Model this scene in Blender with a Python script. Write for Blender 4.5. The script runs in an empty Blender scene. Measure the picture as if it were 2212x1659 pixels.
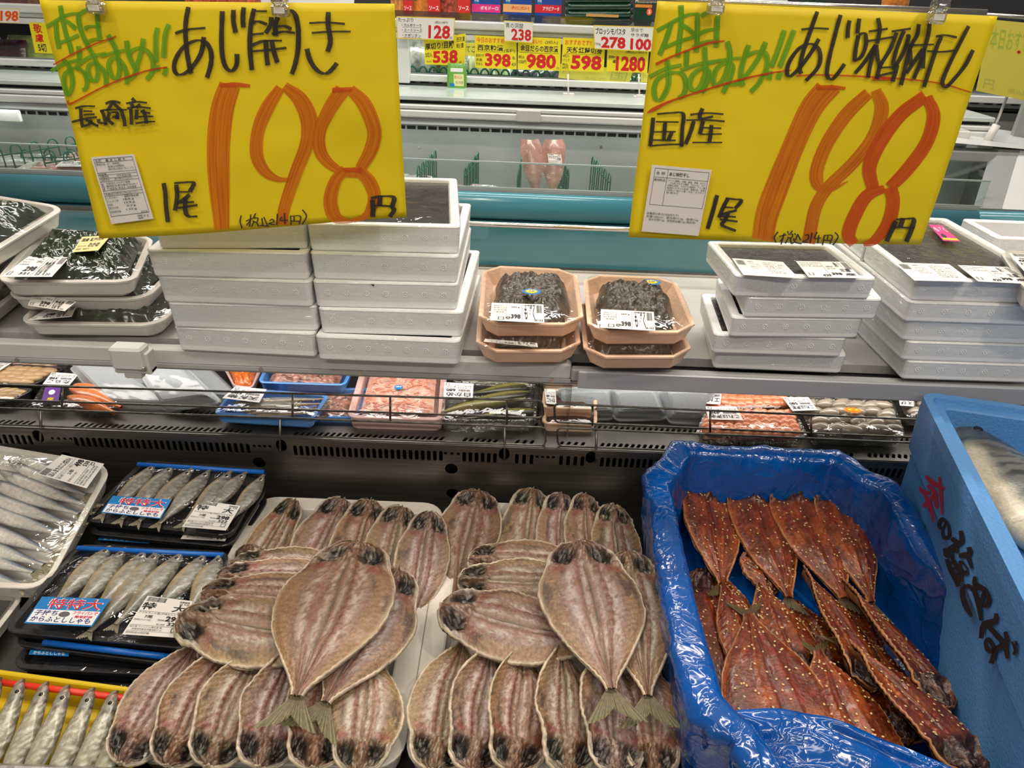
import bpy, math, random
import numpy as np
from mathutils import Vector, Matrix
random.seed(7)
SC = bpy.context.scene
COL = SC.collection
R = math.radians
# ------------------------------------------------------------------ camera
F = 1534.; TH = R(29.4); RO = R(2.2); CZ = 1.45
cam = bpy.data.cameras.new('camera'); camo = bpy.data.objects.new('camera', cam); COL.objects.link(camo)
cam.sensor_fit = 'HORIZONTAL'; cam.sensor_width = 36.; cam.lens = F/2212*36; cam.clip_start = .02
_f = Vector((0, math.cos(TH), -math.sin(TH))); _u = Vector((0, math.sin(TH), math.cos(TH))); _x = Vector((1, 0, 0))
_r = _x*math.cos(RO)+_u*math.sin(RO); _uu = -_x*math.sin(RO)+_u*math.cos(RO)
M = Matrix((( _r.x, _uu.x, -_f.x, 0), (_r.y, _uu.y, -_f.y, 0), (_r.z, _uu.z, -_f.z, CZ), (0, 0, 0, 1)))
camo.matrix_world = M
SC.camera = camo
# ------------------------------------------------------------------ world, light, exposure
SC.view_settings.view_transform = 'Standard'; SC.view_settings.look = 'None'; SC.view_settings.gamma = 1
SC.view_settings.use_curve_mapping = False
SC.view_settings.exposure = -0.12
W = bpy.data.worlds.new('world'); SC.world = W; W.use_nodes = True
W.node_tree.nodes['Background'].inputs[0].default_value = (1.0, .93, .84, 1)
W.node_tree.nodes['Background'].inputs[1].default_value = .19
def area(name, loc, rot, sx, sy, power, col=(1, .9, .78)):
    l = bpy.data.lights.new(name, 'AREA'); l.shape = 'RECTANGLE'; l.size = sx; l.size_y = sy; l.energy = power; l.color = col
    o = bpy.data.objects.new(name, l); COL.objects.link(o); o.location = loc; o.rotation_euler = [R(a) for a in rot]; return o
area('overhead_light', (-.3, .1, 3.1), (6, 0, 0), 3.0, .14, 16)
area('overhead_light', (.1, -1.5, 3.1), (25, 0, 0), 3.6, .14, 34)  # added behind the viewer to throw fill light on the front faces
area('overhead_light', (.2, 1.55, 3.1), (0, 0, 0), 3.6, .14, 58)
area('overhead_light', (0, 3.0, 3.1), (-20, 0, 0), 4.5, .14, 62, (1, .97, .92))
def spot(name, loc, tgt, power, ang, blend=.25, rad=.03, col=(1, .88, .72)):
    l = bpy.data.lights.new(name, 'SPOT'); l.energy = power; l.spot_size = R(ang); l.spot_blend = blend; l.shadow_soft_size = rad; l.color = col
    o = bpy.data.objects.new(name, l); COL.objects.link(o); o.location = loc
    o.rotation_euler = (Vector(tgt)-Vector(loc)).to_track_quat('-Z', 'Y').to_euler(); return o
spot('track_spotlight', (.9, -.1, 2.9), (.25, .95, 1.05), 42, 46)
spot('track_spotlight', (-.7, .1, 2.9), (-.3, .95, 1.05), 18, 40)
# ------------------------------------------------------------------ pixel <-> place helpers (places only; every object has its own real distance)
def ray(u, v):
    dx = u-1106.; dy = 829.5-v
    a = dx*math.cos(RO)-dy*math.sin(RO); b = dx*math.sin(RO)+dy*math.cos(RO)
    return Vector((a, b*math.sin(TH)+F*math.cos(TH), b*math.cos(TH)-F*math.sin(TH)))
def PZ(u, v, z):
    r = ray(u, v); t = (z-CZ)/r.z; return Vector((r.x*t, r.y*t, z))
def PY(u, v, y):
    r = ray(u, v); t = y/r.y; return Vector((r.x*t, y, CZ+r.z*t))
def PX(u, v, x):
    r = ray(u, v); t = x/r.x; return Vector((x, r.y*t, CZ+r.z*t))
def QZ(px, z):
    if not isinstance(z, (list, tuple)): z = [z]*4
    return [PZ(p[0], p[1], zz) for p, zz in zip(px, z)]
def QY(px, y):
    if not isinstance(y, (list, tuple)): y = [y]*4
    return [PY(p[0], p[1], yy) for p, yy in zip(px, y)]
# ------------------------------------------------------------------ materials
MATS = {}
def mat(name, col, rough=.5, metal=0., spec=.5, noise=0., nscale=60., bump=0., bscale=200., alpha=None, attr=False, stretch=None, coat=0., sss=0.):
    if name in MATS: return MATS[name]
    m = bpy.data.materials.new(name); m.use_nodes = True; MATS[name] = m
    nt = m.node_tree; b = nt.nodes['Principled BSDF']; L = nt.links.new
    b.inputs['Roughness'].default_value = rough; b.inputs['Metallic'].default_value = metal
    b.inputs['Specular IOR Level'].default_value = spec; b.inputs['Coat Weight'].default_value = coat
    b.inputs['Coat Roughness'].default_value = .12
    if sss: b.inputs['Subsurface Weight'].default_value = sss; b.inputs['Subsurface Radius'].default_value = (.01, .005, .003); b.inputs['Subsurface Scale'].default_value = .5
    b.inputs['Base Color'].default_value = (*col, 1)
    src = None
    tc = nt.nodes.new('ShaderNodeTexCoord'); vec = tc.outputs['Object']
    if stretch:
        mp = nt.nodes.new('ShaderNodeMapping'); mp.inputs['Scale'].default_value = stretch; L(vec, mp.inputs[0]); vec = mp.outputs[0]
    if attr:
        at = nt.nodes.new('ShaderNodeVertexColor'); at.layer_name = 'Col'; src = at.outputs[0]
    if noise:
        n = nt.nodes.new('ShaderNodeTexNoise'); n.inputs['Scale'].default_value = nscale; n.inputs['Detail'].default_value = 5; L(vec, n.inputs[0])
        mr = nt.nodes.new('ShaderNodeMapRange'); mr.inputs[1].default_value = .3; mr.inputs[2].default_value = .7
        mr.inputs[3].default_value = 1-noise; mr.inputs[4].default_value = 1+noise*.6; L(n.outputs[0], mr.inputs[0])
        mx = nt.nodes.new('ShaderNodeMix'); mx.data_type = 'RGBA'; mx.blend_type = 'MULTIPLY'; mx.inputs[0].default_value = 1
        if src: L(src, mx.inputs[6])
        else: mx.inputs[6].default_value = (*col, 1)
        cb = nt.nodes.new('ShaderNodeCombineColor'); [L(mr.outputs[0], cb.inputs[i]) for i in range(3)]
        L(cb.outputs[0], mx.inputs[7]); src = mx.outputs[2]
    if src: L(src, b.inputs['Base Color'])
    if bump:
        n2 = nt.nodes.new('ShaderNodeTexNoise'); n2.inputs['Scale'].default_value = bscale; n2.inputs['Detail'].default_value = 4; L(vec, n2.inputs[0])
        bp = nt.nodes.new('ShaderNodeBump'); bp.inputs['Strength'].default_value = bump; bp.inputs['Distance'].default_value = .002
        L(n2.outputs[0], bp.inputs['Height']); L(bp.outputs[0], b.inputs['Normal'])
    if alpha is not None: b.inputs['Alpha'].default_value = alpha
    return m
def film(name, tint=(1, 1, 1), base=.05, edge=.55, bump=.6, bscale=60., rough=.06, stretch=(1, 1, 1)):
    if name in MATS: return MATS[name]
    m = bpy.data.materials.new(name); m.use_nodes = True; MATS[name] = m; nt = m.node_tree; L = nt.links.new
    nt.nodes.remove(nt.nodes['Principled BSDF']); out = nt.nodes['Material Output']
    tr = nt.nodes.new('ShaderNodeBsdfTransparent'); tr.inputs[0].default_value = (*tint, 1)
    gl = nt.nodes.new('ShaderNodeBsdfGlossy'); gl.inputs['Roughness'].default_value = rough
    lw = nt.nodes.new('ShaderNodeLayerWeight'); lw.inputs[0].default_value = .35
    mr = nt.nodes.new('ShaderNodeMapRange'); mr.inputs[3].default_value = base; mr.inputs[4].default_value = edge
    mx = nt.nodes.new('ShaderNodeMixShader'); tc = nt.nodes.new('ShaderNodeTexCoord'); mp = nt.nodes.new('ShaderNodeMapping'); mp.inputs['Scale'].default_value = stretch
    n = nt.nodes.new('ShaderNodeTexNoise'); n.inputs['Scale'].default_value = bscale; n.inputs['Detail'].default_value = 2; n.inputs['Distortion'].default_value = 1.2
    bp = nt.nodes.new('ShaderNodeBump'); bp.inputs['Strength'].default_value = bump; bp.inputs['Distance'].default_value = .006
    L(tc.outputs['Object'], mp.inputs[0]); L(mp.outputs[0], n.inputs[0]); L(n.outputs[0], bp.inputs['Height']); L(bp.outputs[0], gl.inputs['Normal']); L(bp.outputs[0], lw.inputs['Normal'])
    L(lw.outputs['Facing'], mr.inputs[0]); L(mr.outputs[0], mx.inputs[0]); L(tr.outputs[0], mx.inputs[1]); L(gl.outputs[0], mx.inputs[2]); L(mx.outputs[0], out.inputs[0])
    return m
def ink(name, c1, c2, alpha=.85, streak=True):
    if name in MATS: return MATS[name]
    m = mat(name, c1, .45)
    nt = m.node_tree; b = nt.nodes['Principled BSDF']; L = nt.links.new; b.inputs['Alpha'].default_value = alpha
    if streak:
        uv = nt.nodes.new('ShaderNodeUVMap'); mp = nt.nodes.new('ShaderNodeMapping'); mp.inputs['Scale'].default_value = (13, .22, 1)
        n = nt.nodes.new('ShaderNodeTexNoise'); n.inputs['Scale'].default_value = 1.; n.inputs['Detail'].default_value = 4
        r = nt.nodes.new('ShaderNodeValToRGB'); r.color_ramp.elements[0].position = .36; r.color_ramp.elements[1].position = .66
        r.color_ramp.elements[0].color = (*c1, 1); r.color_ramp.elements[1].color = (*c2, 1)
        L(uv.outputs[0], mp.inputs[0]); L(mp.outputs[0], n.inputs[0]); L(n.outputs[0], r.inputs[0]); L(r.outputs[0], b.inputs['Base Color'])
    return m
BLACK = mat('black_print', (.012, .011, .012), .6)
WHITE = mat('label_paper', (.80, .76, .72), .55)
# ------------------------------------------------------------------ objects
def mesh_from(name, V, Fc, mats, midx=None, smooth=False, cols=None, uvs=None):
    me = bpy.data.meshes.new(name)
    me.from_pydata([tuple(v) for v in V], [], [tuple(int(i) for i in f) for f in Fc])
    if not isinstance(mats, (list, tuple)): mats = [mats]
    for m in mats: me.materials.append(m)
    if midx is not None: me.polygons.foreach_set('material_index', list(midx))
    if smooth is True: me.polygons.foreach_set('use_smooth', [True]*len(me.polygons))
    elif smooth: me.polygons.foreach_set('use_smooth', list(smooth))
    if cols is not None:
        a = me.color_attributes.new('Col', 'FLOAT_COLOR', 'POINT'); c = np.ones((len(V), 4)); c[:, :3] = cols; a.data.foreach_set('color', c.ravel())
    if uvs is not None:
        ul = me.uv_layers.new(name='UVMap'); li = np.zeros(len(me.loops), dtype=int); me.loops.foreach_get('vertex_index', li)
        ul.data.foreach_set('uv', np.asarray(uvs)[li].ravel())
    me.update(); return me
def tag(o, label=None, cat=None, group=None, kind=None):
    if label: o['label'] = label
    if cat: o['category'] = cat
    if group: o['group'] = group
    if kind: o['kind'] = kind
    return o
def thing(name, label, cat, loc=(0, 0, 0), group=None, kind=None):
    o = bpy.data.objects.new(name, None); o.empty_display_size = .02; COL.objects.link(o); o.location = loc
    return tag(o, label, cat, group, kind)
def wl(p):   # world offset of an unrotated parent chain
    v = Vector((0, 0, 0))
    while p is not None: v += p.location; p = p.parent
    return v
def link(name, me, parent=None, label=None):
    o = bpy.data.objects.new(name, me); COL.objects.link(o)
    if parent: o.parent = parent
    if label: o['label'] = label
    return o
class MB:
    """collects world-space pieces; build() links them as ONE mesh"""
    def __init__(s): s.V = []; s.F = []; s.mi = []; s.m = []; s.sm = []; s.uv = []
    def mid(s, m):
        if m not in s.m: s.m.append(m)
        return s.m.index(m)
    def add(s, V, Fc, m, smooth=False, uv=None):
        o = len(s.V); i = s.mid(m); s.V += [Vector(v) for v in V]; s.F += [[o+a for a in f] for f in Fc]; s.mi += [i]*len(Fc); s.sm += [smooth]*len(Fc)
        s.uv += list(uv) if uv is not None else [(0, 0)]*len(V); return s
    def box(s, a, b, m):
        x0, y0, z0 = a; x1, y1, z1 = b
        V = [(x0, y0, z0), (x1, y0, z0), (x1, y1, z0), (x0, y1, z0), (x0, y0, z1), (x1, y0, z1), (x1, y1, z1), (x0, y1, z1)]
        return s.add(V, [(3, 2, 1, 0), (4, 5, 6, 7), (0, 1, 5, 4), (1, 2, 6, 5), (2, 3, 7, 6), (3, 0, 4, 7)], m)
    def bbox(s, a, b, m, r=.002):   # box with chamfered vertical and top edges
        Q = [Vector((a[0], a[1], a[2])), Vector((b[0], a[1], a[2])), Vector((b[0], b[1], a[2])), Vector((a[0], b[1], a[2]))]
        h = b[2]-a[2]; return s.loft(Q, [(r, 0), (0, r), (0, h-r), (r, h)], r*1.5, 2, m, cap0=True)
    def tube(s, pts, r, m, n=8, closed=False):
        pts = [Vector(p) for p in pts]; N = len(pts); V = []; T = []
        for i in range(N):
            a = pts[(i-1) % N] if (closed or i > 0) else pts[i]; b = pts[(i+1) % N] if (closed or i < N-1) else pts[i]
            T.append((b-a).normalized())
        up = Vector((0, 0, 1)) if abs(T[0].z) < .9 else Vector((1, 0, 0)); nrm = T[0].cross(up).normalized()
        for i in range(N):
            nrm = (nrm-T[i]*nrm.dot(T[i])).normalized(); bi = T[i].cross(nrm)
            for k in range(n):
                an = 2*math.pi*k/n; V.append(pts[i]+(nrm*math.cos(an)+bi*math.sin(an))*r)
        Fc = []
        for i in range(N if closed else N-1):
            j = (i+1) % N
            for k in range(n): Fc.append((i*n+k, i*n+(k+1) % n, j*n+(k+1) % n, j*n+k))
        if not closed: Fc += [list(range(n))[::-1], [(N-1)*n+k for k in range(n)]]
        return s.add(V, Fc, m, True)
    def cyl(s, c, r, h, m, n=20, r2=None, axis='z'):
        r2 = r if r2 is None else r2; c = Vector(c); V = []
        for rr, zz in ((r, 0), (r2, h)):
            for k in range(n):
                a = 2*math.pi*k/n; p = (rr*math.cos(a), rr*math.sin(a), zz)
                if axis == 'y': p = (p[0], p[2], p[1])
                if axis == 'x': p = (p[2], p[0], p[1])
                V.append(c+Vector(p))
        Fc = [(k, (k+1) % n, n+(k+1) % n, n+k) for k in range(n)]+[list(range(n))[::-1], list(range(n, 2*n))]
        return s.add(V, Fc, m)
    def loft(s, Q, prof, r, nseg, m, cap0=False, cap1=True, smooth=False, mcap=None, capgrid=None):
        """rounded rectangle loops mapped on the four corners Q (FL,FR,BR,BL); prof = [(inset, dz)...]"""
        Q = [Vector(q) for q in Q]
        w = ((Q[1]-Q[0]).length+(Q[2]-Q[3]).length)/2; d = ((Q[3]-Q[0]).length+(Q[2]-Q[1]).length)/2
        def pt(x, y, dz):   # metres from centre
            u = x/w+.5; v = y/d+.5
            p = (Q[0]*(1-u)+Q[1]*u)*(1-v)+(Q[3]*(1-u)+Q[2]*u)*v
            return p+Vector((0, 0, dz))
        V = []; n = 4*(nseg+1)
        for ins, dz in prof:
            hx = w/2-ins; hy = d/2-ins; rr = max(min(r-ins if r > ins else r*.35, hx, hy), .0004)
            for cx, cy, a0 in ((hx-rr, hy-rr, 0), (-hx+rr, hy-rr, 90), (-hx+rr, -hy+rr, 180), (hx-rr, -hy+rr, 270)):
                for k in range(nseg+1):
                    a = R(a0+90.*k/nseg) if nseg else R(a0+45); V.append(pt(cx+rr*math.cos(a), cy+rr*math.sin(a), dz))
        Fc = []
        for i in range(len(prof)-1):
            for k in range(n): Fc.append((i*n+k, i*n+(k+1) % n, (i+1)*n+(k+1) % n, (i+1)*n+k))
        s.add(V, Fc, m, smooth)
        base = len(s.V)-len(V)
        if cap0: s.F.append([base+k for k in range(n)][::-1]); s.mi.append(s.mid(m)); s.sm.append(False)
        if cap1: s.F.append([base+(len(prof)-1)*n+k for k in range(n)]); s.mi.append(s.mid(mcap or m)); s.sm.append(False)
        return s
    def build(s, name, parent=None, label=None):
        o = wl(parent) if parent else Vector((0, 0, 0))
        me = mesh_from(name, [v-o for v in s.V], s.F, s.m, s.mi, s.sm, uvs=s.uv)
        return link(name, me, parent, label)
# ------------------------------------------------------------------ text
TC = {}
def text2d(st, bold=0.):
    bold = min(bold, .022 if any(ord(c) > 0x3000 for c in st) else .04)
    key = (st, bold)
    if key in TC: return TC[key]
    cu = bpy.data.curves.new('t', 'FONT'); cu.body = st; cu.offset = bold; cu.resolution_u = 2; cu.size = 1.
    ob = bpy.data.objects.new('t', cu); me = bpy.data.meshes.new_from_object(ob)
    V = np.array([v.co[:2] for v in me.vertices]) if len(me.vertices) else np.zeros((0, 2)); Fc = [list(p.vertices) for p in me.polygons]
    if len(V): V = V-V.min(0); 
    sz = V.max(0) if len(V) else np.array([1, 1])
    bpy.data.objects.remove(ob); bpy.data.curves.remove(cu); bpy.data.meshes.remove(me)
    TC[key] = (V, Fc, sz); return TC[key]
def bil(Q, u, v): return (Q[0]*(1-u)+Q[1]*u)*(1-v)+(Q[3]*(1-u)+Q[2]*u)*v
def put(mb, Q, items, eps=.0004):
    """items in label coordinates u 0..1 left-right, v 0..1 bottom-top: ('t',u,v,w,h,text,bold,mat) text fitted to the box; ('r',u0,v0,u1,v1,mat); ('b',u0,v0,u1,v1) bars"""
    Q = [Vector(q) for q in Q]; n = (Q[1]-Q[0]).cross(Q[3]-Q[0]).normalized()
    lay = 0
    for it in items:
        lay += 1; e = n*(eps+.00003*lay)
        if it[0] == 't':
            _, u, v, w, h, st, bold, m = it
            V, Fc, sz = text2d(st, bold)
            if len(V) == 0: continue
            mb.add([bil(Q, u+w*a/sz[0], v+h*b/sz[1])+e for a, b in V], Fc, m)
        elif it[0] == 'r':
            _, a, b, c, d, m = it
            mb.add([bil(Q, a, b)+e, bil(Q, c, b)+e, bil(Q, c, d)+e, bil(Q, a, d)+e], [(0, 1, 2, 3)], m)
        elif it[0] == 'o':
            _, a, b, ru, rv, m = it; k = 24
            mb.add([bil(Q, a+ru*math.cos(2*math.pi*i/k), b+rv*math.sin(2*math.pi*i/k))+e for i in range(k)], [list(range(k))], m)
        elif it[0] == 'b':
            _, a, b, c, d = it; rnd = random.Random(int(a*1000)); x = a
            while x < c:
                ww = (c-a)*rnd.choice((.008, .012, .02)); mb.add([bil(Q, x, b)+e, bil(Q, x+ww, b)+e, bil(Q, x+ww, d)+e, bil(Q, x, d)+e], [(0, 1, 2, 3)], BLACK); x += ww+(c-a)*rnd.choice((.01, .018))
def T(u, v, w, h, st, bold=0., m=None): return ('t', u, v, w, h, st, bold, m or BLACK)
def Rr(a, b, c, d, m=None): return ('r', a, b, c, d, m or BLACK)
def frame(a, b, c, d, t=.006, m=None): return [Rr(a, b, c, b+t, m), Rr(a, d-t, c, d, m), Rr(a, b, a+t, d, m), Rr(c-t, b, c, d, m)]
def label(parent, name, Q, items, paper=None, lift=.0, lab=None, border=None):
    Q = [Vector(q)+Vector((0, 0, lift)) for q in Q]; n = (Q[1]-Q[0]).cross(Q[3]-Q[0]).normalized()*.0002
    mb = MB(); pm = paper or WHITE
    mb.add([q-n for q in Q]+[q+n for q in Q], [(3, 2, 1, 0), (4, 5, 6, 7), (0, 1, 5, 4), (1, 2, 6, 5), (2, 3, 7, 6), (3, 0, 4, 7)], pm)
    put(mb, Q, items); return mb.build(name, parent, lab)
def price_items(title, price, tax, sub=''):
    it = [('b', .05, .86, .42, .98), T(.72, .90, .22, .07, '消費期限', .01), T(.74, .82, .2, .06, '26. 9.20', .01), T(.05, .62, .88, .18, title, .035), Rr(.03, .585, .97, .592),
          T(.05, .51, .5, .06, sub or '国産', 0), T(.66, .42, .28, .15, price, .04), T(.5, .42, .14, .06, '税抜価格', 0), T(.7, .30, .22, .09, tax, .02), T(.5, .30, .18, .05, '税込価格', 0),
          Rr(.03, .27, .97, .277), T(.05, .2, .6, .05, '保存方法 要冷蔵10℃以下', 0), T(.05, .13, .75, .05, '加工者 鮮魚部 大阪府岸和田市', 0), T(.05, .05, .6, .05, '原材料名は上部記載', 0)]
    it += frame(.86, .04, .97, .15, .012); return it
# ------------------------------------------------------------------ value noise
def vnoise(x, y, seed=0):
    x = np.asarray(x, float)+seed*17.13; y = np.asarray(y, float)+seed*7.77
    xi = np.floor(x).astype(np.int64); yi = np.floor(y).astype(np.int64); fx = x-xi; fy = y-yi
    fx = fx*fx*(3-2*fx); fy = fy*fy*(3-2*fy)
    def h(a, b):
        v = (a*374761393+b*668265263+seed*69069) & 0xffffffff; v = ((v ^ (v >> 13))*1274126177) & 0xffffffff; return ((v ^ (v >> 16)) & 0xffff)/65535.
    return (h(xi, yi)*(1-fx)+h(xi+1, yi)*fx)*(1-fy)+(h(xi, yi+1)*(1-fx)+h(xi+1, yi+1)*fx)*fy
def fbm(x, y, seed=0, o=4):
    s = 0; a = .5
    for i in range(o): s = s+a*vnoise(x*2**i, y*2**i, seed+i*11); a *= .5
    return s/(1-.5**o)
# ------------------------------------------------------------------ signs and strokes
def homog(px):   # pixel quad TL,TR,BR,BL -> unit square (u right, v up)
    A = []; B = []
    for (x, y), (u, v) in zip(px, ((0, 1), (1, 1), (1, 0), (0, 0))):
        A.append([x, y, 1, 0, 0, 0, -u*x, -u*y]); B.append(u); A.append([0, 0, 0, x, y, 1, -v*x, -v*y]); B.append(v)
    h = np.linalg.solve(np.array(A, float), np.array(B, float)); H = np.append(h, 1).reshape(3, 3)
    def f(x, y):
        q = H@np.array([x, y, 1.]); return q[0]/q[2], q[1]/q[2]
    return f
def catmull(P, k=6):
    if len(P) < 3: return [np.array(P[0])*(1-i/3)+np.array(P[1])*(i/3) for i in range(4)]
    P = [np.array(p, float) for p in P]; P = [2*P[0]-P[1]]+P+[2*P[-1]-P[-2]]; out = []
    for i in range(1, len(P)-2):
        for j in range(k):
            t = j/k; a, b, c, d = P[i-1], P[i], P[i+1], P[i+2]
            out.append(.5*(2*b+(c-a)*t+(2*a-5*b+4*c-d)*t*t+(3*b-a-3*c+d)*t**3))
    out.append(P[-2]); return out
def strokes(mb, surf, o, k, lst, w, wmin, m, base, chisel=True):
    for si, st in enumerate(lst):
        ws = None
        if isinstance(st, tuple) and isinstance(st[0], list): st, ws = st
        if ws is None: pts = catmull(st); wd = [None]*len(pts)
        else:
            if not isinstance(ws, list): ws = [ws]*len(st)
            pp = catmull([(a[0], a[1], b) for a, b in zip(st, ws)]); pts = [q[:2] for q in pp]; wd = [q[2] for q in pp]
        V = []; UV = []; ln = 0
        for i, p in enumerate(pts):
            a = pts[max(i-1, 0)]; b = pts[min(i+1, len(pts)-1)]; d = np.array(b[:2])-np.array(a[:2]); L = np.hypot(*d) or 1; d = d/L
            ww = wd[i] if wd[i] is not None else (wmin+(w-wmin)*abs(d[1])**.8)
            if wd[i] is None: ww *= .94+.12*random.random()
            nn = np.array([-d[1], d[0]])
            if i: ln += np.hypot(*(np.array(p[:2])-np.array(pts[i-1][:2])))
            for s_, uu in ((-.5, 0), (-.17, .33), (.17, .66), (.5, 1)):
                q = np.array(p[:2])+nn*ww*s_
                V.append(surf(o[0]+k*q[0], o[1]+k*q[1], base+.00003*si)); UV.append((uu+si*.37, ln/200.+si))
        Fc = [(4*i+j, 4*i+j+1, 4*i+j+5, 4*i+j+4) for i in range(len(pts)-1) for j in range(3)]
        mb.add(V, Fc, m, False, UV)
# ================================================================== setting and large structure
STEEL = mat('brushed_steel', (.19, .178, .16), .33, .85, noise=.25, nscale=9, bump=.05, bscale=40, stretch=(1, 8, 30))
STEELD = mat('dark_steel', (.075, .072, .068), .36, .7, noise=.35, nscale=10, bump=.08, bscale=30)
STEELR = mat('ledge_steel', (.20, .19, .175), .3, .8, noise=.3, nscale=14)
CHROME = mat('chrome', (.6, .56, .52), .12, 1.)
WIRE = mat('wire_steel', (.20, .19, .16), .3, .9, noise=.5, nscale=90)
PROF = mat('grey_plastic', (.42, .43, .43), .45, noise=.08, nscale=20)
PROFL = mat('pale_plastic', (.60, .61, .58), .4, noise=.06, nscale=20)
SHELF = mat('shelf_metal', (.50, .49, .47), .4, .1, noise=.08, nscale=15)
DARK = mat('dark_gap', (.02, .02, .022), .6)  # near-black, stands in for shade inside gaps and behind slots
TEAL = mat('teal_panel', (.045, .235, .29), .35, noise=.08, nscale=5)
TEALB = mat('teal_bumper', (.06, .25, .32), .2, coat=.4, noise=.05, nscale=4)
CASEW = mat('white_enamel', (.70, .72, .69), .3, noise=.05, nscale=6)
CASEG = mat('grey_enamel', (.34, .35, .34), .4, noise=.1, nscale=8)
CASEI = mat('case_interior', (.36, .385, .36), .35, .3, noise=.16, nscale=4)
GREENW = mat('green_coated_wire', (.01, .13, .075), .35)
GLASS = film('clear_glass', (.93, .98, .96), .05, .5, bump=0.)
def struct(name, mb): return tag(mb.build(name), kind='structure')
FLOORM = mat('floor_vinyl', (.45, .42, .38), .3, noise=.1, nscale=3)
struct('floor', MB().add([(-5, -2, 0), (5, -2, 0), (5, 7, 0), (-5, 7, 0)], [(0, 1, 2, 3)], FLOORM))
struct('wall_back', MB().box((-5, 6.9, 0), (5, 7, 3.4), CASEW))
def plate(name, w, h, holes, t, m, tr, parent):
    cu = bpy.data.curves.new('p', 'CURVE'); cu.dimensions = '2D'; cu.fill_mode = 'BOTH'; cu.extrude = t/2
    def sp(P):
        s = cu.splines.new('POLY'); s.points.add(len(P)-1)
        for i, p in enumerate(P): s.points[i].co = (p[0], p[1], 0, 1)
        s.use_cyclic_u = True
    sp([(0, 0), (w, 0), (w, h), (0, h)])
    for x, y, a, b, sk in holes:   # capsule centre, half width, half height, skew
        if a > b: sp([(x-a, y-b), (x-a, y+b), (x+a, y+b), (x+a, y-b)]); continue
        P = []; r = min(a, b); n = 5
        for k in range(n+1): an = R(180.*k/n); P.append((x+r*math.cos(an)+(b-r)*sk, y+(b-r)+r*math.sin(an)))
        for k in range(n+1): an = R(180+180.*k/n); P.append((x+r*math.cos(an)-(b-r)*sk, y-(b-r)+r*math.sin(an)))
        sp(P)
    ob = bpy.data.objects.new('p', cu); me = bpy.data.meshes.new_from_object(ob); o = wl(parent)
    for v in me.vertices: v.co = tr(*v.co)-o
    me.materials.clear(); me.materials.append(m); bpy.data.objects.remove(ob)
    return link(name, me, parent)
case = thing('refrigerated_case', 'steel refrigerated fish counter with slotted back panel holding all the trays', 'display case', (0, .6, 0))
X0 = -1.0; X1 = 1.0
MB().box((X0, .375, .70), (X1, .835, .76), STEELD).build('deck', case)
holes = []
def px2x(u): return PY(u, 955, .83).x-X0
def run(a, b, y, hw, hh, sk=0, lst=None, pitch=.0088):
    xa, xb = px2x(a), px2x(b); n = max(1, round((xb-xa)/pitch))
    for i in range(n+1): lst.append((xa+(xb-xa)*i/max(n, 1), y, hw, hh, sk))
GR = [(-260, -130), (-90, 68), (166, 534), (636, 952), (1003, 1070), (1118, 1150), (1215, 1262), (1305, 1560), (1600, 1860), (1900, 2200), (2240, 2480)]
for a, b in GR: run(a, b, .1005, .0026, .0088, 0, holes)
for a, b in ((117, 156), (548, 582), (962, 990), (1162, 1198)): run(a, b, .1055, .0024, .0025, 0, holes, .0085)
for u in (88, 607, 1090, 1280): holes.append((px2x(u), .108, .0075, .0105, 0))
for u, vv in ((145, 988), (560, 999), (975, 1012), (978, 1066)): p = PY(u, vv, .83); holes.append((p.x-X0, p.z-.76, .0095, .0096, 0))
plate('slotted_back_panel', X1-X0, .12, holes, .002, STEEL, lambda x, y, z: Vector((X0+x, .83+z, .76+y)), case)
h2 = []
for a, b in GR: run(a, b, .012, .0026, .0055, .5, h2)
for a, b in ((-260, 160), (150, 700), (640, 1160), (1200, 2300)): run(a, b, .058, .0024, .005, .5, h2, .0085)
plate('slotted_ledge', X1-X0, .072, h2, .002, STEELR, lambda x, y, z: Vector((X0+x, .831+y, .88+z)), case)
MB().box((X0, .903, .868), (X1, 1.30, .872), STEELD).build('rear_deck', case)
MB().box((X0, .90, .70), (X1, .904, .868), DARK).box((X0, 1.30, .5), (X1, 1.31, .955), CASEW).box((X0, .832, .70), (X1, .90, .705), DARK).build('inner_liner', case)
fb = MB(); fb.bbox((-.75, .330, .765), (1.1, .391, .812), mat('front_rail_steel', (.36, .33, .31), .35, .7, noise=.3, nscale=50, bump=.3, bscale=120), .005); fb.build('front_rail', case)
MB().box((X0, .372, 0), (X1, 1.30, .70), CASEG).build('plinth', case)
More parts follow.
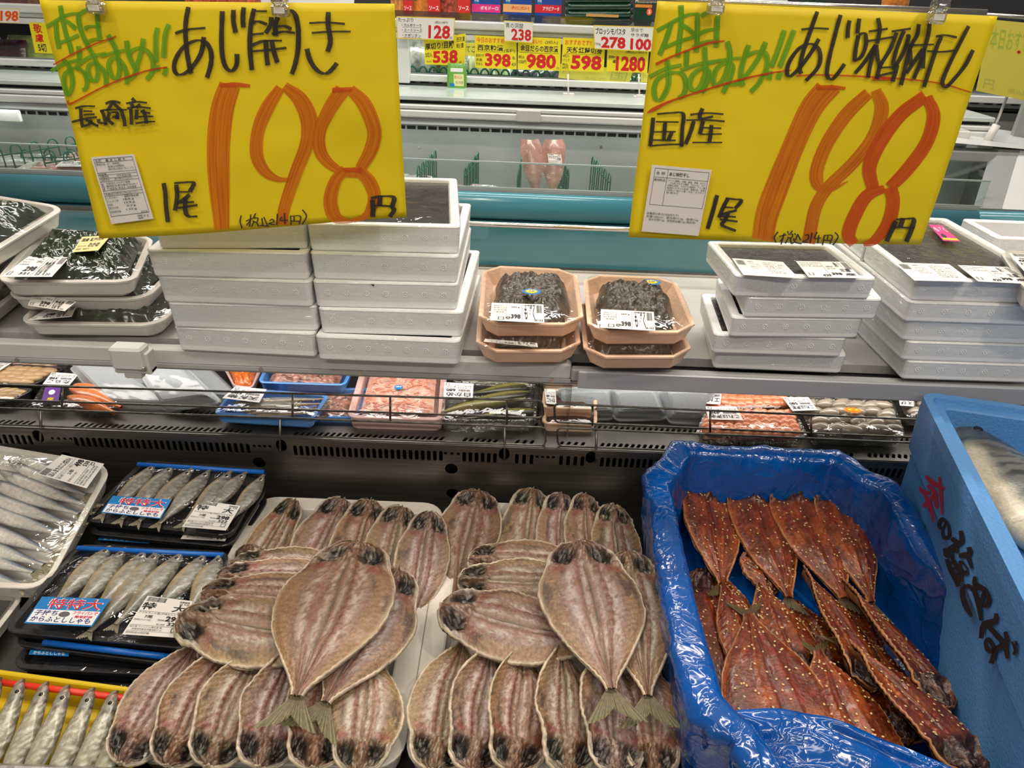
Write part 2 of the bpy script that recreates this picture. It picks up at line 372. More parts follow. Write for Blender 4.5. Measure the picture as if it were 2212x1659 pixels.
# ---- wire guards
def guard(lab, xs, up, lo, posts, lposts, ends):
    g = thing('wire_guard', lab, 'wire guard', PY(xs[0], lo[0][0][1], .84), 'wire guards on the counter ledge')
    def rails(a, b, Y, nm, e):
        mb = MB(); p0, p1 = PY(*a[0], Y), PY(*a[1], Y); q0, q1 = PY(*b[0], Y), PY(*b[1], Y); r = .006
        if e == 'r': pts = [p0, p1-Vector((r, 0, 0)), p1+Vector((-r*.3, 0, -r*.3)), p1+Vector((0, 0, -r)), q1+Vector((0, 0, r)), q1+Vector((-r*.3, 0, r*.3)), q1-Vector((r, 0, 0)), q0]
        else: pts = [p1, p0+Vector((r, 0, 0)), p0+Vector((r*.3, 0, -r*.3)), p0+Vector((0, 0, -r)), q0+Vector((0, 0, r)), q0+Vector((r*.3, 0, r*.3)), q0+Vector((r, 0, 0)), q1]
        mb.tube(pts, .0016, WIRE); mb.build(nm, g)
    rails(*up, .852, 'upper_loop', ends); rails(*lo, .836, 'lower_loop', ends)
    for u, a, b in posts:
        MB().tube([PY(u, a, .854), PY(u, b, .842)], .0016, WIRE).build('post', g)
    for u, a, b in lposts:
        MB().tube([PY(u, a, .838), PY(u, b-18, .834), PY(u, b, .828)], .002, WIRE).build('foot', g)
guard('long chrome wire guard with rounded end at the middle of the counter', (0, 1170), (((-300, 822), (1172, 866)), ((-300, 853), (1173, 903))), (((-300, 871), (1178, 923)), ((-300, 906), (1178, 962))),
      [(-150, 826, 878), (134, 834, 884), (632, 852, 904), (843, 858, 910), (1095, 865, 918)], [(88, 884, 955), (605, 901, 975), (1090, 918, 994)], 'r')
guard('wire guard starting beside the grey upturned trays on the right', (1200, 2000), (((1198, 872), (2200, 916)), ((1198, 912), (2200, 954))), (((1204, 924), (2200, 966)), ((1204, 962), (2200, 1006))),
      [(1280, 876, 920), (1534, 886, 934), (1752, 894, 944), (2080, 910, 960)], [(1288, 926, 1000)], 'l')
# ---- acrylic dividers
for u, lab in ((1162, 'clear acrylic divider at the right end of the dark fish packs'), (1224, 'clear acrylic divider left of the grey upturned trays')):
    p = PY(u, 960, .86); d = MB().box((p.x-.001, .862, .874), (p.x+.001, 1.0, .995), film('acrylic', (.8, .82, .8), .12, .5, bump=0)); tag(d.build('acrylic_divider'), lab, 'divider', 'acrylic dividers under the shelf')
# ---- upper shelf
sh = thing('display_shelf', 'grey steel display shelf carrying foam boxes and seaweed trays', 'shelf', (0, .95, 1.03))
MB().box((X0, .832, 1.018), (X1, 1.148, 1.03), SHELF).build('shelf_board', sh)
MB().box((X0, .805, 1.006), (X1, .832, 1.016), DARK).build('front_gap', sh)  # dark filler, paints the shade of the open gap
f = MB(); f.bbox((X0, .802, 1.008), (.075, .818, 1.0295), PROFL, .002).box((X0, .800, 1.004), (.075, .8025, 1.009), PROF); f.build('front_extrusion', sh)
f = MB(); f.bbox((.075, .800, 1.006), (X1, .812, 1.024), PROF, .002); f.build('front_extrusion', sh)
f = MB(); f.bbox((.083, .786, 1.004), (X1, .7925, 1.0285), mat('blue_grey_rail', (.40, .42, .46), .35, .1), .0015); f.build('price_rail', sh)
MB().box((X0, 1.135, 1.030), (X1, 1.148, 1.034), CHROME).build('rear_flange', sh)
MB().box((X0, .83, .985), (X1, 1.14, .99), CASEW).build('shelf_underside', sh)
for u in (35, 560, 775, 1196): p = PY(u, 772, .80); MB().cyl((p.x, .7995, 1.0065), .003, .002, CHROME, axis='y').build('rivet', sh)
hp = PZ(1024, 660, 1.0302); MB().cyl((hp.x, hp.y, 1.0301), .0035, .0004, DARK).build('screw_hole', sh)
for sx in (-.62, .30, .95): MB().box((sx, 1.05, .872), (sx+.02, 1.07, .985), CASEW).build('bracket', sh)
la = bpy.data.lights.new('under_shelf_light', 'AREA'); la.shape = 'RECTANGLE'; la.size = 1.9; la.size_y = .03; la.energy = 1.7; la.color = (1, .95, .9)
lo = bpy.data.objects.new('under_shelf_light', la); COL.objects.link(lo); lo.location = (0, .93, .98); lo.rotation_euler = (R(10), 0, 0)
g = thing('glass_guard', 'low clear glass guard with chrome top rail behind the display shelf', 'glass panel', (0, 1.15, 1.03))
MB().box((X0, 1.150, 1.032), (X1, 1.154, 1.098), GLASS).build('glass_pane', g)
MB().tube([(X0, 1.152, 1.102), (X1, 1.152, 1.102)], .0045, CHROME, 12).build('top_rail', g)
# ---- shelf clip bracket
c = thing('shelf_clip', 'pale plastic clip holder hooked over the shelf front at left', 'clip', PY(290, 770, .77))
a = PY(246, 742, .77); b = PY(336, 790, .77)
MB().bbox((a.x, .752, b.z+.001), (b.x-.004, .775, a.z+.002), PROFL, .003).build('hook', c)
MB().bbox((a.x-.001, .757, b.z-.006), (b.x, .775, b.z+.001), PROFL, .002).bbox((b.x-.006, .757, b.z-.006), (b.x, .775, a.z-.006), PROFL, .001).build('lip', c)
q = PY(300, 803, .77); MB().bbox((q.x-.012, .757, q.z-.003), (q.x+.010, .768, b.z-.005), PROFL, .0015).build('latch', c)
MB().tube([(b.x-.014, .755, b.z+.004), (b.x-.004, .755, b.z+.004)], .003, CHROME).build('pin', c)

# ================================================================== the two big yellow signs
YEL = mat('yellow_card', (.84, .64, .002), .55, noise=.04, nscale=12)
KB = ink('black_marker', (.010, .009, .012), (.045, .035, .03), .93)
KG = ink('green_marker', (.06, .30, .01), (.26, .52, .01), .80)
KR = ink('red_marker', (.60, .045, .005), (.72, .09, .01), .9, False)
KO = ink('orange_marker', (.62, .10, .0), (.80, .26, .002), .80)
KD = ink('deep_orange_marker', (.60, .055, .002), (.72, .13, .0), .86)
def big_sign(lab, px, Ys, bend, name='price_sign'):
    C = [Vector(PY(p[0], p[1], y)) for p, y in zip(px, Ys)]; H = homog(px); Q = [C[3], C[2], C[1], C[0]]
    n0 = (Q[1]-Q[0]).cross(Q[3]-Q[0]).normalized()
    if n0.y > 0: n0 = -n0
    def S(u, v, e=0):
        p = bil(Q, u, v); w = bend(u, v)
        return p+n0*(w+e)
    root = thing(name, lab, 'sign', (C[2]+C[3])/2)
    N, Mv = 40, 28; V = []; 
    for side in (0, -.0006):
        for j in range(Mv+1):
            for i in range(N+1): V.append(S(i/N, j/Mv, side))
    o = (N+1)*(Mv+1); Fc = []
    for j in range(Mv):
        for i in range(N):
            a = j*(N+1)+i; Fc.append((a, a+1, a+N+2, a+N+1)); Fc.append((o+a+N+1, o+a+N+2, o+a+1, o+a))
    for i in range(N): Fc.append((i+1, i, o+i, o+i+1)); a = Mv*(N+1)+i; Fc.append((a, a+1, o+a+1, o+a))
    for j in range(Mv): a = j*(N+1); Fc.append((a, a+N+1, o+a+N+1, o+a)); a += N; Fc.append((a+N+1, a, o+a, o+a+N+1))
    mb = MB(); mb.add(V, Fc, YEL, True); mb.build('card', root)
    return root, (lambda x, y, e: S(*H(x, y), e)), S, H
def wrink(seed, amp):
    return lambda u, v: amp*(float(fbm(u*4, v*3, seed, 3))-.5)
wa = wrink(3, .006); wb = wrink(9, .005)
def bendL(u, v): return wa(u, v)+.010*math.exp(-(u/.10)**2)*v*0+.004*math.sin(math.pi*u)+.004*(1-v)**3*math.sin(6*u)
sL, surfL, SL, HL = big_sign('yellow handwritten price card on the left reading 198 with an opened fish name', [(85, 0), (852, 8), (878, 470), (215, 515)], (.745, .775, .775, .745), bendL)
def bendR(u, v): return wb(u, v)+.003*math.sin(math.pi*u)
sR, surfR, SR, HR = big_sign('yellow handwritten price card on the right reading 198 above sesame fish', [(1420, 2), (2155, 35), (1990, 530), (1357, 512)], (.785, .785, .785, .785), bendR)
# tracing frames (origin pixel, scale)
oA = ((80, 0), .15371); oB = ((380, 0), .18083); oC = ((140, 190), .19285); oD = ((440, 160), .21093)
oE = ((1390, 0), .15823); oG = ((1690, 10), .19892); oH = ((1350, 220), .18082); oI = ((1600, 170), .22299)
mb = MB()
D1 = [([(355, 95), (275, 350), (240, 700), (245, 1100), (275, 1565)], [215, 235, 235, 215, 150])]
D9 = [([(860, 125), (730, 330), (640, 560), (625, 800), (700, 970), (830, 1060), (950, 1060), (1030, 1000)], [100, 140, 130, 130, 110, 60, 30, 10]),
      ([(900, 110), (1050, 240), (1140, 450), (1120, 700), (1010, 1000), (900, 1350), (880, 1530)], [90, 150, 170, 140, 130, 120, 110])]
D8 = [([(1470, 140), (1350, 330), (1250, 560), (1245, 760), (1330, 900), (1500, 1010), (1610, 1040)], [150, 140, 120, 125, 105, 60, 30]),
      ([(1540, 140), (1680, 300), (1770, 560), (1740, 760), (1640, 960)], [100, 140, 135, 135, 110]),
      ([(1500, 965), (1400, 1080), (1350, 1280), (1390, 1450), (1500, 1505), (1570, 1505)], [100, 120, 135, 130, 60, 30]),
      ([(1620, 970), (1730, 1110), (1770, 1270), (1700, 1440), (1570, 1505)], [110, 130, 120, 80, 40])]
strokes(mb, surfL, *oD, D1+D9+D8, 0, 0, KO, .0006)
strokes(mb, surfL, *oD, [([(250, 100), (400, 92), (560, 104)], [30, 45, 30]), ([(1370, 150), (1560, 140)], [50, 40]), ([(1480, 970), (1650, 975)], [40, 60])], 0, 0, KD, .0009)
mb.build('price_numerals', sL); mb = MB()
strokes(mb, surfL, *oA, [[(362, 75), (390, 260), (440, 470), (500, 640), (525, 755)], [(140, 370), (270, 300), (420, 220), (590, 185), (650, 210)], [(290, 310), (295, 480), (325, 670)], [(430, 280), (500, 320), (600, 400)],
    [(340, 590), (500, 540), (640, 480)], [(640, 200), (650, 330), (700, 480), (770, 640)], [(650, 195), (780, 130), (920, 110)], [(925, 100), (930, 300), (960, 550)], [(730, 400), (800, 365), (980, 365)], [(730, 600), (850, 550), (1000, 535)],
    [(185, 990), (400, 880), (640, 825)], [(380, 820), (470, 920), (510, 1080), (500, 1220), (430, 1320), (390, 1230), (380, 1100), (430, 1000), (560, 940), (690, 1000), (740, 1120), (720, 1220), (660, 1250)], [(635, 635), (640, 820)],
    [(570, 960), (640, 880), (820, 780), (1050, 735)], [(770, 630), (860, 790), (900, 900), (910, 1020), (870, 1120), (800, 1090), (760, 980), (800, 890), (890, 880), (990, 960), (1030, 1060), (1030, 1180)],
    [(960, 775), (1150, 730), (1330, 690)], [(1085, 480), (1180, 640), (1220, 780), (1240, 960), (1200, 1080), (1120, 1050), (1080, 920), (1110, 830), (1190, 800), (1280, 870), (1340, 1000), (1350, 1160)],
    [(1360, 560), (1380, 720), (1430, 860), (1500, 990)], [(1610, 530), (1580, 680), (1520, 860), (1460, 1030), (1390, 1090)], [(1370, 760), (1450, 690), (1560, 660), (1680, 720), (1740, 860), (1720, 1000), (1640, 1100)],
    [(1820, 380), (1790, 520), (1790, 850)], [(1985, 330), (1930, 480), (1900, 790)], [(1800, 900), (1810, 980)], [(1940, 930), (1900, 1040)]], 78, 34, KG, .0006)
mb.build('green_writing', sL); mb = MB()
strokes(mb, surfL, *oA, [([(230, 900), (560, 740), (850, 620), (1210, 500)], 22), ([(430, 1400), (450, 1450), (600, 1390), (1000, 1200), (1400, 1050), (1700, 965), (1950, 925)], [30, 30, 26, 24, 24, 24, 20])], 0, 0, KR, .0016)
mb.build('red_underline', sL); mb = MB()
strokes(mb, surfL, *oB, [[(265, 80), (235, 250), (230, 430), (250, 650), (290, 860)], [(105, 390), (250, 345), (470, 325)], [(450, 430), (420, 600), (340, 740), (230, 850), (130, 870), (85, 800), (110, 680), (200, 550), (300, 490), (400, 470), (480, 500), (530, 600), (530, 740), (480, 910)],
    [(670, 130), (660, 400), (665, 640), (700, 780), (770, 830), (830, 760), (840, 630)], [(800, 115), (800, 250), (825, 380)], [(920, 85), (910, 200), (915, 320)],
    [(1040, 100), (1000, 300), (990, 560), (1010, 820)], [(1060, 130), (1190, 130)], [(990, 280), (1080, 250), (1190, 285)], [(990, 405), (1150, 390)], [(1240, 200), (1230, 290), (1170, 390)], [(1310, 200), (1285, 300), (1285, 420)],
    [(1340, 150), (1440, 120), (1510, 170), (1545, 330), (1545, 560), (1510, 750), (1470, 870)], [(1300, 310), (1390, 305), (1470, 340)], [(1240, 395), (1380, 370), (1510, 385)], [(1010, 530), (1150, 480), (1360, 475)], [(1000, 600), (1200, 585), (1410, 560)],
    [(1175, 470), (1180, 620), (1195, 765)], [(1240, 470), (1265, 600), (1305, 735)], [(1670, 270), (1860, 262), (2070, 280)], [(1700, 385), (1900, 370), (2135, 370)], [(1885, 140), (1885, 300), (1910, 480), (1880, 605)], [(1645, 570), (1680, 700), (1750, 810), (1830, 860), (1900, 840), (1985, 740)]], 58, 22, KB, .0016)
mb.build('name_writing', sL); mb = MB()
strokes(mb, surfL, *oC, [[(130, 215), (250, 190), (380, 190)], [(200, 215), (200, 320), (215, 410)], [(230, 245), (345, 245)], [(235, 285), (370, 280)], [(85, 370), (250, 330), (400, 310)], [(200, 420), (300, 390), (330, 340)], [(260, 340), (340, 380), (415, 410)],
    [(420, 330), (430, 370), (520, 380)], [(460, 230), (490, 300), (510, 400)], [(510, 160), (600, 130), (690, 150)], [(600, 130), (560, 200), (520, 240)], [(600, 140), (650, 190), (700, 230)], [(440, 240), (560, 225), (770, 225)], [(560, 250), (540, 330), (600, 390)], [(590, 310), (640, 300), (640, 330)], [(700, 230), (730, 330), (740, 410)], [(580, 255), (650, 260), (650, 330)],
    [(830, 95), (870, 140)], [(760, 155), (880, 135), (1010, 145)], [(820, 150), (850, 200)], [(930, 160), (880, 200)], [(770, 210), (900, 190), (1055, 205)], [(815, 210), (820, 300), (820, 390)], [(890, 220), (880, 330)], [(930, 240), (1050, 260)], [(900, 300), (1085, 295)], [(870, 375), (1000, 355), (1105, 350)], [(960, 220), (990, 300), (1000, 375)]], 46, 19, KB, .003)
mb.build('origin_writing', sL); mb = MB()
strokes(mb, surfL, *oC, [[(1195, 1035), (1215, 1150), (1225, 1300), (1245, 1470)], [(1320, 1035), (1430, 1025), (1545, 1030), (1500, 1130)], [(1345, 1050), (1355, 1180), (1330, 1340)], [(1350, 1130), (1500, 1130)], [(1500, 1160), (1420, 1220), (1350, 1260)], [(1380, 1250), (1550, 1240)], [(1360, 1310), (1590, 1275)], [(1450, 1190), (1450, 1340), (1490, 1400), (1590, 1400)]], 54, 19, KB, .003)
mb.build('unit_writing', sL); mb = MB()
strokes(mb, surfL, *oD, [[(1755, 1280), (1762, 1380), (1758, 1460)], [(1740, 1265), (1830, 1245), (1955, 1255), (1945, 1350), (1960, 1390), (1920, 1460)], [(1830, 1240), (1825, 1350)], [(1740, 1340), (1830, 1340), (1945, 1350)]], 48, 18, KB, .003)
mb.build('yen_writing', sL); mb = MB()
PL = [[(475, 1420), (465, 1480), (485, 1550)], [(520, 1480), (620, 1440)], [(570, 1410), (560, 1535)], [(530, 1520), (570, 1470)], [(620, 1400), (600, 1440)], [(590, 1450), (640, 1450), (630, 1490), (590, 1480)], [(600, 1490), (580, 1535)], [(630, 1490), (650, 1535)], [(680, 1450), (690, 1525)], [(700, 1440), (740, 1535)], [(660, 1525), (755, 1535)],
    [(755, 1480), (785, 1465), (800, 1490), (750, 1508), (815, 1520)], [(835, 1410), (830, 1525)], [(880, 1440), (865, 1475), (940, 1475)], [(905, 1400), (910, 1515)], [(965, 1430), (970, 1525)], [(965, 1435), (1060, 1440), (1050, 1520)], [(1000, 1440), (1000, 1490)], [(970, 1485), (1050, 1490)], [(1080, 1370), (1120, 1440), (1080, 1525)]]
strokes(mb, surfL, *oD, PL, 15, 11, KB, .003)
mb.build('tax_writing', sL)
mb = MB()
strokes(mb, surfR, *oI, [([(800, 75), (650, 260), (480, 620), (320, 1000), (220, 1270), (180, 1540)], 130), ([(930, 85), (740, 300), (550, 680), (390, 1100), (300, 1350), (262, 1560)], [110, 120, 120, 120, 120, 125]),
    ([(1240, 135), (1040, 330), (860, 590), (750, 850), (750, 1000), (830, 1070), (930, 1050), (1050, 990)], [110, 130, 130, 135, 130, 60, 40, 8]), ([(1310, 105), (1372, 290), (1290, 560), (1080, 830), (860, 1040), (740, 1220), (690, 1430), (665, 1590)], [100, 140, 125, 120, 120, 125, 125, 125])], 0, 0, KO, .0006)
strokes(mb, surfR, *oI, [([(1790, 165), (1560, 340), (1360, 600), (1255, 850), (1290, 1060)], [120, 130, 140, 135, 120]), ([(1810, 170), (1872, 360), (1800, 620), (1620, 870), (1450, 1050)], [100, 130, 130, 125, 110]), ([(1400, 1060), (1230, 1130), (1110, 1320), (1050, 1500), (1100, 1595)], [70, 120, 130, 130, 100]), ([(1455, 1050), (1480, 1190), (1430, 1400), (1300, 1560), (1190, 1600)], [130, 130, 130, 90, 40]), ([(745, 80), (900, 80), (1020, 88)], [40, 40, 25])], 0, 0, KD, .0009)
mb.build('price_numerals', sR); mb = MB()
strokes(mb, surfR, *oE, [[(515, 70), (520, 300), (500, 520), (475, 780)], [(185, 420), (420, 290), (600, 205), (720, 190), (760, 215)], [(380, 330), (320, 520), (225, 750)], [(490, 310), (600, 380), (720, 480)], [(290, 650), (500, 560), (700, 500), (850, 420), (1050, 385)],
    [(740, 215), (740, 450), (730, 710)], [(790, 220), (850, 180), (900, 165)], [(1020, 215), (1010, 400), (1000, 640)], [(680, 645), (850, 570), (1040, 545)], [(80, 1050), (300, 940), (530, 885)],
    [(330, 820), (350, 1000), (340, 1180), (250, 1350), (170, 1340), (150, 1200), (220, 1060), (400, 990), (540, 1010), (590, 1140), (560, 1280), (480, 1330)], [(600, 680), (590, 900)], [(510, 960), (700, 890), (890, 840), (1060, 825)],
    [(840, 640), (850, 850), (850, 1000), (780, 1180), (690, 1230), (640, 1150), (680, 1020), (800, 930), (890, 950), (890, 1080), (810, 1260)], [(890, 860), (1100, 810), (1340, 785)], [(1150, 560), (1190, 700), (1180, 850), (1100, 1080), (1000, 1150), (960, 1080), (1010, 930), (1130, 850), (1220, 880), (1220, 980), (1180, 1100), (1100, 1260)],
    [(1450, 610), (1370, 850), (1340, 1040), (1370, 1170)], [(1680, 570), (1600, 760), (1450, 980), (1300, 1130), (1200, 1150)], [(1410, 760), (1560, 700), (1680, 730), (1700, 900), (1600, 1110), (1480, 1250)], [(1940, 410), (1860, 650), (1760, 910)], [(2070, 410), (1980, 640), (1870, 910)], [(1740, 960), (1730, 1080)], [(1880, 980), (1850, 1070)]], 76, 34, KG, .0006)
mb.build('green_writing', sR); mb = MB()
strokes(mb, surfR, *oE, [([(170, 875), (450, 745), (700, 650), (900, 580), (1110, 555)], [40, 26, 26, 30, 20]), ([(50, 1540), (140, 1490), (400, 1370), (860, 1220), (1300, 1090), (1700, 1000), (2020, 950)], [10, 50, 30, 26, 26, 24, 16])], 0, 0, KR, .0016)
strokes(mb, surfR, *oG, [([(150, 768), (400, 758), (900, 775), (1300, 800), (1700, 850), (2045, 950)], 15), ([(980, 800), (1180, 800)], 28)], 0, 0, KR, .0016)
mb.build('red_underline', sR); mb = MB()
strokes(mb, surfR, *oG, [[(390, 75), (320, 270), (230, 520), (195, 680), (210, 745)], [(215, 270), (350, 255), (515, 262)], [(405, 370), (330, 500), (210, 660), (100, 765), (55, 740), (80, 620), (180, 480), (290, 425), (380, 450), (420, 550), (390, 680), (260, 820)], [(640, 110), (580, 330), (510, 600), (490, 760), (540, 805), (600, 750), (680, 640)], [(735, 170), (720, 260), (715, 360)], [(840, 150), (830, 230), (820, 310)],
    [(830, 330), (800, 480), (785, 610)], [(830, 325), (900, 315), (910, 430), (860, 560), (780, 605)], [(1040, 145), (1060, 260), (1030, 420)], [(940, 290), (1145, 260)], [(920, 395), (1200, 350)], [(1010, 440), (900, 610), (790, 740)], [(1010, 440), (960, 620), (925, 790)], [(1020, 430), (1030, 560), (1060, 690)],
    [(1185, 290), (1395, 258)], [(1240, 300), (1170, 480), (1060, 660), (1020, 800)], [(1320, 280), (1240, 480), (1200, 640), (1240, 660), (1190, 830)], [(1340, 330), (1370, 350), (1310, 520), (1200, 700)], [(1060, 680), (1240, 670)], [(1030, 770), (1240, 720)], [(1480, 210), (1460, 330), (1380, 480), (1280, 870)], [(1595, 195), (1580, 330), (1500, 600), (1420, 800)], [(1320, 440), (1640, 430)], [(1380, 470), (1390, 640)], [(1520, 480), (1340, 740)], [(1530, 480), (1520, 690)],
    [(1660, 345), (1760, 330), (1885, 355)], [(1560, 500), (1720, 510), (1860, 495)], [(1720, 340), (1650, 520), (1530, 890)], [(2010, 230), (1900, 450), (1780, 700), (1730, 840), (1770, 890), (1860, 800), (1980, 650), (2060, 490)]], 46, 18, KB, .0016)
mb.build('name_writing', sR); mb = MB()
strokes(mb, surfR, *oH, [[(340, 185), (325, 330), (300, 525)], [(385, 145), (560, 130), (700, 140), (690, 320), (680, 530)], [(370, 235), (650, 238)], [(340, 355), (610, 352)], [(320, 450), (610, 455)], [(300, 520), (520, 505), (700, 500)], [(485, 240), (465, 450)], [(565, 350), (520, 460)],
    [(935, 75), (900, 170), (930, 200)], [(785, 150), (980, 130), (1185, 142)], [(1060, 170), (920, 200)], [(735, 215), (960, 210), (1200, 228)], [(830, 220), (790, 350), (730, 500)], [(940, 220), (900, 380)], [(900, 300), (1160, 310)], [(900, 380), (1165, 378)], [(810, 478), (1170, 478)], [(1040, 270), (1030, 380), (1015, 470)]], 50, 18, KB, .0016)
mb.build('origin_writing', sR); mb = MB()
strokes(mb, surfR, *oH, [[(1110, 1105), (1060, 1290), (995, 1505)], [(1210, 1140), (1300, 1150), (1395, 1165), (1320, 1260)], [(1235, 1145), (1180, 1250), (1130, 1370)], [(1170, 1245), (1300, 1250)], [(1340, 1280), (1230, 1310), (1120, 1345)], [(1150, 1350), (1330, 1360)], [(1140, 1390), (1350, 1415)], [(1240, 1310), (1200, 1400), (1170, 1460), (1330, 1525)]], 50, 18, KB, .0016)
mb.build('unit_writing', sR); mb = MB()
strokes(mb, surfR, *oI, [[(1500, 1370), (1460, 1460), (1410, 1570)], [(1500, 1355), (1600, 1350), (1670, 1360), (1640, 1480), (1600, 1575)], [(1565, 1345), (1540, 1430)], [(1470, 1430), (1680, 1440)]], 50, 16, KB, .003)
mb.build('yen_writing', sR); mb = MB()
strokes(mb, surfR, *oI, [[(360, 1465), (325, 1520), (340, 1570)], [(370, 1510), (440, 1495)], [(420, 1480), (390, 1590)], [(380, 1560), (410, 1530)], [(450, 1460), (460, 1480)], [(500, 1455), (480, 1480)], [(455, 1490), (500, 1490), (490, 1525), (450, 1520)], [(460, 1530), (430, 1580)], [(480, 1530), (490, 1580), (515, 1570)], [(520, 1480), (530, 1500)], [(510, 1530), (530, 1570), (590, 1585)], [(550, 1490), (530, 1550)], [(550, 1490), (580, 1550)],
    [(620, 1500), (655, 1500), (650, 1540), (600, 1565), (650, 1570)], [(690, 1475), (670, 1580)], [(740, 1470), (715, 1530), (775, 1530)], [(755, 1500), (745, 1580)], [(810, 1500), (790, 1600)], [(805, 1505), (885, 1510), (860, 1590)], [(845, 1510), (835, 1545)], [(800, 1550), (870, 1555)], [(910, 1475), (940, 1520), (890, 1600)]], 15, 11, KB, .003)
mb.build('tax_writing', sR)
# stickers on the signs: pixel quads BL,BR,TR,TL
def on_sign(surf, px, items, root, name='ingredient_label'):
    Q = [surf(*p, .004) for p in px]; return label(root, name, Q, items)
on_sign(surfL, [(249, 480), (348, 466), (303, 328), (202, 336)], frame(.05, .11, .95, .97, .006)+[Rr(.05, .915, .95, .92), Rr(.05, .765, .95, .77), Rr(.05, .73, .95, .735), Rr(.05, .68, .95, .685), Rr(.05, .635, .95, .64), Rr(.05, .50, .95, .505), Rr(.05, .465, .95, .47), Rr(.05, .42, .95, .425)]+[
    T(.08, .925, .14, .035, '名称'), T(.32, .925, .45, .035, '真 あ じ 開 き', .01), T(.08, .87, .2, .035, '原材料名'), T(.33, .87, .33, .035, 'あじ (長崎県) 、'), T(.33, .83, .4, .035, '食塩/pH調整剤、'), T(.33, .79, .58, .035, '酸化防止剤(ビタミンC)'), T(.08, .735, .17, .028, '内容量'),
    T(.08, .692, .2, .032, '消費期限'), T(.48, .692, .32, .032, '枠外表面記載'), T(.08, .646, .2, .032, '保存方法'), T(.4, .646, .4, .032, '要冷蔵(10℃以下)'), T(.07, .515, .05, .1, '製\n造\n者'), T(.18, .59, .55, .033, '有限会社 かね中冷蔵庫'), T(.16, .55, .72, .033, '静岡県沼津市獅子浜229-1'), T(.16, .51, .68, .033, '℡055-931-3049'),
    T(.08, .43, .75, .034, '栄養成分表示(100g当たり)'), T(.08, .375, .26, .034, 'エネルギー'), T(.5, .382, .33, .036, '201kcal', .01), T(.08, .325, .26, .034, 'たんぱく質'), T(.46, .33, .24, .036, '18.8 g', .01), T(.08, .275, .1, .034, '脂質'), T(.46, .28, .24, .036, '13.9 g', .01), T(.08, .225, .21, .034, '炭水化物'), T(.5, .23, .2, .036, '0.2 g', .01),
    T(.08, .165, .25, .034, '食塩相当量'), T(.46, .175, .24, .036, '1.33 g', .01), T(.78, .12, .15, .03, '推定値'), T(.82, .05, .11, .03, 'P E'), T(.70, .045, .06, .035, 'プラ', .02)]+frame(.68, .035, .78, .09, .008), sL)
on_sign(surfR, [(1385, 497), (1509, 506), (1538, 365), (1408, 354)], frame(.06, .42, .97, .96, .005)+[Rr(.06, .83, .97, .835), Rr(.28, .42, .285, .96), T(.09, .87, .15, .045, '名 称'), T(.31, .865, .34, .055, 'あじ味醂干し', .012), T(.07, .775, .19, .04, '原材料名'),
    T(.31, .78, .64, .032, 'マアジ (国産)、砂糖、醤油、食塩、みりん'), T(.31, .745, .64, .032, '、でん粉 (タピオカ澱粉、でんぷん)、ゴマ、'), T(.31, .71, .64, .032, '甘味料 (甘草、ステビア) 調味料、アミノ酸'), T(.31, .675, .64, .032, '着色料 (カラメル色素、黄色5号、赤色'), T(.31, .64, .64, .032, '102号) (一部に小麦・大豆・ゼラチン'), T(.31, .605, .2, .032, 'を含む)'),
    T(.04, .27, .55, .04, '栄養成分表示(100g当たり)'), T(.04, .225, .9, .038, '熱量145kcal、蛋白質21.0g、脂質3.5g'), T(.04, .18, .86, .038, '、炭水化物7.3g、食塩相当量2.2g (推定値)')], sR)
# hanging rods and clips
CLIP = film('clear_plastic', (.86, .84, .80), .32, .8, bump=.5, bscale=150)
ROD = mat('rod_steel', (.5, .48, .46), .25, .9)
a = PY(30, -28, .770); b = PY(900, -6, .795)
tag(MB().tube([a, b], .003, ROD, 10).build('hanging_rod'), 'thin steel rod above the left yellow card', 'rod')
a = PY(1380, -2, .80); b = PY(2130, 27, .80)
tag(MB().tube([a, b], .003, ROD, 10).build('hanging_rod'), 'thin steel rod above the right yellow card', 'rod')
def clip(u, v0, v1, Y, lab):
    a = PY(u, v0, Y); b = PY(u, v1, Y); c = thing('sign_clip', lab, 'clip', a, 'clear clips holding the yellow cards'); h = a.z-b.z
    MB().bbox((a.x-.0085, Y-.009, b.z), (a.x+.0085, Y+.0005, b.z+h*.45), CLIP, .002).build('jaw', c)
    MB().bbox((a.x-.0075, Y-.012, b.z+h*.4), (a.x+.0075, Y+.003, a.z), CLIP, .003).build('grip', c)
    MB().bbox((a.x-.005, Y-.0105, b.z+h*.12), (a.x+.005, Y-.0085, b.z+h*.34), mat('white_pad', (.8, .76, .68), .4), .0005).build('pad', c)
    MB().tube([(a.x-.005, Y-.013, b.z+h*.62), (a.x+.005, Y-.013, b.z+h*.62)], .0018, CHROME).build('spring_pin', c)
clip(203, -30, 30, .745, 'milky plastic clip on the left yellow card beside the green writing')
clip(604, -25, 36, .758, 'clear plastic clip in the middle of the left yellow card')
clip(1550, -25, 32, .775, 'clear plastic clip beside the green writing of the right yellow card')
clip(2032, -12, 52, .775, 'clear plastic clip near the right corner of the right yellow card')
pp = PY(1868, 545, .93)
st = thing('sign_stand_pole', 'slim dark steel pole standing between the right box stacks', 'pole', (pp.x, .93, 1.03))
MB().tube([(pp.x, .93, 1.03), (pp.x, .93, 1.43)], .003, ROD, 10).build('pole', st); MB().bbox((pp.x-.015, .915, 1.03), (pp.x+.015, .945, 1.036), PROF).build('base', st)
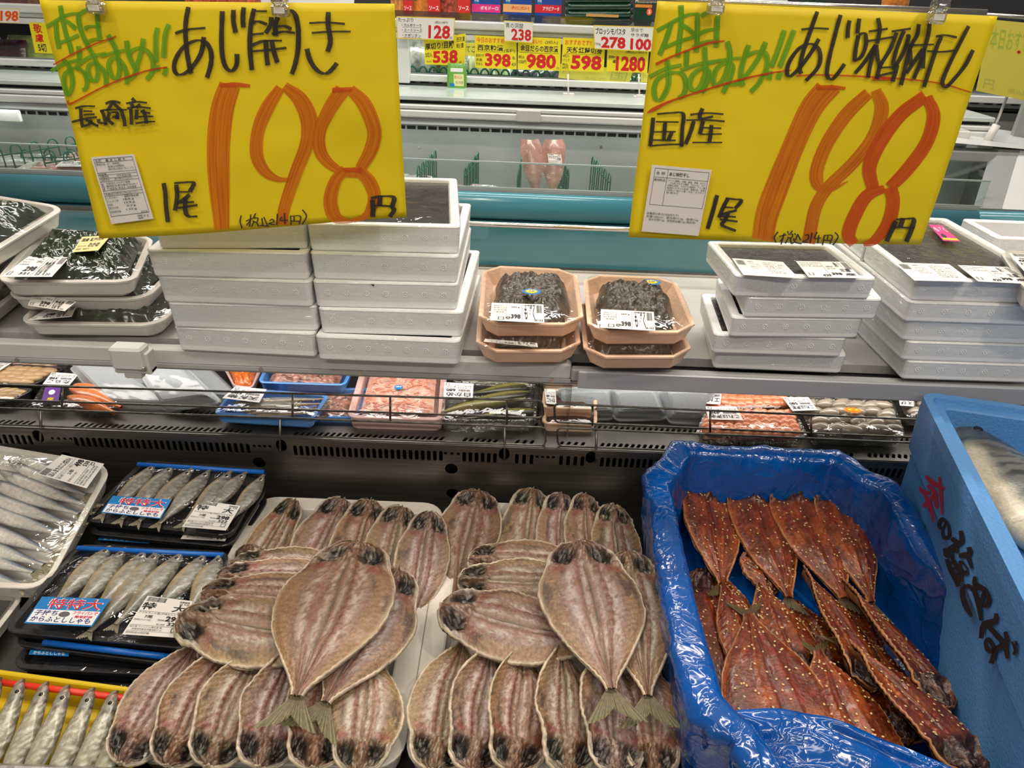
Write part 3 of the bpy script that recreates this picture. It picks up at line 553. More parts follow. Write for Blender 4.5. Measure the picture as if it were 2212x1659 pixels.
# ================================================================== fish builders
FLESH = mat('dried_fish_flesh', (1, 1, 1), .4, attr=True, noise=.22, nscale=340, bump=.7, bscale=260, coat=.12)
SKIN = mat('fish_skin_edge', (.55, .45, .33), .38, noise=.45, nscale=60, bump=.4, bscale=200, coat=.2)
FIN = mat('fish_fin', (1, 1, 1), .5, attr=True, noise=.3, nscale=300, alpha=.93)
GLAZE = mat('glazed_fish_flesh', (1, 1, 1), .3, attr=True, noise=.4, nscale=260, bump=.6, bscale=300, coat=.25)
GSKIN = mat('glazed_skin_edge', (.42, .18, .07), .35, noise=.6, nscale=45, bump=.4, bscale=150, coat=.3)
SILVER = mat('silver_fish_skin', (1, 1, 1), .32, .15, attr=True, noise=.2, nscale=260, bump=.2, bscale=400, coat=.3)
EYEB = mat('fish_eye_black', (.01, .01, .012), .1); EYEG = mat('fish_eye_ring', (.55, .50, .36), .2, .5)
def frame_on(hd, tl, roll, up=None):
    ey = (hd-tl).normalized(); ez = Vector(up or (0, 0, 1)); ez = (ez-ey*ez.dot(ey)).normalized(); ex = ey.cross(ez)
    c, s = math.cos(R(roll)), math.sin(R(roll)); ex, ez = ex*c+ez*s, ez*c-ex*s
    return Matrix(((ex.x, ey.x, ez.x, hd.x), (ex.y, ey.y, ez.y, hd.y), (ex.z, ey.z, ez.z, hd.z), (0, 0, 0, 1)))
def grid_faces(nu, nv, o=0, flip=False):
    F_ = []
    for i in range(nu-1):
        for j in range(nv-1):
            a = o+i*nv+j; f = (a, a+1, a+nv+1, a+nv); F_.append(f[::-1] if flip else f)
    return F_
def lerp(a, b, t): t = t[..., None]; return a*(1-t)+b*t
def sm(e0, e1, x): t = np.clip((x-e0)/(e1-e0), 0, 1); return t*t*(3-2*t)
def fan(name, root, L, wid, spread, kind, seed, z0=0, base=.004):
    nr, nk = 33, 7; V = []; C = []; rnd = random.Random(seed)
    for i in range(nr):
        a = -1+2*i/(nr-1); ln = wid*(.42+.58*abs(a)**1.1)*(1-.06*rnd.random())
        for k in range(nk):
            q = k/(nk-1); x = a*base+math.sin(a*spread)*ln*q; y = -L-math.cos(a*spread)*ln*q
            V.append((x, y, z0+.0012*math.sin(i*2.1)*q-.010*q*q*0-.003*q+.002*abs(a)*q))
            c = np.array(kind[0])*(1-q)+np.array(kind[1])*q; c = c*(1.25 if i % 2 else .55); C.append(c)
    me = mesh_from(name, V, grid_faces(nr, nk), FIN, smooth=True, cols=np.array(C)); return link(name, me, root)
SEEDM = None
def butterfly(lab, hd, tl, Wd, seed, kind='aji', roll=0, curlL=0., curlR=0., arch=0., group=None, nu=64, nv=45, headk=1., asym=0., fin=True, thick=1.):
    """opened (butterflied) fish lying flesh side up, head point hd, tail root tl, full width Wd"""
    hd = Vector(hd); tl = Vector(tl); L = (hd-tl).length
    root = thing('sesame_fish' if kind == 'mirin' else 'opened_fish', lab, 'fish', (0, 0, 0), group); root.matrix_world = frame_on(hd, tl, roll)
    t = np.linspace(0, 1, nu)[:, None]*np.ones((1, nv)); s = np.ones((nu, 1))*np.linspace(-1, 1, nv)[None, :]
    if kind == 'aji': tp = [0, .02, .05, .1, .15, .19, .24, .32, .42, .52, .62, .72, .82, .9, .96, 1]; wp = [.16, .34, .50, .64, .71, .74, .82, .95, 1., .97, .86, .68, .44, .24, .11, .075]
    else: tp = [0, .02, .05, .1, .16, .22, .3, .4, .5, .6, .7, .8, .9, .96, 1]; wp = [.2, .42, .62, .78, .88, .95, 1., .99, .95, .86, .70, .48, .26, .13, .10]
    wv = np.interp(t, tp, wp); wv = wv*(1+.09*(vnoise(t*7, np.sign(s)*3+1, seed)-.5)+.02*(vnoise(t*40, np.sign(s)*3+1, seed+3)-.5))
    hw = wv*Wd/2; x = s*hw*(1+asym*np.sign(s)); y = -t*L
    edge = np.abs(s); body = sm(.14, .24, t)
    th = .0075*thick*(1-edge**3)*np.clip(wv*1.3, .2, 1)
    wob = s+.03*np.sin(t*9+seed)
    groove = np.exp(-(wob/.035)**2); bl = np.exp(-((wob-.27)/.045)**2); bl2 = np.exp(-((wob+.27)/.06)**2)
    z = th+.0035*thick*(bl*(.6+.4*np.sin(t*110))+.5*bl2)*body-.003*groove*body+.0022*(fbm(t*16, s*6, seed)-.5)+.0008*np.sin((t*L*900)+np.abs(s)*22)*sm(.3, .6, edge)*body
    # open head: two hollow halves with a bony bridge and jaw rim
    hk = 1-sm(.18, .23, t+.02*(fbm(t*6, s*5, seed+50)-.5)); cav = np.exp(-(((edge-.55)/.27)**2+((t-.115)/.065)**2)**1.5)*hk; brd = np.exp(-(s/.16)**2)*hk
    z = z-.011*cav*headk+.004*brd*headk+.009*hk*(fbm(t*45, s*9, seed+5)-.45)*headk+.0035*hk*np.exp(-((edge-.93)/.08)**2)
    for sg, cu in ((-1, curlL), (1, curlR)):
        m_ = (np.sign(s) == sg)*np.abs(s)**2.2*sm(0, .3, t)*(1-.5*sm(.8, 1, t)); z = z+cu*Wd*m_; x = x*(1-.28*min(1, abs(cu)*2.2)*m_)
    z = z-arch*L*(t-.45)**2*2+.004*(fbm(t*3, s*2, seed+8)-.5)
    # colour
    n1 = fbm(t*20, s*7, seed+20); n2 = fbm(t*60, s*24, seed+21); n3 = fbm(t*9, s*4, seed+22); n4 = fbm(t*120, s*40, seed+24, 2)
    if kind == 'aji':
        tint = (seed*37 % 10)/10.
        flesh = np.array([.40, .25, .175])*(1-.25*tint); tan = np.array([.42, .255, .135]); brown = np.array([.20, .10, .055]); white = np.array([.60, .50, .43]); red = np.array([.21, .055, .04]); dark = np.array([.045, .032, .025]); pink = np.array([.38, .205, .15])
        C = flesh*np.ones((nu, nv, 3)); C = lerp(C, pink, sm(.45, .65, n3)*.6); C = lerp(C, brown, np.exp(-((edge-.19)/.05)**2)*.75*body*(.5+n1)); C = lerp(C, brown*1.4, sm(.54, .64, fbm(t*5, s*3, seed+40))*.5*body*sm(.3, .5, edge))
        C = lerp(C, tan, sm(.56, .74, edge+.2*(n1-.5))*.92*body)
        C = lerp(C, white, np.clip(np.exp(-((edge-.40)/.13)**2)+.9*np.exp(-((s+.10)/.06)**2)+.7*np.exp(-((s-.13)/.05)**2), 0, 1)*sm(.47, .55, n2*.5+n1*.5+.04)*.95*body*(1-sm(.7, .9, t)))
        C = lerp(C, brown*.9, groove*.6*body); C = lerp(C, np.array([.09, .11, .07]), np.exp(-((wob+.015)/.016)**2)*.85*body)
        C = lerp(C, red, np.clip(bl*1.3, 0, 1)*(.75+.25*np.sin(t*110+1))*.95*body*sm(.3, .45, n1+.15)); C = lerp(C, red*1.5, bl2*.35*body)
        str_ = .5+.5*np.sin(t*L*850+edge*20+n1*6); C = C*(1-.30*str_**2*sm(.35, .6, edge)*body)[..., None]
        C = lerp(C, dark*2.2, sm(.50, .62, fbm(t*8, s*5, seed+30))*sm(.45, .65, edge)*(1-sm(.42, .6, t))*body*.8)
        C = lerp(C, np.array([.66, .52, .34]), sm(.93, .99, edge)*body*.8)
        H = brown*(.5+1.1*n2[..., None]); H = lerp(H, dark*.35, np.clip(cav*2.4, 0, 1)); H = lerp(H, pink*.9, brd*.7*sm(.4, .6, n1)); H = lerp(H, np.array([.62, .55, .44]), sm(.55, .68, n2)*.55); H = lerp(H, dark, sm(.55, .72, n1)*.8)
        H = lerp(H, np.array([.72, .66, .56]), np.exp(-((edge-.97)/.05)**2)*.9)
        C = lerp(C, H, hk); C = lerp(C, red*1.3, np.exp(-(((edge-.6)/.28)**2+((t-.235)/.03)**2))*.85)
        C = C*(.86+.28*n4)[..., None]*(.72+.2*((seed*13) % 7)/6); C = C*np.array([1, 1+.06*((seed*5) % 3-1), 1+.1*((seed*7) % 3-1)]); fm = FLESH; sk = SKIN; fk = ((.16, .12, .07), (.17, .15, .06))
    else:
        base = np.array([.17, .030, .008]); org = np.array([.38, .085, .012]); dk = np.array([.055, .014, .007]); rd = np.array([.34, .035, .010]); pale = np.array([.50, .24, .13])
        C = base*np.ones((nu, nv, 3)); C = lerp(C, org, sm(.42, .66, n3)*.75); C = lerp(C, rd, sm(.5, .75, n1)*.6); C = lerp(C, org*1.1, bl*.5*body); C = lerp(C, dk, groove*.6); C = lerp(C, dk, sm(.45, .65, fbm(t*5, s*3, seed+33))*.5*sm(.2, .6, edge))
        str_ = np.sin(t*L*1300+edge*26+n1*6); C = C*.85; C = lerp(C, pale, sm(.7, .95, str_)*sm(.45, .7, edge)*.35*body*sm(.4, .6, n1)); C = lerp(C, org*1.1, sm(.88, .98, edge)*.7)
        hk2 = 1-sm(.17, .26, t+.05*(n1-.5)); H = dk*(.15+n2[..., None]*1.0); H = lerp(H, pale*.8, np.exp(-((edge-.9)/.05)**2)*.6*sm(.4, .6, n1)); H = lerp(H, pale*.7, np.exp(-((np.hypot((edge-.5)/.3, (t-.1)/.08)-1)/.12)**2)*.6*sm(.42, .55, n1)); C = lerp(C, H, hk2); C = C*(.75+.5*n4)[..., None]; fm = GLAZE; sk = GSKIN; fk = ((.10, .05, .02), (.12, .09, .03))
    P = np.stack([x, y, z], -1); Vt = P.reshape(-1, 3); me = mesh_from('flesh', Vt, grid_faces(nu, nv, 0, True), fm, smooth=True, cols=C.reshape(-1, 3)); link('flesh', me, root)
    # skin: underside + rounded rim
    B = P.copy(); B[..., 2] -= (.0045+.004*(1-edge**2)); B[..., 0] *= 1.01
    mb = MB(); step = 2; Bs = B[::step, ::4]; mb.add(Bs.reshape(-1, 3), grid_faces(Bs.shape[0], Bs.shape[1]), sk, True)
    rim = [P[i, 0] for i in range(nu-1, -1, -1)]+[P[0, j] for j in range(4, nv-3, 4)]+[P[i, nv-1] for i in range(nu)]
    rnd = random.Random(seed); n = 7; V = []; 
    for k, p in enumerate(rim):
        a = np.array(rim[max(k-1, 0)]); b = np.array(rim[min(k+1, len(rim)-1)]); d = (b-a); d /= (np.linalg.norm(d) or 1); nn = np.array([-d[1], d[0], 0]); 
        rr = (.0009+.0013*float(vnoise(k*.11, 3, seed+60)))*(.85 if kind == 'mirin' else 1.)
        for q in range(n):
            an = 2*math.pi*q/n; V.append(Vector(np.array(p)+nn*math.cos(an)*rr+np.array([0, 0, math.sin(an)*rr*1.3-.0012])))
    mb.add(V, [(k*n+q, k*n+(q+1) % n, (k+1)*n+(q+1) % n, (k+1)*n+q) for k in range(len(rim)-1) for q in range(n)], sk, True)
    me = mesh_from('skin', mb.V, mb.F, mb.m, mb.mi, mb.sm); link('skin', me, root)
    if fin: fan('tail_fin', root, L*.985, .046 if kind == 'aji' else .030, .62, fk, seed, float(P[-1, nv//2, 2])-.002)
    if kind == 'mirin':
        rs = random.Random(seed*3+1); V = []; F_ = []
        for q in range(64):
            i = int(rs.uniform(.17, .95)*(nu-1)); j = int(rs.uniform(.06, .94)*(nv-1)); c = P[i, j]; an = rs.uniform(0, math.pi); o = len(V)
            a, b = .0016, .0011; ca, sa = math.cos(an), math.sin(an)
            for u, v, w in ((a, 0, 0), (.3*a, b, 0), (-.8*a, .6*b, 0), (-.8*a, -.6*b, 0), (.3*a, -b, 0), (0, 0, .0008)):
                V.append((c[0]+u*ca-v*sa, c[1]+u*sa+v*ca, c[2]+w+.0006))
            F_ += [(o, o+1, o+5), (o+1, o+2, o+5), (o+2, o+3, o+5), (o+3, o+4, o+5), (o+4, o, o+5)]
        tag(link('sesame_seeds', mesh_from('sesame_seeds', V, F_, mat('sesame', (.62, .44, .20), .45), smooth=True), root), kind='stuff')
    return root
def whole_fish(name, lab, hd, tl, Hd, seed, scheme, group=None, bend=0., thick=.62, eye=True, up=None, nu=40, nv=20, finL=.018, roll=0, tp=None, wp=None, mouth=True):
    """round fish lying on its side; Hd = body depth"""
    hd = Vector(hd); tl = Vector(tl); L = (hd-tl).length; root = thing(name, lab, 'fish', (0, 0, 0), group); root.matrix_world = frame_on(hd, tl, roll, up)
    tp = tp or [0, .02, .06, .12, .18, .28, .42, .56, .7, .82, .92, 1]; wp = wp or [.10, .24, .42, .60, .74, .92, 1., .93, .70, .45, .28, .24]
    t = np.linspace(0, 1, nu)[:, None]*np.ones((1, nv+1)); a = np.ones((nu, 1))*np.linspace(0, 2*math.pi, nv+1)[None, :]
    w = np.interp(t, tp, wp)*Hd/2; x = np.cos(a)*w*(1+.04*(fbm(t*6, np.cos(a), seed)-.5)); z = np.sin(a)*w*thick; y = -t*L
    if scheme == 'shishamo': x = x+np.where(np.cos(a) < 0, -.0022*np.exp(-((t-.42)/.22)**2), 0)
    cx = bend*L*np.sin(math.pi*t); x = x+cx
    n1 = fbm(t*14, a*1.2, seed+2); n2 = fbm(t*60, a*5, seed+3); dv = np.cos(a); up_ = np.sin(a)
    if scheme == 'shishamo':
        belly = np.array([.40, .30, .17]); mid = np.array([.27, .25, .21]); back = np.array([.13, .115, .08]); C = lerp(belly*np.ones(t.shape+(3,)), mid, sm(-.55, -.05, dv)); C = lerp(C, back, sm(.3, .85, dv)*.85); n5 = fbm(t*150, a*10, seed+9, 2); C = lerp(C, np.array([.42, .43, .42]), sm(.5, .64, n5)*.6*sm(-.6, -.1, dv)); C = lerp(C, back*.6, np.exp(-((dv-.1)/.12)**2)*.3)
    elif scheme == 'silver': 
        C = lerp(np.array([.55, .53, .48])*np.ones(t.shape+(3,)), np.array([.035, .06, .11]), sm(.42, .66, dv)); C = lerp(C, np.array([.30, .36, .42]), sm(.1, .4, dv)*(1-sm(.42, .6, dv))*.7); C = lerp(C, np.array([.10, .16, .24]), sm(.62, .85, t)*sm(-.4, .2, dv)*.8); C = lerp(C, np.array([.78, .73, .67]), (1-sm(-.1, .3, dv))*(1-sm(.5, .68, t)))
    elif scheme == 'yellow': C = lerp(np.array([.34, .31, .22])*np.ones(t.shape+(3,)), np.array([.12, .11, .075]), sm(-.1, .8, dv)*.85); n5 = fbm(t*170, a*11, seed+9, 2); C = lerp(C, np.array([.56, .54, .48]), sm(.50, .62, n5)*.75*sm(-.9, -.3, dv)); C = lerp(C, np.array([.45, .20, .16]), (1-sm(.02, .07, t))*.8)
    elif scheme == 'dark': C = lerp(np.array([.17, .145, .035])*np.ones(t.shape+(3,)), np.array([.025, .024, .012]), sm(-.1, .6, dv)); C = lerp(C, np.array([.35, .30, .07]), np.exp(-((dv+.1)/.25)**2)*.7)
    elif scheme == 'mackerel':
        st = np.sin(t*95+np.cos(a*2+t*8)*3+n1*7); C = lerp(np.array([.52, .47, .36])*np.ones(t.shape+(3,)), np.array([.16, .17, .165]), sm(-.62, -.3, dv+.3*(n1-.5))); C = lerp(C, np.array([.02, .025, .03]), sm(.1, .5, st)*sm(-.55, -.2, dv)*sm(.12, .2, t)*.9); C = lerp(C, np.array([.20, .42, .28]), np.exp(-((t-.16)/.04)**2)*sm(-.1, -.6, dv)*.8)
        C = lerp(C, np.array([.035, .035, .035]), (1-sm(.14, .26, t))*sm(-1.3, -.8, dv+.5*(n1-.5))*.85); C = lerp(C, np.array([.06, .05, .04]), np.exp(-(((t-.26)/.03)**2+((dv+.05)/.3)**2))*.9)
    elif scheme == 'pink': C = lerp(np.array([.5, .20, .15])*np.ones(t.shape+(3,)), np.array([.25, .08, .07]), sm(-.2, .7, dv)*n1)
    if scheme in ('shishamo', 'yellow', 'silver', 'mackerel'):
        g = np.exp(-((t-.175+.03*dv**2)/.010)**2)*sm(-1, -.6, dv); C = C*(1-.75*g)[..., None]; C = C*(1-.35*(1-sm(.14, .18, t))*sm(.4, .6, n1+.1))[..., None]; hd_ = 1-sm(.13, .17, t); C = lerp(C, C*.6+.06, hd_*sm(.45, .6, n2)); C = lerp(C, np.array([.13, .095, .06]), np.exp(-((t-.20)/.02)**2)*np.exp(-((dv+.35)/.22)**2)*.8)
    C = C*(.88+.24*n2)[..., None]
    me = mesh_from('body', np.stack([x, y, z], -1).reshape(-1, 3), grid_faces(nu, nv+1), SILVER, smooth=True, cols=C.reshape(-1, 3)); link('body', me, root)
    def wat(tt): return float(np.interp(tt, tp, wp))*Hd/2
    if eye:
        mb = MB(); te = .085 if scheme == 'mackerel' else .10; ex = wat(te)*.22+bend*L*math.sin(math.pi*te); ez = wat(te)*thick*.93; r = wat(te)*(.5 if scheme != 'mackerel' else .3)
        par_ = root
        for rr, zz, m_ in ((r, 0, EYEG), (r*(.62 if scheme != 'mackerel' else .8), r*.3, EYEB)):
            mb = MB(); V = []
            for i in range(5):
                ph = i/4*math.pi/2
                for k in range(14): an = 2*math.pi*k/14; V.append((ex+rr*math.cos(ph)*math.cos(an), -te*L+rr*math.cos(ph)*math.sin(an), ez-r*.2+zz+rr*.45*math.sin(ph)))
            mb.add(V, [(i*14+k, i*14+(k+1) % 14, (i+1)*14+(k+1) % 14, (i+1)*14+k) for i in range(4) for k in range(14)], m_, True); nm_ = 'eye' if par_ is root else 'pupil'
            par_ = link(nm_, mesh_from(nm_, mb.V, mb.F, mb.m, mb.mi, mb.sm), par_)
    if mouth:
        mb = MB(); w0 = wat(.03); mb.loft([(-w0*1.3, -.045*L, -w0*.3), (w0*.2, -.03*L, -w0*.3), (w0*.9, .022*L, 0), (-w0*.1, .016*L, 0)], [(0, 0), (0, w0*.5), (w0*.3, w0*.8)], w0*.4, 2, mat('fish_jaw', (.22, .19, .14), .35, .3, noise=.4, nscale=400), smooth=True); link('jaw', mesh_from('jaw', mb.V, mb.F, mb.m, mb.mi, mb.sm), root)
    fk = {'silver': ((.14, .12, .05), (.38, .34, .22)), 'mackerel': ((.08, .08, .07), (.1, .1, .09))}.get(scheme, ((.22, .19, .12), (.32, .29, .2)))
    if finL: 
        f = fan('tail_fin', root, L*.98, finL, .5, fk, seed, 0, base=wat(1)*.9)
    if scheme in ('shishamo', 'yellow'):
        mb = MB(); tq = .22; xq = -wat(tq)*.55+bend*L*math.sin(math.pi*tq); mb.add([(xq, -tq*L, wat(tq)*thick*.8), (xq-.0015, -(tq+.02)*L, wat(tq)*thick*.72), (xq-.002, -(tq+.13)*L, wat(tq)*thick*.84), (xq+.0012, -(tq+.12)*L, wat(tq)*thick*.95), (xq+.0015, -(tq+.02)*L, wat(tq)*thick*.98)], [(0, 1, 2, 3, 4)], mat('pectoral_fin', (.16, .12, .07), .4)); link('pectoral_fin', mesh_from('pectoral_fin', mb.V, mb.F, mb.m), root)
    return root
# ================================================================== foam trays under the opened fish
FOAMW = mat('white_foam', (.74, .70, .65), .5, noise=.05, nscale=300, bump=.25, bscale=500)
FOAMT = mat('foam_sheet', (.74, .69, .63), .42, noise=.03, nscale=200, bump=.2, bscale=900)
def wq(x0, y0, x1, y1, z): return [Vector((x0, y0, z)), Vector((x1, y0, z)), Vector((x1, y1, z)), Vector((x0, y1, z))]
def open_tray(lab, Q, h, flat, slope, r, m, name='foam_tray', cat='tray', group=None, nseg=6, t=.003, mcap=None, lip=.0):
    """tray with flat rim; Q = rim corners"""
    c = sum((Vector(q) for q in Q), Vector())/4; root = thing(name, lab, cat, c-Vector((0, 0, h)), group)
    pr = [(slope*.9, -h), (slope*.5, -h*.85), (.002, -t-.001), (0, -t), (0, -.0008), (.0012, 0), (flat, 0), (flat+.002, -.001), (flat+slope*.5, -h*.8), (flat+slope, -h+t)]
    MB().loft(Q, pr, r, nseg, m, cap0=True, smooth=False, mcap=mcap).build('tray', root); return root
open_tray('white foam tray under the left heap of opened fish', wq(-.356, .404, -.0903, .800, .800), .030, .024, .012, .03, FOAMT, group='white foam trays of opened fish')
open_tray('white foam tray under the right heap of opened fish', wq(-.0897, .404, .176, .806, .800), .030, .024, .012, .03, FOAMT, group='white foam trays of opened fish')
def A(head, tail, zh, zt, wpx, seed, lab, **k):
    """opened fish from pixels of head and tail root and their heights; wpx = widest part in pixels"""
    h = PZ(*head, zh); t_ = PZ(*tail, zt); mid = (h+t_)/2; d = (mid-Vector((0, 0, CZ))); dep = d.dot(_f)
    return butterfly(lab, h, t_, wpx*dep/F, seed, **k)
GL = 'opened fish heaped on the left foam tray'; GR_ = 'opened fish heaped on the right foam tray'
# back row, left tray
A((636, 1082), (500, 1310), .815, .79, 90, 1, 'opened fish at the back left corner of the left heap, head up', roll=-28, curlR=.18, group=GL)
A((742, 1080), (628, 1330), .822, .79, 130, 2, 'second fish from the left in the back row of the left heap', roll=-24, curlR=.15, group=GL)
A((800, 1082), (742, 1340), .826, .79, 130, 3, 'middle fish of the back row in the left heap with dark head', roll=-22, curlR=.15, group=GL)
A((868, 1096), (818, 1350), .83, .79, 130, 4, 'fourth fish from the left in the back row of the left heap', roll=-20, curlR=.12, group=GL)
A((930, 1108), (885, 1360), .83, .79, 120, 5, 'rightmost fish in the back row of the left heap by the foam rim', roll=-16, curlR=.1, group=GL)
A((538, 1180), (560, 1400), .812, .80, 110, 6, 'opened fish with orange belly flap at the left edge of the left tray', roll=-10, curlR=.1, group=GL)
# front row left (heads towards the viewer, overlapping)
A((262, 1650), (425, 1392), .806, .822, 150, 11, 'leftmost fish of the front row in the left heap beside the yellow tray', roll=14, curlR=.18, group=GL, thick=1.2, fin=False)
A((362, 1655), (498, 1400), .812, .828, 165, 12, 'second fish from the left in the front row of the left heap', roll=17, curlR=.22, group=GL, thick=1.2, fin=False)
A((450, 1656), (560, 1405), .818, .832, 165, 13, 'third fish from the left in the front row of the left heap', roll=18, curlR=.22, group=GL, thick=1.2, fin=False)
A((560, 1658), (632, 1405), .824, .836, 170, 14, 'fourth fish from the left in the front row of the left heap', roll=18, curlR=.22, group=GL, thick=1.2, fin=False)
A((672, 1660), (715, 1400), .828, .838, 170, 15, 'fifth fish from the left in the front row of the left heap', roll=16, curlR=.2, group=GL, thick=1.2, fin=False)
A((775, 1670), (800, 1400), .826, .836, 165, 16, 'rightmost fish of the front row in the left heap beside the foam rim', roll=8, curlR=.1, group=GL, thick=1.2, fin=False)
# middle rows left
A((500, 1222), (790, 1236), .828, .828, 110, 7, 'sideways fish at the back of the stacked middle of the left heap', roll=14, curlR=.0, curlL=.22, group=GL, fin=False)
A((468, 1250), (800, 1262), .834, .834, 115, 8, 'second sideways fish from the back in the left heap', roll=14, curlL=.22, group=GL, fin=False)
A((436, 1285), (790, 1300), .84, .84, 125, 9, 'third sideways fish from the back in the left heap', roll=14, curlL=.22, group=GL, fin=False)
A((388, 1336), (770, 1392), .848, .846, 200, 10, 'large sideways fish with salt crystals whose head reaches over the packs', roll=-3, group=GL, fin=False, headk=1.2)
A((862, 1232), (702, 1516), .850, .856, 190, 17, 'opened fish half under the topmost one, tail towards the viewer', roll=-8, group=GL)
A((776, 1172), (640, 1500), .872, .872, 258, 18, 'topmost large opened fish of the left heap with green centre line', roll=2, arch=.02, group=GL, headk=1.25)
# right tray
A((1034, 1062), (982, 1300), .82, .79, 150, 21, 'leftmost fish in the back row of the right heap, half closed', roll=-12, curlR=.28, group=GR_)
A((1150, 1058), (1130, 1310), .826, .79, 130, 22, 'second fish from the left in the back row of the right heap', roll=-14, curlR=.12, group=GR_)
A((1210, 1068), (1205, 1310), .828, .79, 110, 23, 'middle fish of the back row in the right heap with white edge', roll=-20, curlR=.15, group=GR_)
A((1262, 1070), (1275, 1300), .83, .79, 105, 24, 'fourth fish from the left in the back row of the right heap', roll=-20, curlR=.15, group=GR_)
A((1322, 1092), (1345, 1330), .828, .79, 115, 25, 'rightmost fish in the back row of the right heap beside the blue bag', roll=-12, curlR=.1, group=GR_)
A((935, 1665), (1000, 1385), .806, .822, 180, 31, 'leftmost fish of the front row in the right heap', roll=10, curlR=.14, group=GR_, thick=1.2, fin=False)
A((1016, 1668), (1062, 1392), .814, .828, 175, 32, 'second fish from the left in the front row of the right heap', roll=16, curlR=.22, group=GR_, thick=1.2, fin=False)
A((1108, 1668), (1128, 1392), .82, .832, 175, 33, 'third fish from the left in the front row of the right heap', roll=17, curlR=.22, group=GR_, thick=1.2, fin=False)
A((1226, 1670), (1210, 1392), .826, .836, 180, 34, 'fourth fish from the left in the front row of the right heap', roll=17, curlR=.22, group=GR_, thick=1.2, fin=False)
A((1330, 1674), (1302, 1400), .830, .838, 180, 35, 'fifth fish from the left in the front row of the right heap', roll=15, curlR=.2, group=GR_, thick=1.2, fin=False)
A((1415, 1680), (1385, 1410), .824, .832, 150, 36, 'rightmost fish of the front row in the right heap beside the blue bag', roll=-6, group=GR_, thick=1.2, fin=False)
A((1012, 1212), (1300, 1228), .828, .828, 125, 27, 'sideways fish at the back of the stacked middle of the right heap', roll=14, curlL=.22, group=GR_, fin=False)
A((990, 1258), (1300, 1262), .836, .836, 125, 28, 'second sideways fish from the back in the right heap', roll=14, curlL=.22, group=GR_, fin=False)
A((952, 1312), (1300, 1400), .848, .842, 200, 29, 'large sideways fish of the right heap with grey head pointing left', roll=-2, group=GR_, fin=False, headk=1.2)
A((1356, 1196), (1400, 1502), .850, .856, 165, 37, 'opened fish half under the topmost one beside the blue bag, tail forward', roll=6, group=GR_)
A((1250, 1172), (1322, 1484), .872, .870, 232, 38, 'topmost large opened fish of the right heap with its tail forward', roll=-2, arch=.02, group=GR_, headk=1.25)
# ================================================================== packages
FILM = film('cling_film', (.98, .98, .97), .02, .34, bump=.35, bscale=38, rough=.05)
FILMW = film('shrink_wrap', (.97, .98, .97), .03, .35, bump=1., bscale=30, rough=.08, stretch=(1, 1, 5))
BLKF = mat('black_foam_tray', (.012, .012, .014), .38, noise=.3, nscale=300, bump=.4, bscale=900, coat=.3)
BLUES = mat('blue_straw', (.005, .13, .55), .3); REDS = mat('red_straw', (.75, .04, .015), .3); YELT = mat('yellow_tray_plastic', (.72, .52, .01), .25, coat=.4)
WTRAY = mat('white_glossy_tray', (.72, .68, .63), .25, coat=.3); EPS = mat('white_polystyrene', (.88, .88, .88), .55, noise=.04, nscale=350, bump=.12, bscale=600)
PEACH = mat('peach_wood_print', (.95, .64, .45), .35, noise=.12, nscale=16, stretch=(1, 14, 1), coat=.3); BLUET = mat('blue_plastic_tray', (.10, .30, .72), .3, coat=.4); GREYT = mat('grey_foam_tray', (.34, .36, .37), .45, noise=.06, nscale=200, bump=.2, bscale=700)
PINKT = mat('pink_foam_tray', (.78, .52, .47), .4); CLEART = film('clear_tray', (.92, .93, .90), .12, .6, bump=.5, bscale=90)
STB = mat('sticker_blue', (.01, .20, .55), .35); STR = mat('sticker_red', (.62, .015, .03), .4); STW = mat('sticker_white', (.85, .85, .88), .4); STN = mat('sticker_navy', (.01, .02, .16), .4); STY = mat('sticker_yellow', (.85, .62, .02), .4); STP = mat('sticker_pink', (.75, .03, .22), .4); STO = mat('sticker_orange', (.85, .22, .01), .4); PURP = mat('sticker_purple', (.12, .03, .25), .4)
def lift(Q, dz): return [Vector(q)+Vector((0, 0, dz)) for q in Q]
def filmtop(root, Q, r, dome=.004, ins=.001, drop=.006, m=None, n=22):
    """stretched film: domed sheet mapped on Q with a short skirt"""
    Q = [Vector(q) for q in Q]; mb = MB(); V = []; rr = random.random()*9
    for j in range(n+1):
        for i in range(n+1):
            u, v = i/n, j/n; a, b = 2*u-1, 2*v-1
            # squircle so the sheet follows the rounded corners
            k = 1-.13*abs(a*b)**2.5*min(1, r/.02); uu, vv = .5+.5*a*k, .5+.5*b*k
            V.append(bil(Q, uu, vv)+Vector((0, 0, dome*(1-a**4)*(1-b**4)+.0012*(float(vnoise(u*9, v*9, int(rr*50)))-.5)+.0008)))
    mb.add(V, [(j*(n+1)+i, j*(n+1)+i+1, (j+1)*(n+1)+i+1, (j+1)*(n+1)+i) for j in range(n) for i in range(n)], m or FILM, True)
    return mb.build('cling_film', root)
def tray_pack(name, lab, cat, Q, h, flat, slope, r, m, group=None, filmed=True, dome=.004, nseg=5, floor=None):
    Q = [Vector(q) for q in Q]; c = sum(Q, Vector())/4; root = thing(name, lab, cat, c-Vector((0, 0, h)), group)
    pr = [(slope*1.0, -h), (slope*.55, -h*.8), (.0025, -.004), (.0005, -.0034), (0, -.0008), (.001, 0), (flat, 0), (flat+.0015, -.001), (flat+slope*.6, -h*.8), (flat+slope, -h+.003)]
    MB().loft(Q, pr, r, nseg, m, cap0=True, mcap=floor).build('tray', root)
    if filmed: filmtop(root, Q, r, dome)
    return root
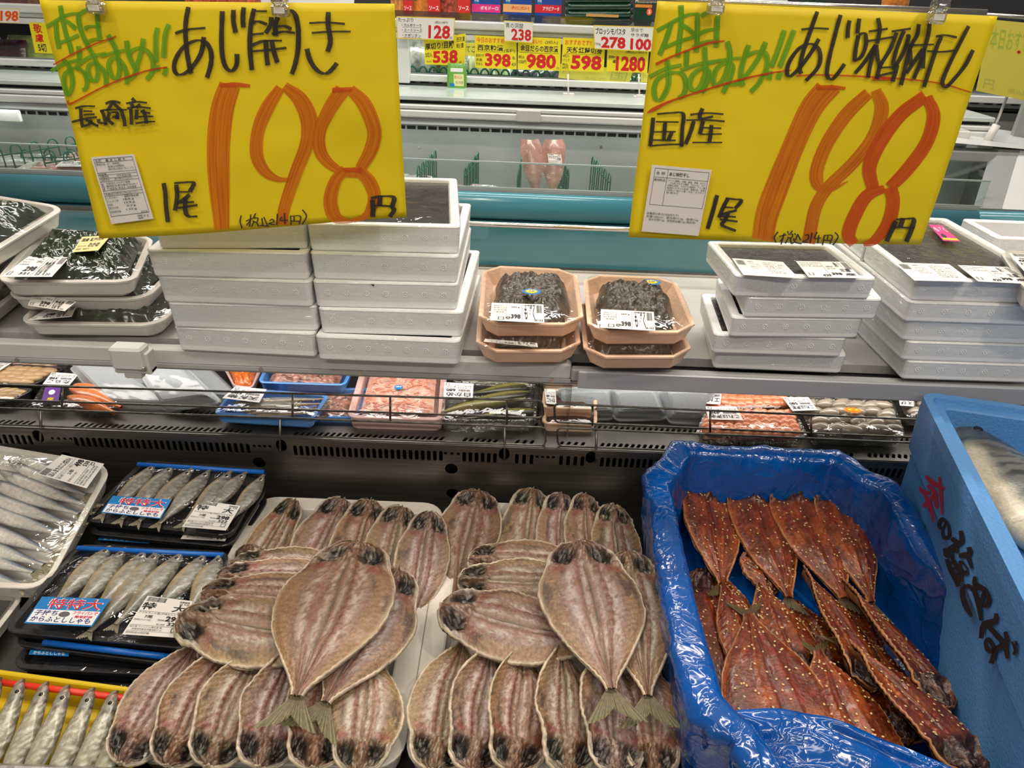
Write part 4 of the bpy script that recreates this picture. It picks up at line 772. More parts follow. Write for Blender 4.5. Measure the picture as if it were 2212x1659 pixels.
def lumps(root, Q, ins, z0, amp, fx, fy, seed, m, name='contents', blob=False, cols=None, n=46, ridg=False, edge=.0):
    Q = [Vector(q) for q in Q]; V = []; C = []
    for j in range(n+1):
        for i in range(n+1):
            a, b = 2*i/n-1, 2*j/n-1
            if blob:
                rad = math.hypot(a, b) or 1e-6; mx_ = max(abs(a), abs(b)); k = mx_/rad; a2, b2 = a*(k*.35+.65), b*(k*.35+.65); k2 = .9+.2*float(vnoise(math.atan2(b, a)*2.5+9, 1, seed)); a2 *= k2; b2 *= k2
            else: a2, b2 = a, b
            u, v = .5+a2*(.5-ins), .5+b2*(.5-ins); f = float(fbm(i/n*fx, j/n*fy, seed, 4)); g = (1-abs(2*f-1)) if ridg else f
            e = (1-max(abs(a), abs(b))**6); V.append(bil(Q, u, v)+Vector((0, 0, z0*e+amp*(g-.4)*e-(1-e)*edge)))
            if cols is not None: t_ = float(sm(.35, .65, np.array(float(fbm(i/n*fx*1.7, j/n*fy*1.7, seed+4, 3))))); C.append(np.array(cols[0])*(1-t_)+np.array(cols[1])*t_)
    o = wl(root); me = mesh_from(name, [p-o for p in V], [(j*(n+1)+i, j*(n+1)+i+1, (j+1)*(n+1)+i+1, (j+1)*(n+1)+i) for j in range(n) for i in range(n)], m, smooth=True, cols=np.array(C) if cols is not None else None)
    return link(name, me, root)
def lq(px, z): return QZ([px[3], px[2], px[1], px[0]], z)   # from TL,TR,BR,BL pixels to BL,BR,TR,TL corners
# ---- polystyrene boxes
ros = MB()
for k in range(9):
    a = 2*math.pi*k/8; cx, cz = (.0030*math.cos(a), .0030*math.sin(a)) if k < 8 else (0, 0); s_ = .0006
    ros.add([(cx-s_, 0, cz-s_), (cx+s_, 0, cz-s_), (cx+s_, 0, cz+s_), (cx-s_, 0, cz+s_), (cx, -.0009, cz)], [(0, 1, 4), (1, 2, 4), (2, 3, 4), (3, 0, 4)], EPS)
ROS = mesh_from('embossed_rosette', ros.V, ros.F, ros.m)
KELP = mat('kelp_black', (.035, .032, .022), .3, noise=.7, nscale=35, bump=.8, bscale=60, coat=.35); KELP2 = mat('brown_seaweed', (.045, .034, .026), .35, noise=.8, nscale=120, bump=1., bscale=160, coat=.3)
def foam_box(lab, fl, fr, depth, z, h, group, top=None, nros=7, wrap=True, twist=0):
    """polystyrene box; fl, fr = front bottom corners (x,y)"""
    a = Vector((fl[0], fl[1], 0)); b = Vector((fr[0], fr[1], 0)); ex = (b-a).normalized(); ey = Vector((-ex.y, ex.x, 0)); ey = (ey*math.cos(R(twist))-ex*math.sin(R(twist)))
    Q = [a, b, b+ey*depth, a+ey*depth]; Q = [Vector((q.x, q.y, z+h)) for q in Q]; c = sum(Q, Vector())/4
    root = thing('foam_box', lab, 'box', (c.x, c.y, z), group)
    hh = h-.0008
    pr = [(.003, -hh), (.0018, -hh+.002), (.0004, -.003), (0, -.0015), (.0012, 0), (.011, 0), (.012, -.0012), (.013, -hh*.7 if not top else -.004)]
    MB().loft(Q, pr, .007, 3, EPS, cap0=True, mcap=DARK if not top else top).build('box_body', root)
    if wrap:
        MB().loft(Q, [(.0022, -hh+.0006), (-.0005, -.003), (-.0007, -.001), (.001, .0007)], .007, 3, FILMW, cap1=False, smooth=True).build('wrap_film', root)
    if nros:
        n_ = -ey; w = (b-a).length
        for k in range(nros):
            o = bpy.data.objects.new('embossed_rosette', ROS); COL.objects.link(o); o.parent = root
            p = Q[0]+ex*(w*(.10+.80*k/(nros-1)))+Vector((0, 0, -h*.42))+ey*.0006; o.location = p-root.location; o.rotation_euler = (R(5), 0, math.atan2(ex.y, ex.x))
    return root, Q
G1 = 'white foam boxes stacked on the shelf behind the left card'
nm = ['bottom', 'second from the bottom', 'middle', 'second from the top', 'topmost']
c1 = [((-.4238, .7952), (-.2467, .7909)), ((-.423, .7915), (-.242, .797)), ((-.4283, .791), (-.2451, .792)), ((-.4316, .7874), (-.2467, .796)), ((-.4183, .7896), (-.2472, .8087))]
c2 = [((-.2452, .7847), (-.0663, .7845)), ((-.2401, .7919), (-.0631, .7956)), ((-.2438, .7943), (-.0693, .8016)), ((-.2445, .7993), (-.0694, .8043)), ((-.2454, .8032), (-.0672, .8123))]
for k, (a, b) in enumerate(c1):
    foam_box('white foam box, %s of the left column under the left card' % nm[k], a, b, .235, 1.0304+.034*k, .034, G1, top=KELP if k == 4 else None, nros=[7, 0, 7, 6, 0][k], twist=[0, 0, -1, 0, 2][k])
for k, (a, b) in enumerate(c2):
    r_, Q_ = foam_box('white foam box, %s of the column at the centre of the shelf' % nm[k], a, b, .235, 1.0304+.034*k, .034, G1, top=KELP if k == 4 else None, nros=7, twist=[-3.2, -3, -2.4, -1.5, 3][k])
filmtop(r_, [Q_[0]+Vector((.004, .004, 0)), Q_[1]+Vector((-.004, .004, 0)), Q_[2]+Vector((-.004, -.004, 0)), Q_[3]+Vector((.004, -.004, 0))], .005, .0035)
sp = PY(802, 617, .790); MB().add([(sp.x-.002, .7935, sp.z+.001), (sp.x+.003, .7935, sp.z), (sp.x+.002, .7935, sp.z-.003), (sp.x, .7935, sp.z-.001)], [(0, 1, 2, 3)], KELP).build('seaweed_scrap', r_)
G2 = 'white foam boxes of seaweed stacked under the right card'
cA = [((.2536, .8031), (.4197, .8017)), ((.2451, .7911), (.4095, .7936)), ((.2594, .7826), (.4221, .7931)), ((.2706, .7809), (.4362, .791)), ((.2534, .7785), (.4201, .7866))]
cB = [((.4899, .7927), (.665, .795)), ((.4815, .7921), (.657, .795)), ((.4735, .7924), (.649, .795)), ((.4656, .787), (.641, .79)), ((.4664, .7898), (.642, .793))]
def box_labels(root, q1, q2, z):
    label(root, 'ingredient_label', lq(q1, z), [('b', .04, .62, .2, .9), T(.26, .82, .12, .06, '栄養成分'), T(.26, .70, .2, .05, 'エネルギー 5kcal'), T(.26, .6, .2, .05, 'たんぱく質 0.2g'), T(.26, .5, .18, .05, '脂質 0.1g'), T(.26, .4, .2, .05, '炭水化物 1.8g'), T(.55, .8, .3, .05, '名称 味付もずく'), T(.55, .7, .38, .05, '原材料名 もずく、醸造酢、'), T(.55, .6, .38, .05, '砂糖、醤油、かつおエキス'), T(.55, .5, .3, .05, '内容量 200g'), T(.55, .4, .36, .05, '保存方法 10℃以下'), T(.55, .3, .3, .05, '製造者 水産加工'), T(.55, .2, .3, .05, '沖縄県産')])
    label(root, 'price_label', lq(q2, z), [T(.04, .86, .4, .05, '原材料名 海藻(国産)'), T(.04, .76, .35, .05, '保存方法 要冷蔵10℃以下'), T(.04, .66, .4, .05, '加工者 鮮魚部'), Rr(.45, .05, .455, .95), T(.5, .62, .14, .08, '消費期限'), T(.5, .5, .16, .07, '26. 9.20'), T(.5, .15, .2, .14, '398', .04), T(.70, .64, .13, .30, '絹もずく', .04), ('b', .87, .5, .98, .95), T(.3, .06, .16, .12, '429', .03), T(.72, .35, .2, .18, '三重', .03), T(.75, .12, .2, .14, '産', .03)]+frame(.05, .1, .14, .25, .012))
for k, (a, b) in enumerate(cA):
    rA, QA = foam_box('foam box of dark seaweed, %s in the stack beside the peach trays' % nm[k], a, b, .128 if k == 4 else .135, 1.0304+.027*k, .027, G2, top=KELP2, nros=6, twist=[-6, -6, -9, -9, 0][k])
for k, (a, b) in enumerate(cB):
    rB, QB = foam_box('foam box of dark seaweed, %s in the stack at the right end' % nm[k], a, b, .27, 1.0304+.027*k, .027, G2, top=KELP2, nros=6, twist=[0, 0, 0, 0, -1][k])
for r_, Q_ in ((rA, QA), (rB, QB)): filmtop(r_, [Q_[0]+Vector((.004, .004, 0)), Q_[1]+Vector((-.004, .004, 0)), Q_[2]+Vector((-.004, -.004, 0)), Q_[3]+Vector((.004, -.004, 0))], .005, .0015)
box_labels(rA, [(1581, 558), (1691, 566), (1725, 601), (1606, 594)], [(1719, 564), (1826, 566), (1861, 601), (1747, 599)], 1.1695)
box_labels(rB, [(1931, 567), (2050, 571), (2101, 609), (1975, 606)], [(2069, 573), (2176, 577), (2236, 614), (2113, 608)], 1.1695)
label(rB, 'pink_sticker', lq([(2006, 485), (2034, 487), (2075, 522), (2038, 520)], 1.1695), [T(.1, .55, .8, .3, 'もずく', .04, STW), Rr(.05, .05, .95, .16, STY), ('o', .3, .3, .15, .12, BLACK)], STP)
# ---- wakame trays
WAK = mat('wakame', (.018, .032, .008), .16, noise=.6, nscale=40, bump=.5, bscale=90, coat=.6)
G3 = 'white trays of green wakame at the left of the shelf'
def seaweed_label(root, Q, big='新物わかめ'):
    label(root, 'price_label', Q, [('b', .84, .62, .97, .95), T(.60, .12, .2, .76, '\n'.join(big[:5]) if False else 'わかめ', .03), T(.62, .06, .3, .1, '26. 9.20', .01), Rr(.55, .05, .557, .95), T(.36, .66, .14, .12, '250 g', .01), T(.28, .25, .24, .24, '298', .04), T(.28, .1, .2, .1, '321', .02), T(.04, .8, .2, .06, '加工者 鮮魚部'), T(.04, .68, .2, .06, '要冷蔵10℃以下'), T(.04, .56, .22, .06, '兵庫県産')]+frame(.05, .08, .13, .24, .012))
def wak(lab, Q, h, seed, lb=None, yl=None):
    r_ = tray_pack('wakame_tray', lab, 'seaweed', Q, h, .008, .016, .028, WTRAY, G3, dome=.010)
    lumps(r_, lift(Q, -.006), .10, .012, .022, 9, 9, seed, WAK, 'wakame', ridg=True, n=60)
    if lb: seaweed_label(r_, lb)
    if yl: label(r_, 'yellow_label', yl, [T(.08, .65, .8, .22, '国産 瀬戸内海', .02), T(.45, .25, .4, .3, 'わかめ', .05), T(.08, .3, .3, .1, '生わかめ'), T(.08, .1, .5, .1, '湯通し塩抜き')], mat('cream_label', (.78, .62, .28), .5))
wak('white tray of wakame, bottom of the front stack left of the foam boxes', [Vector((-.632, .808, 1.055)), Vector((-.452, .818, 1.055)), Vector((-.462, 1.0, 1.055)), Vector((-.655, .99, 1.055))], .0235, 1, lq([(100, 668), (165, 662), (155, 684), (60, 692)], 1.066))
wak('white tray of wakame, middle of the front stack left of the foam boxes', [Vector((-.652, .828, 1.081)), Vector((-.474, .840, 1.081)), Vector((-.487, 1.01, 1.081)), Vector((-.68, 1.0, 1.081))], .024, 2, lq([(72, 632), (165, 652), (140, 672), (60, 660)], 1.082))
wak('white tray of wakame with cream sticker, top of the stack left of the boxes', [Vector((-.645, .812, 1.108)), Vector((-.478, .832, 1.108)), Vector((-.535, 1.01, 1.108)), Vector((-.715, 1.03, 1.108))], .025, 3, lq([(62, 554), (150, 556), (112, 598), (2, 598)], 1.122), lq([(178, 512), (240, 508), (212, 541), (156, 545)], 1.1285))
wak('white tray of wakame reaching in from the left edge, highest one', [Vector((-.86, .80, 1.155)), Vector((-.652, .80, 1.135)), Vector((-.680, 1.05, 1.135)), Vector((-.89, 1.07, 1.155))], .03, 4)
wak('white tray of wakame at the left edge of the picture, lower one', [Vector((-.87, .80, 1.058)), Vector((-.668, .80, 1.058)), Vector((-.70, 1.0, 1.058)), Vector((-.87, 1.0, 1.058))], .026, 5)
wak('white tray of wakame at the left edge of the picture, above the lowest', [Vector((-.87, .79, 1.085)), Vector((-.672, .81, 1.085)), Vector((-.72, 1.0, 1.085)), Vector((-.87, 1.0, 1.085))], .026, 6)
# ---- mozuku in peach trays
MOZ = mat('mozuku', (.060, .036, .014), .38, noise=.9, nscale=220, bump=1., bscale=260, coat=.35)
G4 = 'peach trays of mozuku seaweed at the middle of the shelf'
def moz(lab, Q, seed, full=True, lb=None, sun=None):
    r_ = tray_pack('mozuku_tray', lab, 'seaweed', Q, .026, .005, .019, .026, PEACH, G4, dome=.008, nseg=1)
    lumps(r_, lift(Q, -.012), .13, .022, .016, 14, 14, seed, MOZ, 'mozuku', blob=True, n=64)
    if lb: label(r_, 'price_label', lb, [('b', .86, .5, .96, .93), T(.63, .1, .2, .78, 'く\nま\nす' if False else 'もずく', .05), T(.62, .86, .22, .08, '沖縄県産', .02), Rr(.58, .05, .585, .95), T(.38, .72, .16, .1, '250 g', .01), T(.38, .14, .18, .24, '398', .05), T(.28, .1, .09, .14, '429', .03), T(.82, .06, .15, .1, '26.10.5', .02), T(.05, .8, .22, .06, '原材料 もずく'), T(.05, .68, .25, .06, '要冷蔵10℃以下'), T(.05, .56, .24, .06, '加工者 鮮魚部'), T(.05, .44, .2, .06, '三重県産'), Rr(.29, .2, .293, .9)]+frame(.14, .05, .25, .2, .014))
    if sun:
        c = sum(sun, Vector())/4; w = (sun[1]-sun[0]).length/2; mb = MB()
        mb.add([c+Vector((w*math.cos(2*math.pi*i/28), w*.8*math.sin(2*math.pi*i/28), 0)) for i in range(28)], [list(range(28))], STB)
        mb.add([c+Vector(((.78 if i % 2 else .52)*w*math.cos(2*math.pi*i/28), (.78 if i % 2 else .52)*w*.8*math.sin(2*math.pi*i/28), .0004)) for i in range(28)], [list(range(28))], STY)
        put(mb, [c+Vector((-w*.4, -w*.22, .0006)), c+Vector((w*.4, -w*.22, .0006)), c+Vector((w*.4, w*.22, .0006)), c+Vector((-w*.4, w*.22, .0006))], [T(.05, .1, .9, .8, '太陽', .02, STB)]); mb.build('sun_sticker', r_)
moz('peach tray of mozuku, lower of the left pair', [Vector((-.046, .769, 1.061)), Vector((.084, .78, 1.061)), Vector((.086, .95, 1.061)), Vector((-.052, .95, 1.061))], 3, lb=lq([(1048, 732), (1160, 741), (1162, 750), (1045, 738)], 1.07))
moz('peach tray of mozuku with sun sticker in its centre, upper of the left pair', [Vector((-.0444, .7874, 1.088)), Vector((.0866, .7996, 1.088)), Vector((.0885, .9927, 1.088)), Vector((-.0503, .9967, 1.088))], 4, lb=lq([(1062, 654), (1174, 658), (1176, 698), (1059, 692)], 1.1), sun=QZ([(1128, 640), (1168, 640), (1168, 620), (1128, 620)], 1.108))
moz('peach tray of mozuku, lower of the right pair', [Vector((.086, .764, 1.061)), Vector((.222, .776, 1.061)), Vector((.224, .95, 1.061)), Vector((.090, .95, 1.061))], 5)
moz('peach tray of mozuku with sun sticker at its top, upper of the right pair', [Vector((.0889, .7769, 1.088)), Vector((.2254, .7893, 1.088)), Vector((.2295, .9757, 1.088)), Vector((.0966, .9762, 1.088))], 6, lb=lq([(1298, 668), (1412, 674), (1416, 715), (1297, 708)], 1.1), sun=QZ([(1386, 618), (1428, 620), (1428, 600), (1386, 600)], 1.1))
tr_ = tray_pack('white_pack', 'white tray pack with printed label at the right edge of the shelf', 'pack', lq([(2158, 540), (2330, 545), (2380, 640), (2215, 625)], 1.17), .03, .008, .012, .02, WTRAY, dome=.003)
label(tr_, 'price_label', lq([(2178, 547), (2320, 552), (2360, 620), (2225, 600)], 1.176), price_items('みつせ', '198', '214'))
o_, _q = foam_box('small white foam box end behind the pack at the right edge', (.70, 1.02), (.86, 1.02), .1, 1.0304, .12, None, nros=0)
MB().box((.64, .86, 1.0302), (.80, .96, 1.138), EPS).build('foam_block', tr_)
# ================================================================== capelin packs, lower left
G5 = 'capelin threaded on the straw of the upper black tray'; G6 = 'capelin threaded on the straw of the lower black tray'
ORD = ['first', 'second', 'third', 'fourth', 'fifth', 'sixth', 'seventh']
def cap_pack(lab, Q, st, heads, tails, z, grp, where, stick, lb, dep, seeds, gT, zb=0.):
    r_ = tray_pack('capelin_pack', lab, 'fish pack', Q, .014, .006, .006, .016, BLKF, gT, dome=.010)
    sx0, sx1 = PZ(*st[0], z+.005+zb), PZ(*st[1], z+.005+zb); MB().tube([sx0, sx1], .0032, BLUES, 10).build('straw', r_, 'blue straw')
    for k, (h, t_) in enumerate(zip(heads, tails)):
        whole_fish('capelin', 'silvery capelin, %s from the left %s' % (ORD[k], where), PZ(*h, z+.004+zb), PZ(*t_, z+.004), dep*random.uniform(.95, 1.1), seeds+k, 'shishamo', grp, bend=.03*random.uniform(.5, 1.6), thick=.55, finL=.014)
    zz = z+.0155
    label(r_, 'blue_sticker', lq(stick, [zz-.003, zz-.003, zz-.003+zb*.4, zz-.003+zb*.4]), [Rr(.02, .04, .98, .52, STW), T(.155, .545, .80, .41, '特特大', .045, STW), T(.17, .56, .77, .38, '特特大', .012, STR), T(.05, .30, .34, .2, '子持ち', .03, STN), T(.05, .07, .88, .2, 'からふとししゃも', .03, STN), ('o', .49, .37, .08, .10, mat('pan_grey', (.12, .11, .11), .4)), T(.60, .38, .36, .12, 'フライパンで', .03, STR), T(.66, .25, .26, .1, '簡単調理', .03, STR)], STB)
    label(r_, 'price_label', lq(lb, zz), [('b', .05, .86, .45, .98), T(.03, .64, .28, .2, '特', .05), T(.66, .64, .26, .2, '大', .05), T(.74, .9, .22, .05, '消費期限', .01), T(.76, .84, .2, .05, '26. 9.20', .01), Rr(.03, .60, .97, .606), T(.04, .535, .9, .055, 'アイルランド産(子持ちししゃも)'), T(.2, .43, .16, .08, '7尾', .01), T(.62, .38, .3, .14, '298', .04), T(.48, .38, .13, .045, '税抜価格'), T(.04, .36, .32, .04, '要冷蔵10℃以下で保存'), T(.7, .27, .22, .09, '322', .02), T(.5, .27, .16, .04, '税込価格'), Rr(.03, .24, .97, .246), T(.04, .18, .6, .045, '加工者 フィッシュ堺水産 株'), T(.1, .12, .55, .045, '大阪府岸和田市臨海町7-10'), Rr(.03, .095, .97, .10), T(.04, .03, .42, .045, '原材料名は別記載')]+frame(.82, .11, .93, .22, .01))
    return r_
G7 = 'black foam packs of capelin at the lower left'
h1 = [(335, 1004), (374, 1007), (414, 1014), (452, 1018), (498, 1020), (531, 1022), (569, 1028)]; t1 = [(222, 1112), (262, 1122), (300, 1126), (343, 1131), (396, 1131), (424, 1120), (490, 1128)]
Q1 = [(172, 1124), (500, 1158), (583, 1010), (308, 993)]
cap_pack('black tray of seven capelin with blue sticker, further back', QZ(Q1, [.822, .822, .846, .846]), [(298, 1003), (570, 1020)], h1, t1, .824, G5, 'in the black pack further back', [(244, 1071), (371, 1079), (347, 1121), (218, 1107)], [(433, 1081), (520, 1093), (488, 1146), (393, 1138)], .025, 100, G7, .022)
def empty_pack(lab, Q, dx, lbq=None, sq=None, straw=None):
    r_ = tray_pack('capelin_pack', lab, 'fish pack', Q, .012, .006, .006, .016, BLKF, G7, dome=.001)
    if lbq: label(r_, 'price_label', lbq, [T(.1, .2, .6, .4, '原材料名は別記載')]+frame(.8, .2, .92, .8, .03))
    if sq: label(r_, 'blue_sticker', sq, [T(.1, .1, .8, .7, 'からふとししゃも', .03, STW)], STB)
    if straw: MB().tube(straw, .0035, BLUES, 10).build('straw', r_, 'blue straw')
    return r_
empty_pack('black tray directly under the further capelin pack', QZ([(182, 1152), (498, 1182), (583, 1045), (310, 1020)], [.806, .806, .828, .828]), 0, lq([(400, 1150), (492, 1158), (486, 1169), (390, 1164)], .812))
empty_pack('lowest black tray under the further capelin pack, blue sticker showing', QZ([(190, 1178), (500, 1208), (585, 1070), (312, 1050)], [.790, .790, .81, .81]), 0, None, lq([(216, 1157), (330, 1163), (322, 1174), (212, 1166)], .796))
h2 = [(236, 1183), (268, 1187), (312, 1192), (340, 1193), (392, 1196), (442, 1199), (474, 1203)]; t2 = [(110, 1312), (142, 1335), (196, 1330), (192, 1366), (250, 1350), (322, 1332), (404, 1328)]
Q2 = [(0, 1364), (410, 1402), (500, 1190), (166, 1174)]
cap_pack('black tray of seven capelin with blue sticker, nearer one', QZ(Q2, .815), [(168, 1184), (482, 1199)], h2, t2, .816, G6, 'in the nearer black pack', [(91, 1289), (239, 1294), (199, 1354), (52, 1346)], [(319, 1287), (417, 1299), (385, 1378), (264, 1370)], .026, 120, G7)
empty_pack('black tray directly under the nearer capelin pack, straw showing at its front', QZ([(22, 1392), (420, 1440), (500, 1230), (170, 1210)], .80), 0, None, None, [PZ(95, 1388, .805), PZ(370, 1420, .805)])
empty_pack('third black tray under the nearer capelin pack, tails showing', QZ([(18, 1442), (420, 1462), (500, 1260), (170, 1240)], .787), 0, None, lq([(66, 1404), (150, 1408), (148, 1418), (62, 1414)], .793))
empty_pack('lowest black tray beside the yellow tray', QZ([(40, 1480), (420, 1500), (500, 1300), (170, 1280)], .774), 0)
# ---- yellow tray with larger smelt
G8 = 'smelts in the yellow tray'
qy = QZ([(-190, 1760), (250, 1800), (330, 1490), (-70, 1436)], .803)
ry = tray_pack('smelt_pack', 'yellow tray of silver smelts on a red straw at the bottom left corner', 'fish pack', qy, .030, .004, .010, .012, YELT, None, filmed=False)
for k in range(1, 8):
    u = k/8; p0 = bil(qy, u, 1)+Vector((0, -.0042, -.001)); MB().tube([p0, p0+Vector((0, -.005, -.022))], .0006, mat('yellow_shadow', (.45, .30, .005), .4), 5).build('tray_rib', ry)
MB().tube([PZ(-60, 1466, .805), PZ(312, 1514, .805)], .0034, REDS, 12).build('straw', ry, 'red straw')
for k, (hx, hy) in enumerate([(-5, 1470), (45, 1474), (97, 1480), (143, 1487), (197, 1492), (247, 1498), (293, 1504)]):
    whole_fish('smelt', 'silver smelt with big eye, %s from the left in the yellow tray' % ORD[k], PZ(hx, hy, .809), PZ(hx-128-k*2, hy+285, .79), .023, 140+k, 'yellow', G8, bend=.035, thick=.6, wp=[.26, .40, .56, .64, .68, .82, .95, .92, .7, .45, .28, .24])
# ---- white tray of small blue-backed fish
G9 = 'small blue-backed fish in the white tray'
qw = QZ([(-190, 1262), (98, 1272), (247, 1003), (-70, 950)], [.812, .812, .852, .852])
rw = tray_pack('white_fish_pack', 'white tray of small blue-backed fish with printed label at the left edge', 'fish pack', qw, .03, .007, .014, .030, WTRAY, None, dome=.006)
label(rw, 'price_label', lq([(81, 1024), (134, 982), (225, 1002), (187, 1055)], .822)if False else [PZ(187, 1055, .855), PZ(225, 1002, .862), PZ(134, 982, .862), PZ(81, 1024, .858)],
      [('b', .03, .84, .32, .98), T(.06, .68, .86, .15, 'ほんまたにこ(切ル)', .045), Rr(.03, .64, .97, .646), T(.05, .56, .7, .06, '富山産 ワンフルー夜たこ', 0), T(.3, .45, .2, .09, '2串', .01), T(.66, .42, .3, .15, '498', .045), T(.74, .30, .22, .1, '538', .02), T(.05, .36, .4, .05, '要冷蔵10℃以下で保存'), Rr(.03, .26, .97, .266), T(.05, .19, .6, .045, '加工者 鮮魚部 大阪府'), T(.05, .13, .8, .04, '栄養成分 熱量 たんぱく質 脂質'), T(.05, .07, .8, .04, '炭水化物 食塩相当量 推定値')]+frame(.84, .18, .95, .25, .012))
tl_ = [(150, 1035), (186, 1068), (191, 1092), (171, 1110), (156, 1134), (143, 1157), (115, 1194), (95, 1220), (72, 1236), (43, 1262)]; hd_ = [(30, 975), (20, 998), (-2, 1016), (-30, 1034), (-48, 1060), (-62, 1084), (-78, 1118), (-100, 1150), (-112, 1176), (-130, 1205)]
OR2 = ['first', 'second', 'third', 'fourth', 'fifth', 'sixth', 'seventh', 'eighth', 'ninth', 'tenth']
for k in range(10):
    whole_fish('small_blue_fish', 'small blue-backed fish, %s from the back in the white tray' % OR2[k], PZ(*hd_[k], .806+(1265-hd_[k][1])*.00013), PZ(*tl_[k], .808+(1265-tl_[k][1])*.00013), .023 if k > 1 else .02, 160+k, 'silver', G9, bend=-.02, thick=.55, finL=.022, eye=False)
q9 = [Vector((-.72, .50, .786)), Vector((-.575, .50, .786)), Vector((-.58, .62, .786)), Vector((-.74, .62, .786))]
r9 = tray_pack('white_fish_pack', 'dark little fish in a clear pack under the white tray at the left edge', 'fish pack', q9, .022, .005, .01, .02, WTRAY, None, dome=.004)
lumps(r9, lift(q9, -.006), .1, .01, .012, 6, 12, 8, mat('dark_fish_mix', (.08, .085, .07), .3, noise=.6, nscale=80, coat=.4), 'fish_mix')
# ================================================================== blue bagged box with glazed sesame fish
BAG = mat('blue_bag_film', (.001, .08, .36), .14, noise=.35, nscale=12, coat=.6)
nt = BAG.node_tree; N_ = nt.nodes.new; L_ = nt.links.new; tc = N_('ShaderNodeTexCoord'); prev = None
for sc_, st_, dst in ((13, .9, .0035), (40, .5, .0012)):
    n_ = N_('ShaderNodeTexNoise'); n_.inputs['Scale'].default_value = sc_; n_.inputs['Detail'].default_value = 2; n_.inputs['Distortion'].default_value = 1.6; L_(tc.outputs['Object'], n_.inputs[0])
    a1 = N_('ShaderNodeMath'); a1.operation = 'SUBTRACT'; a1.inputs[1].default_value = .5; L_(n_.outputs[0], a1.inputs[0]); a2 = N_('ShaderNodeMath'); a2.operation = 'ABSOLUTE'; L_(a1.outputs[0], a2.inputs[0])
    a3 = N_('ShaderNodeMath'); a3.operation = 'POWER'; a3.inputs[1].default_value = .55; L_(a2.outputs[0], a3.inputs[0])
    b_ = N_('ShaderNodeBump'); b_.invert = True; b_.inputs['Strength'].default_value = st_; b_.inputs['Distance'].default_value = dst; L_(a3.outputs[0], b_.inputs['Height'])
    if prev: L_(prev.outputs[0], b_.inputs['Normal'])
    prev = b_
L_(prev.outputs[0], nt.nodes['Principled BSDF'].inputs['Normal']); L_(prev.outputs[0], nt.nodes['Principled BSDF'].inputs['Coat Normal'])
bq = [Vector((.166, .330, .905)), Vector((.505, .318, .893)), Vector((.492, .806, .914)), Vector((.176, .806, .914))]
bagr = thing('bagged_box', 'foam box lined with shiny wrinkled blue plastic holding the glazed fish', 'box', (.33, .56, .762))
def bag(Q, prof, r, nper, seed, name):
    Q = [Vector(q) for q in Q]; w = (Q[1]-Q[0]).length; d = (Q[3]-Q[0]).length; V = []; N = nper
    base = []
    for k in range(N):   # perimeter parameter on rounded rectangle
        s = k/N*2*(w+d); 
        if s < w: p = (s-w/2, -d/2); 
        elif s < w+d: p = (w/2, s-w-d/2)
        elif s < 2*w+d: p = (w/2-(s-w-d), d/2)
        else: p = (-w/2, d/2-(s-2*w-d))
        base.append(p)
    for i, (ins, dz, amp) in enumerate(prof):
        hx, hy = w/2-ins, d/2-ins
        for k, (x, y) in enumerate(base):
            a, b = x/(w/2), y/(d/2); x2, y2 = a*hx, b*hy
            cr = max(0, abs(a)+abs(b)-1.9+r*1.2); sc = 1-.55*cr; x2 *= sc; y2 *= sc
            n1 = 1-abs(2*float(vnoise(k*.10+i*.05, i*.16, seed))-1); n2 = 1-abs(2*float(vnoise(k*.33, i*.45+3, seed+4))-1); n3 = float(vnoise(k*.04, i*.1, seed+7))-.5
            dsp = amp*(.9*(n1-.6)+.45*(n2-.6)+1.2*n3); nx, ny = (a, 0) if abs(a)*w > abs(b)*d*1.0 and abs(a) > .98 else ((0, b) if abs(b) > .98 else (a*.7, b*.7))
            u, v = x2/w+.5, y2/d+.5; V.append(bil(Q, u, v)+Vector((nx*dsp, ny*dsp, dz+dsp*.55)))
    M_ = len(prof); Fc = [(i*N+k, i*N+(k+1) % N, (i+1)*N+(k+1) % N, (i+1)*N+k) for i in range(M_-1) for k in range(N)]; Fc.append([(M_-1)*N+k for k in range(N)])
    mb = MB(); mb.add(V, Fc, BAG, True); return mb.build(name, bagr)
pf = [(.012, -.135, .0)]
for i in range(9): pf.append((.010-.010*i/9, -.13+.12*i/9, .004+.006*i/9))
pf += [(-.002, -.010, .010), (-.002, -.004, .009), (.001, .002, .006), (.006, .004, .003), (.014, .004, .002), (.022, .0035, .002), (.027, .001, .003), (.029, -.005, .005)]
for i in range(8): pf.append((.030+.012*i/8, -.012-.085*i/8, .006-.003*i/8))
pf += [(.044, -.100, .002), (.06, -.102, .001)]
bag(bq, pf, .16, 340, 5, 'blue_bag')
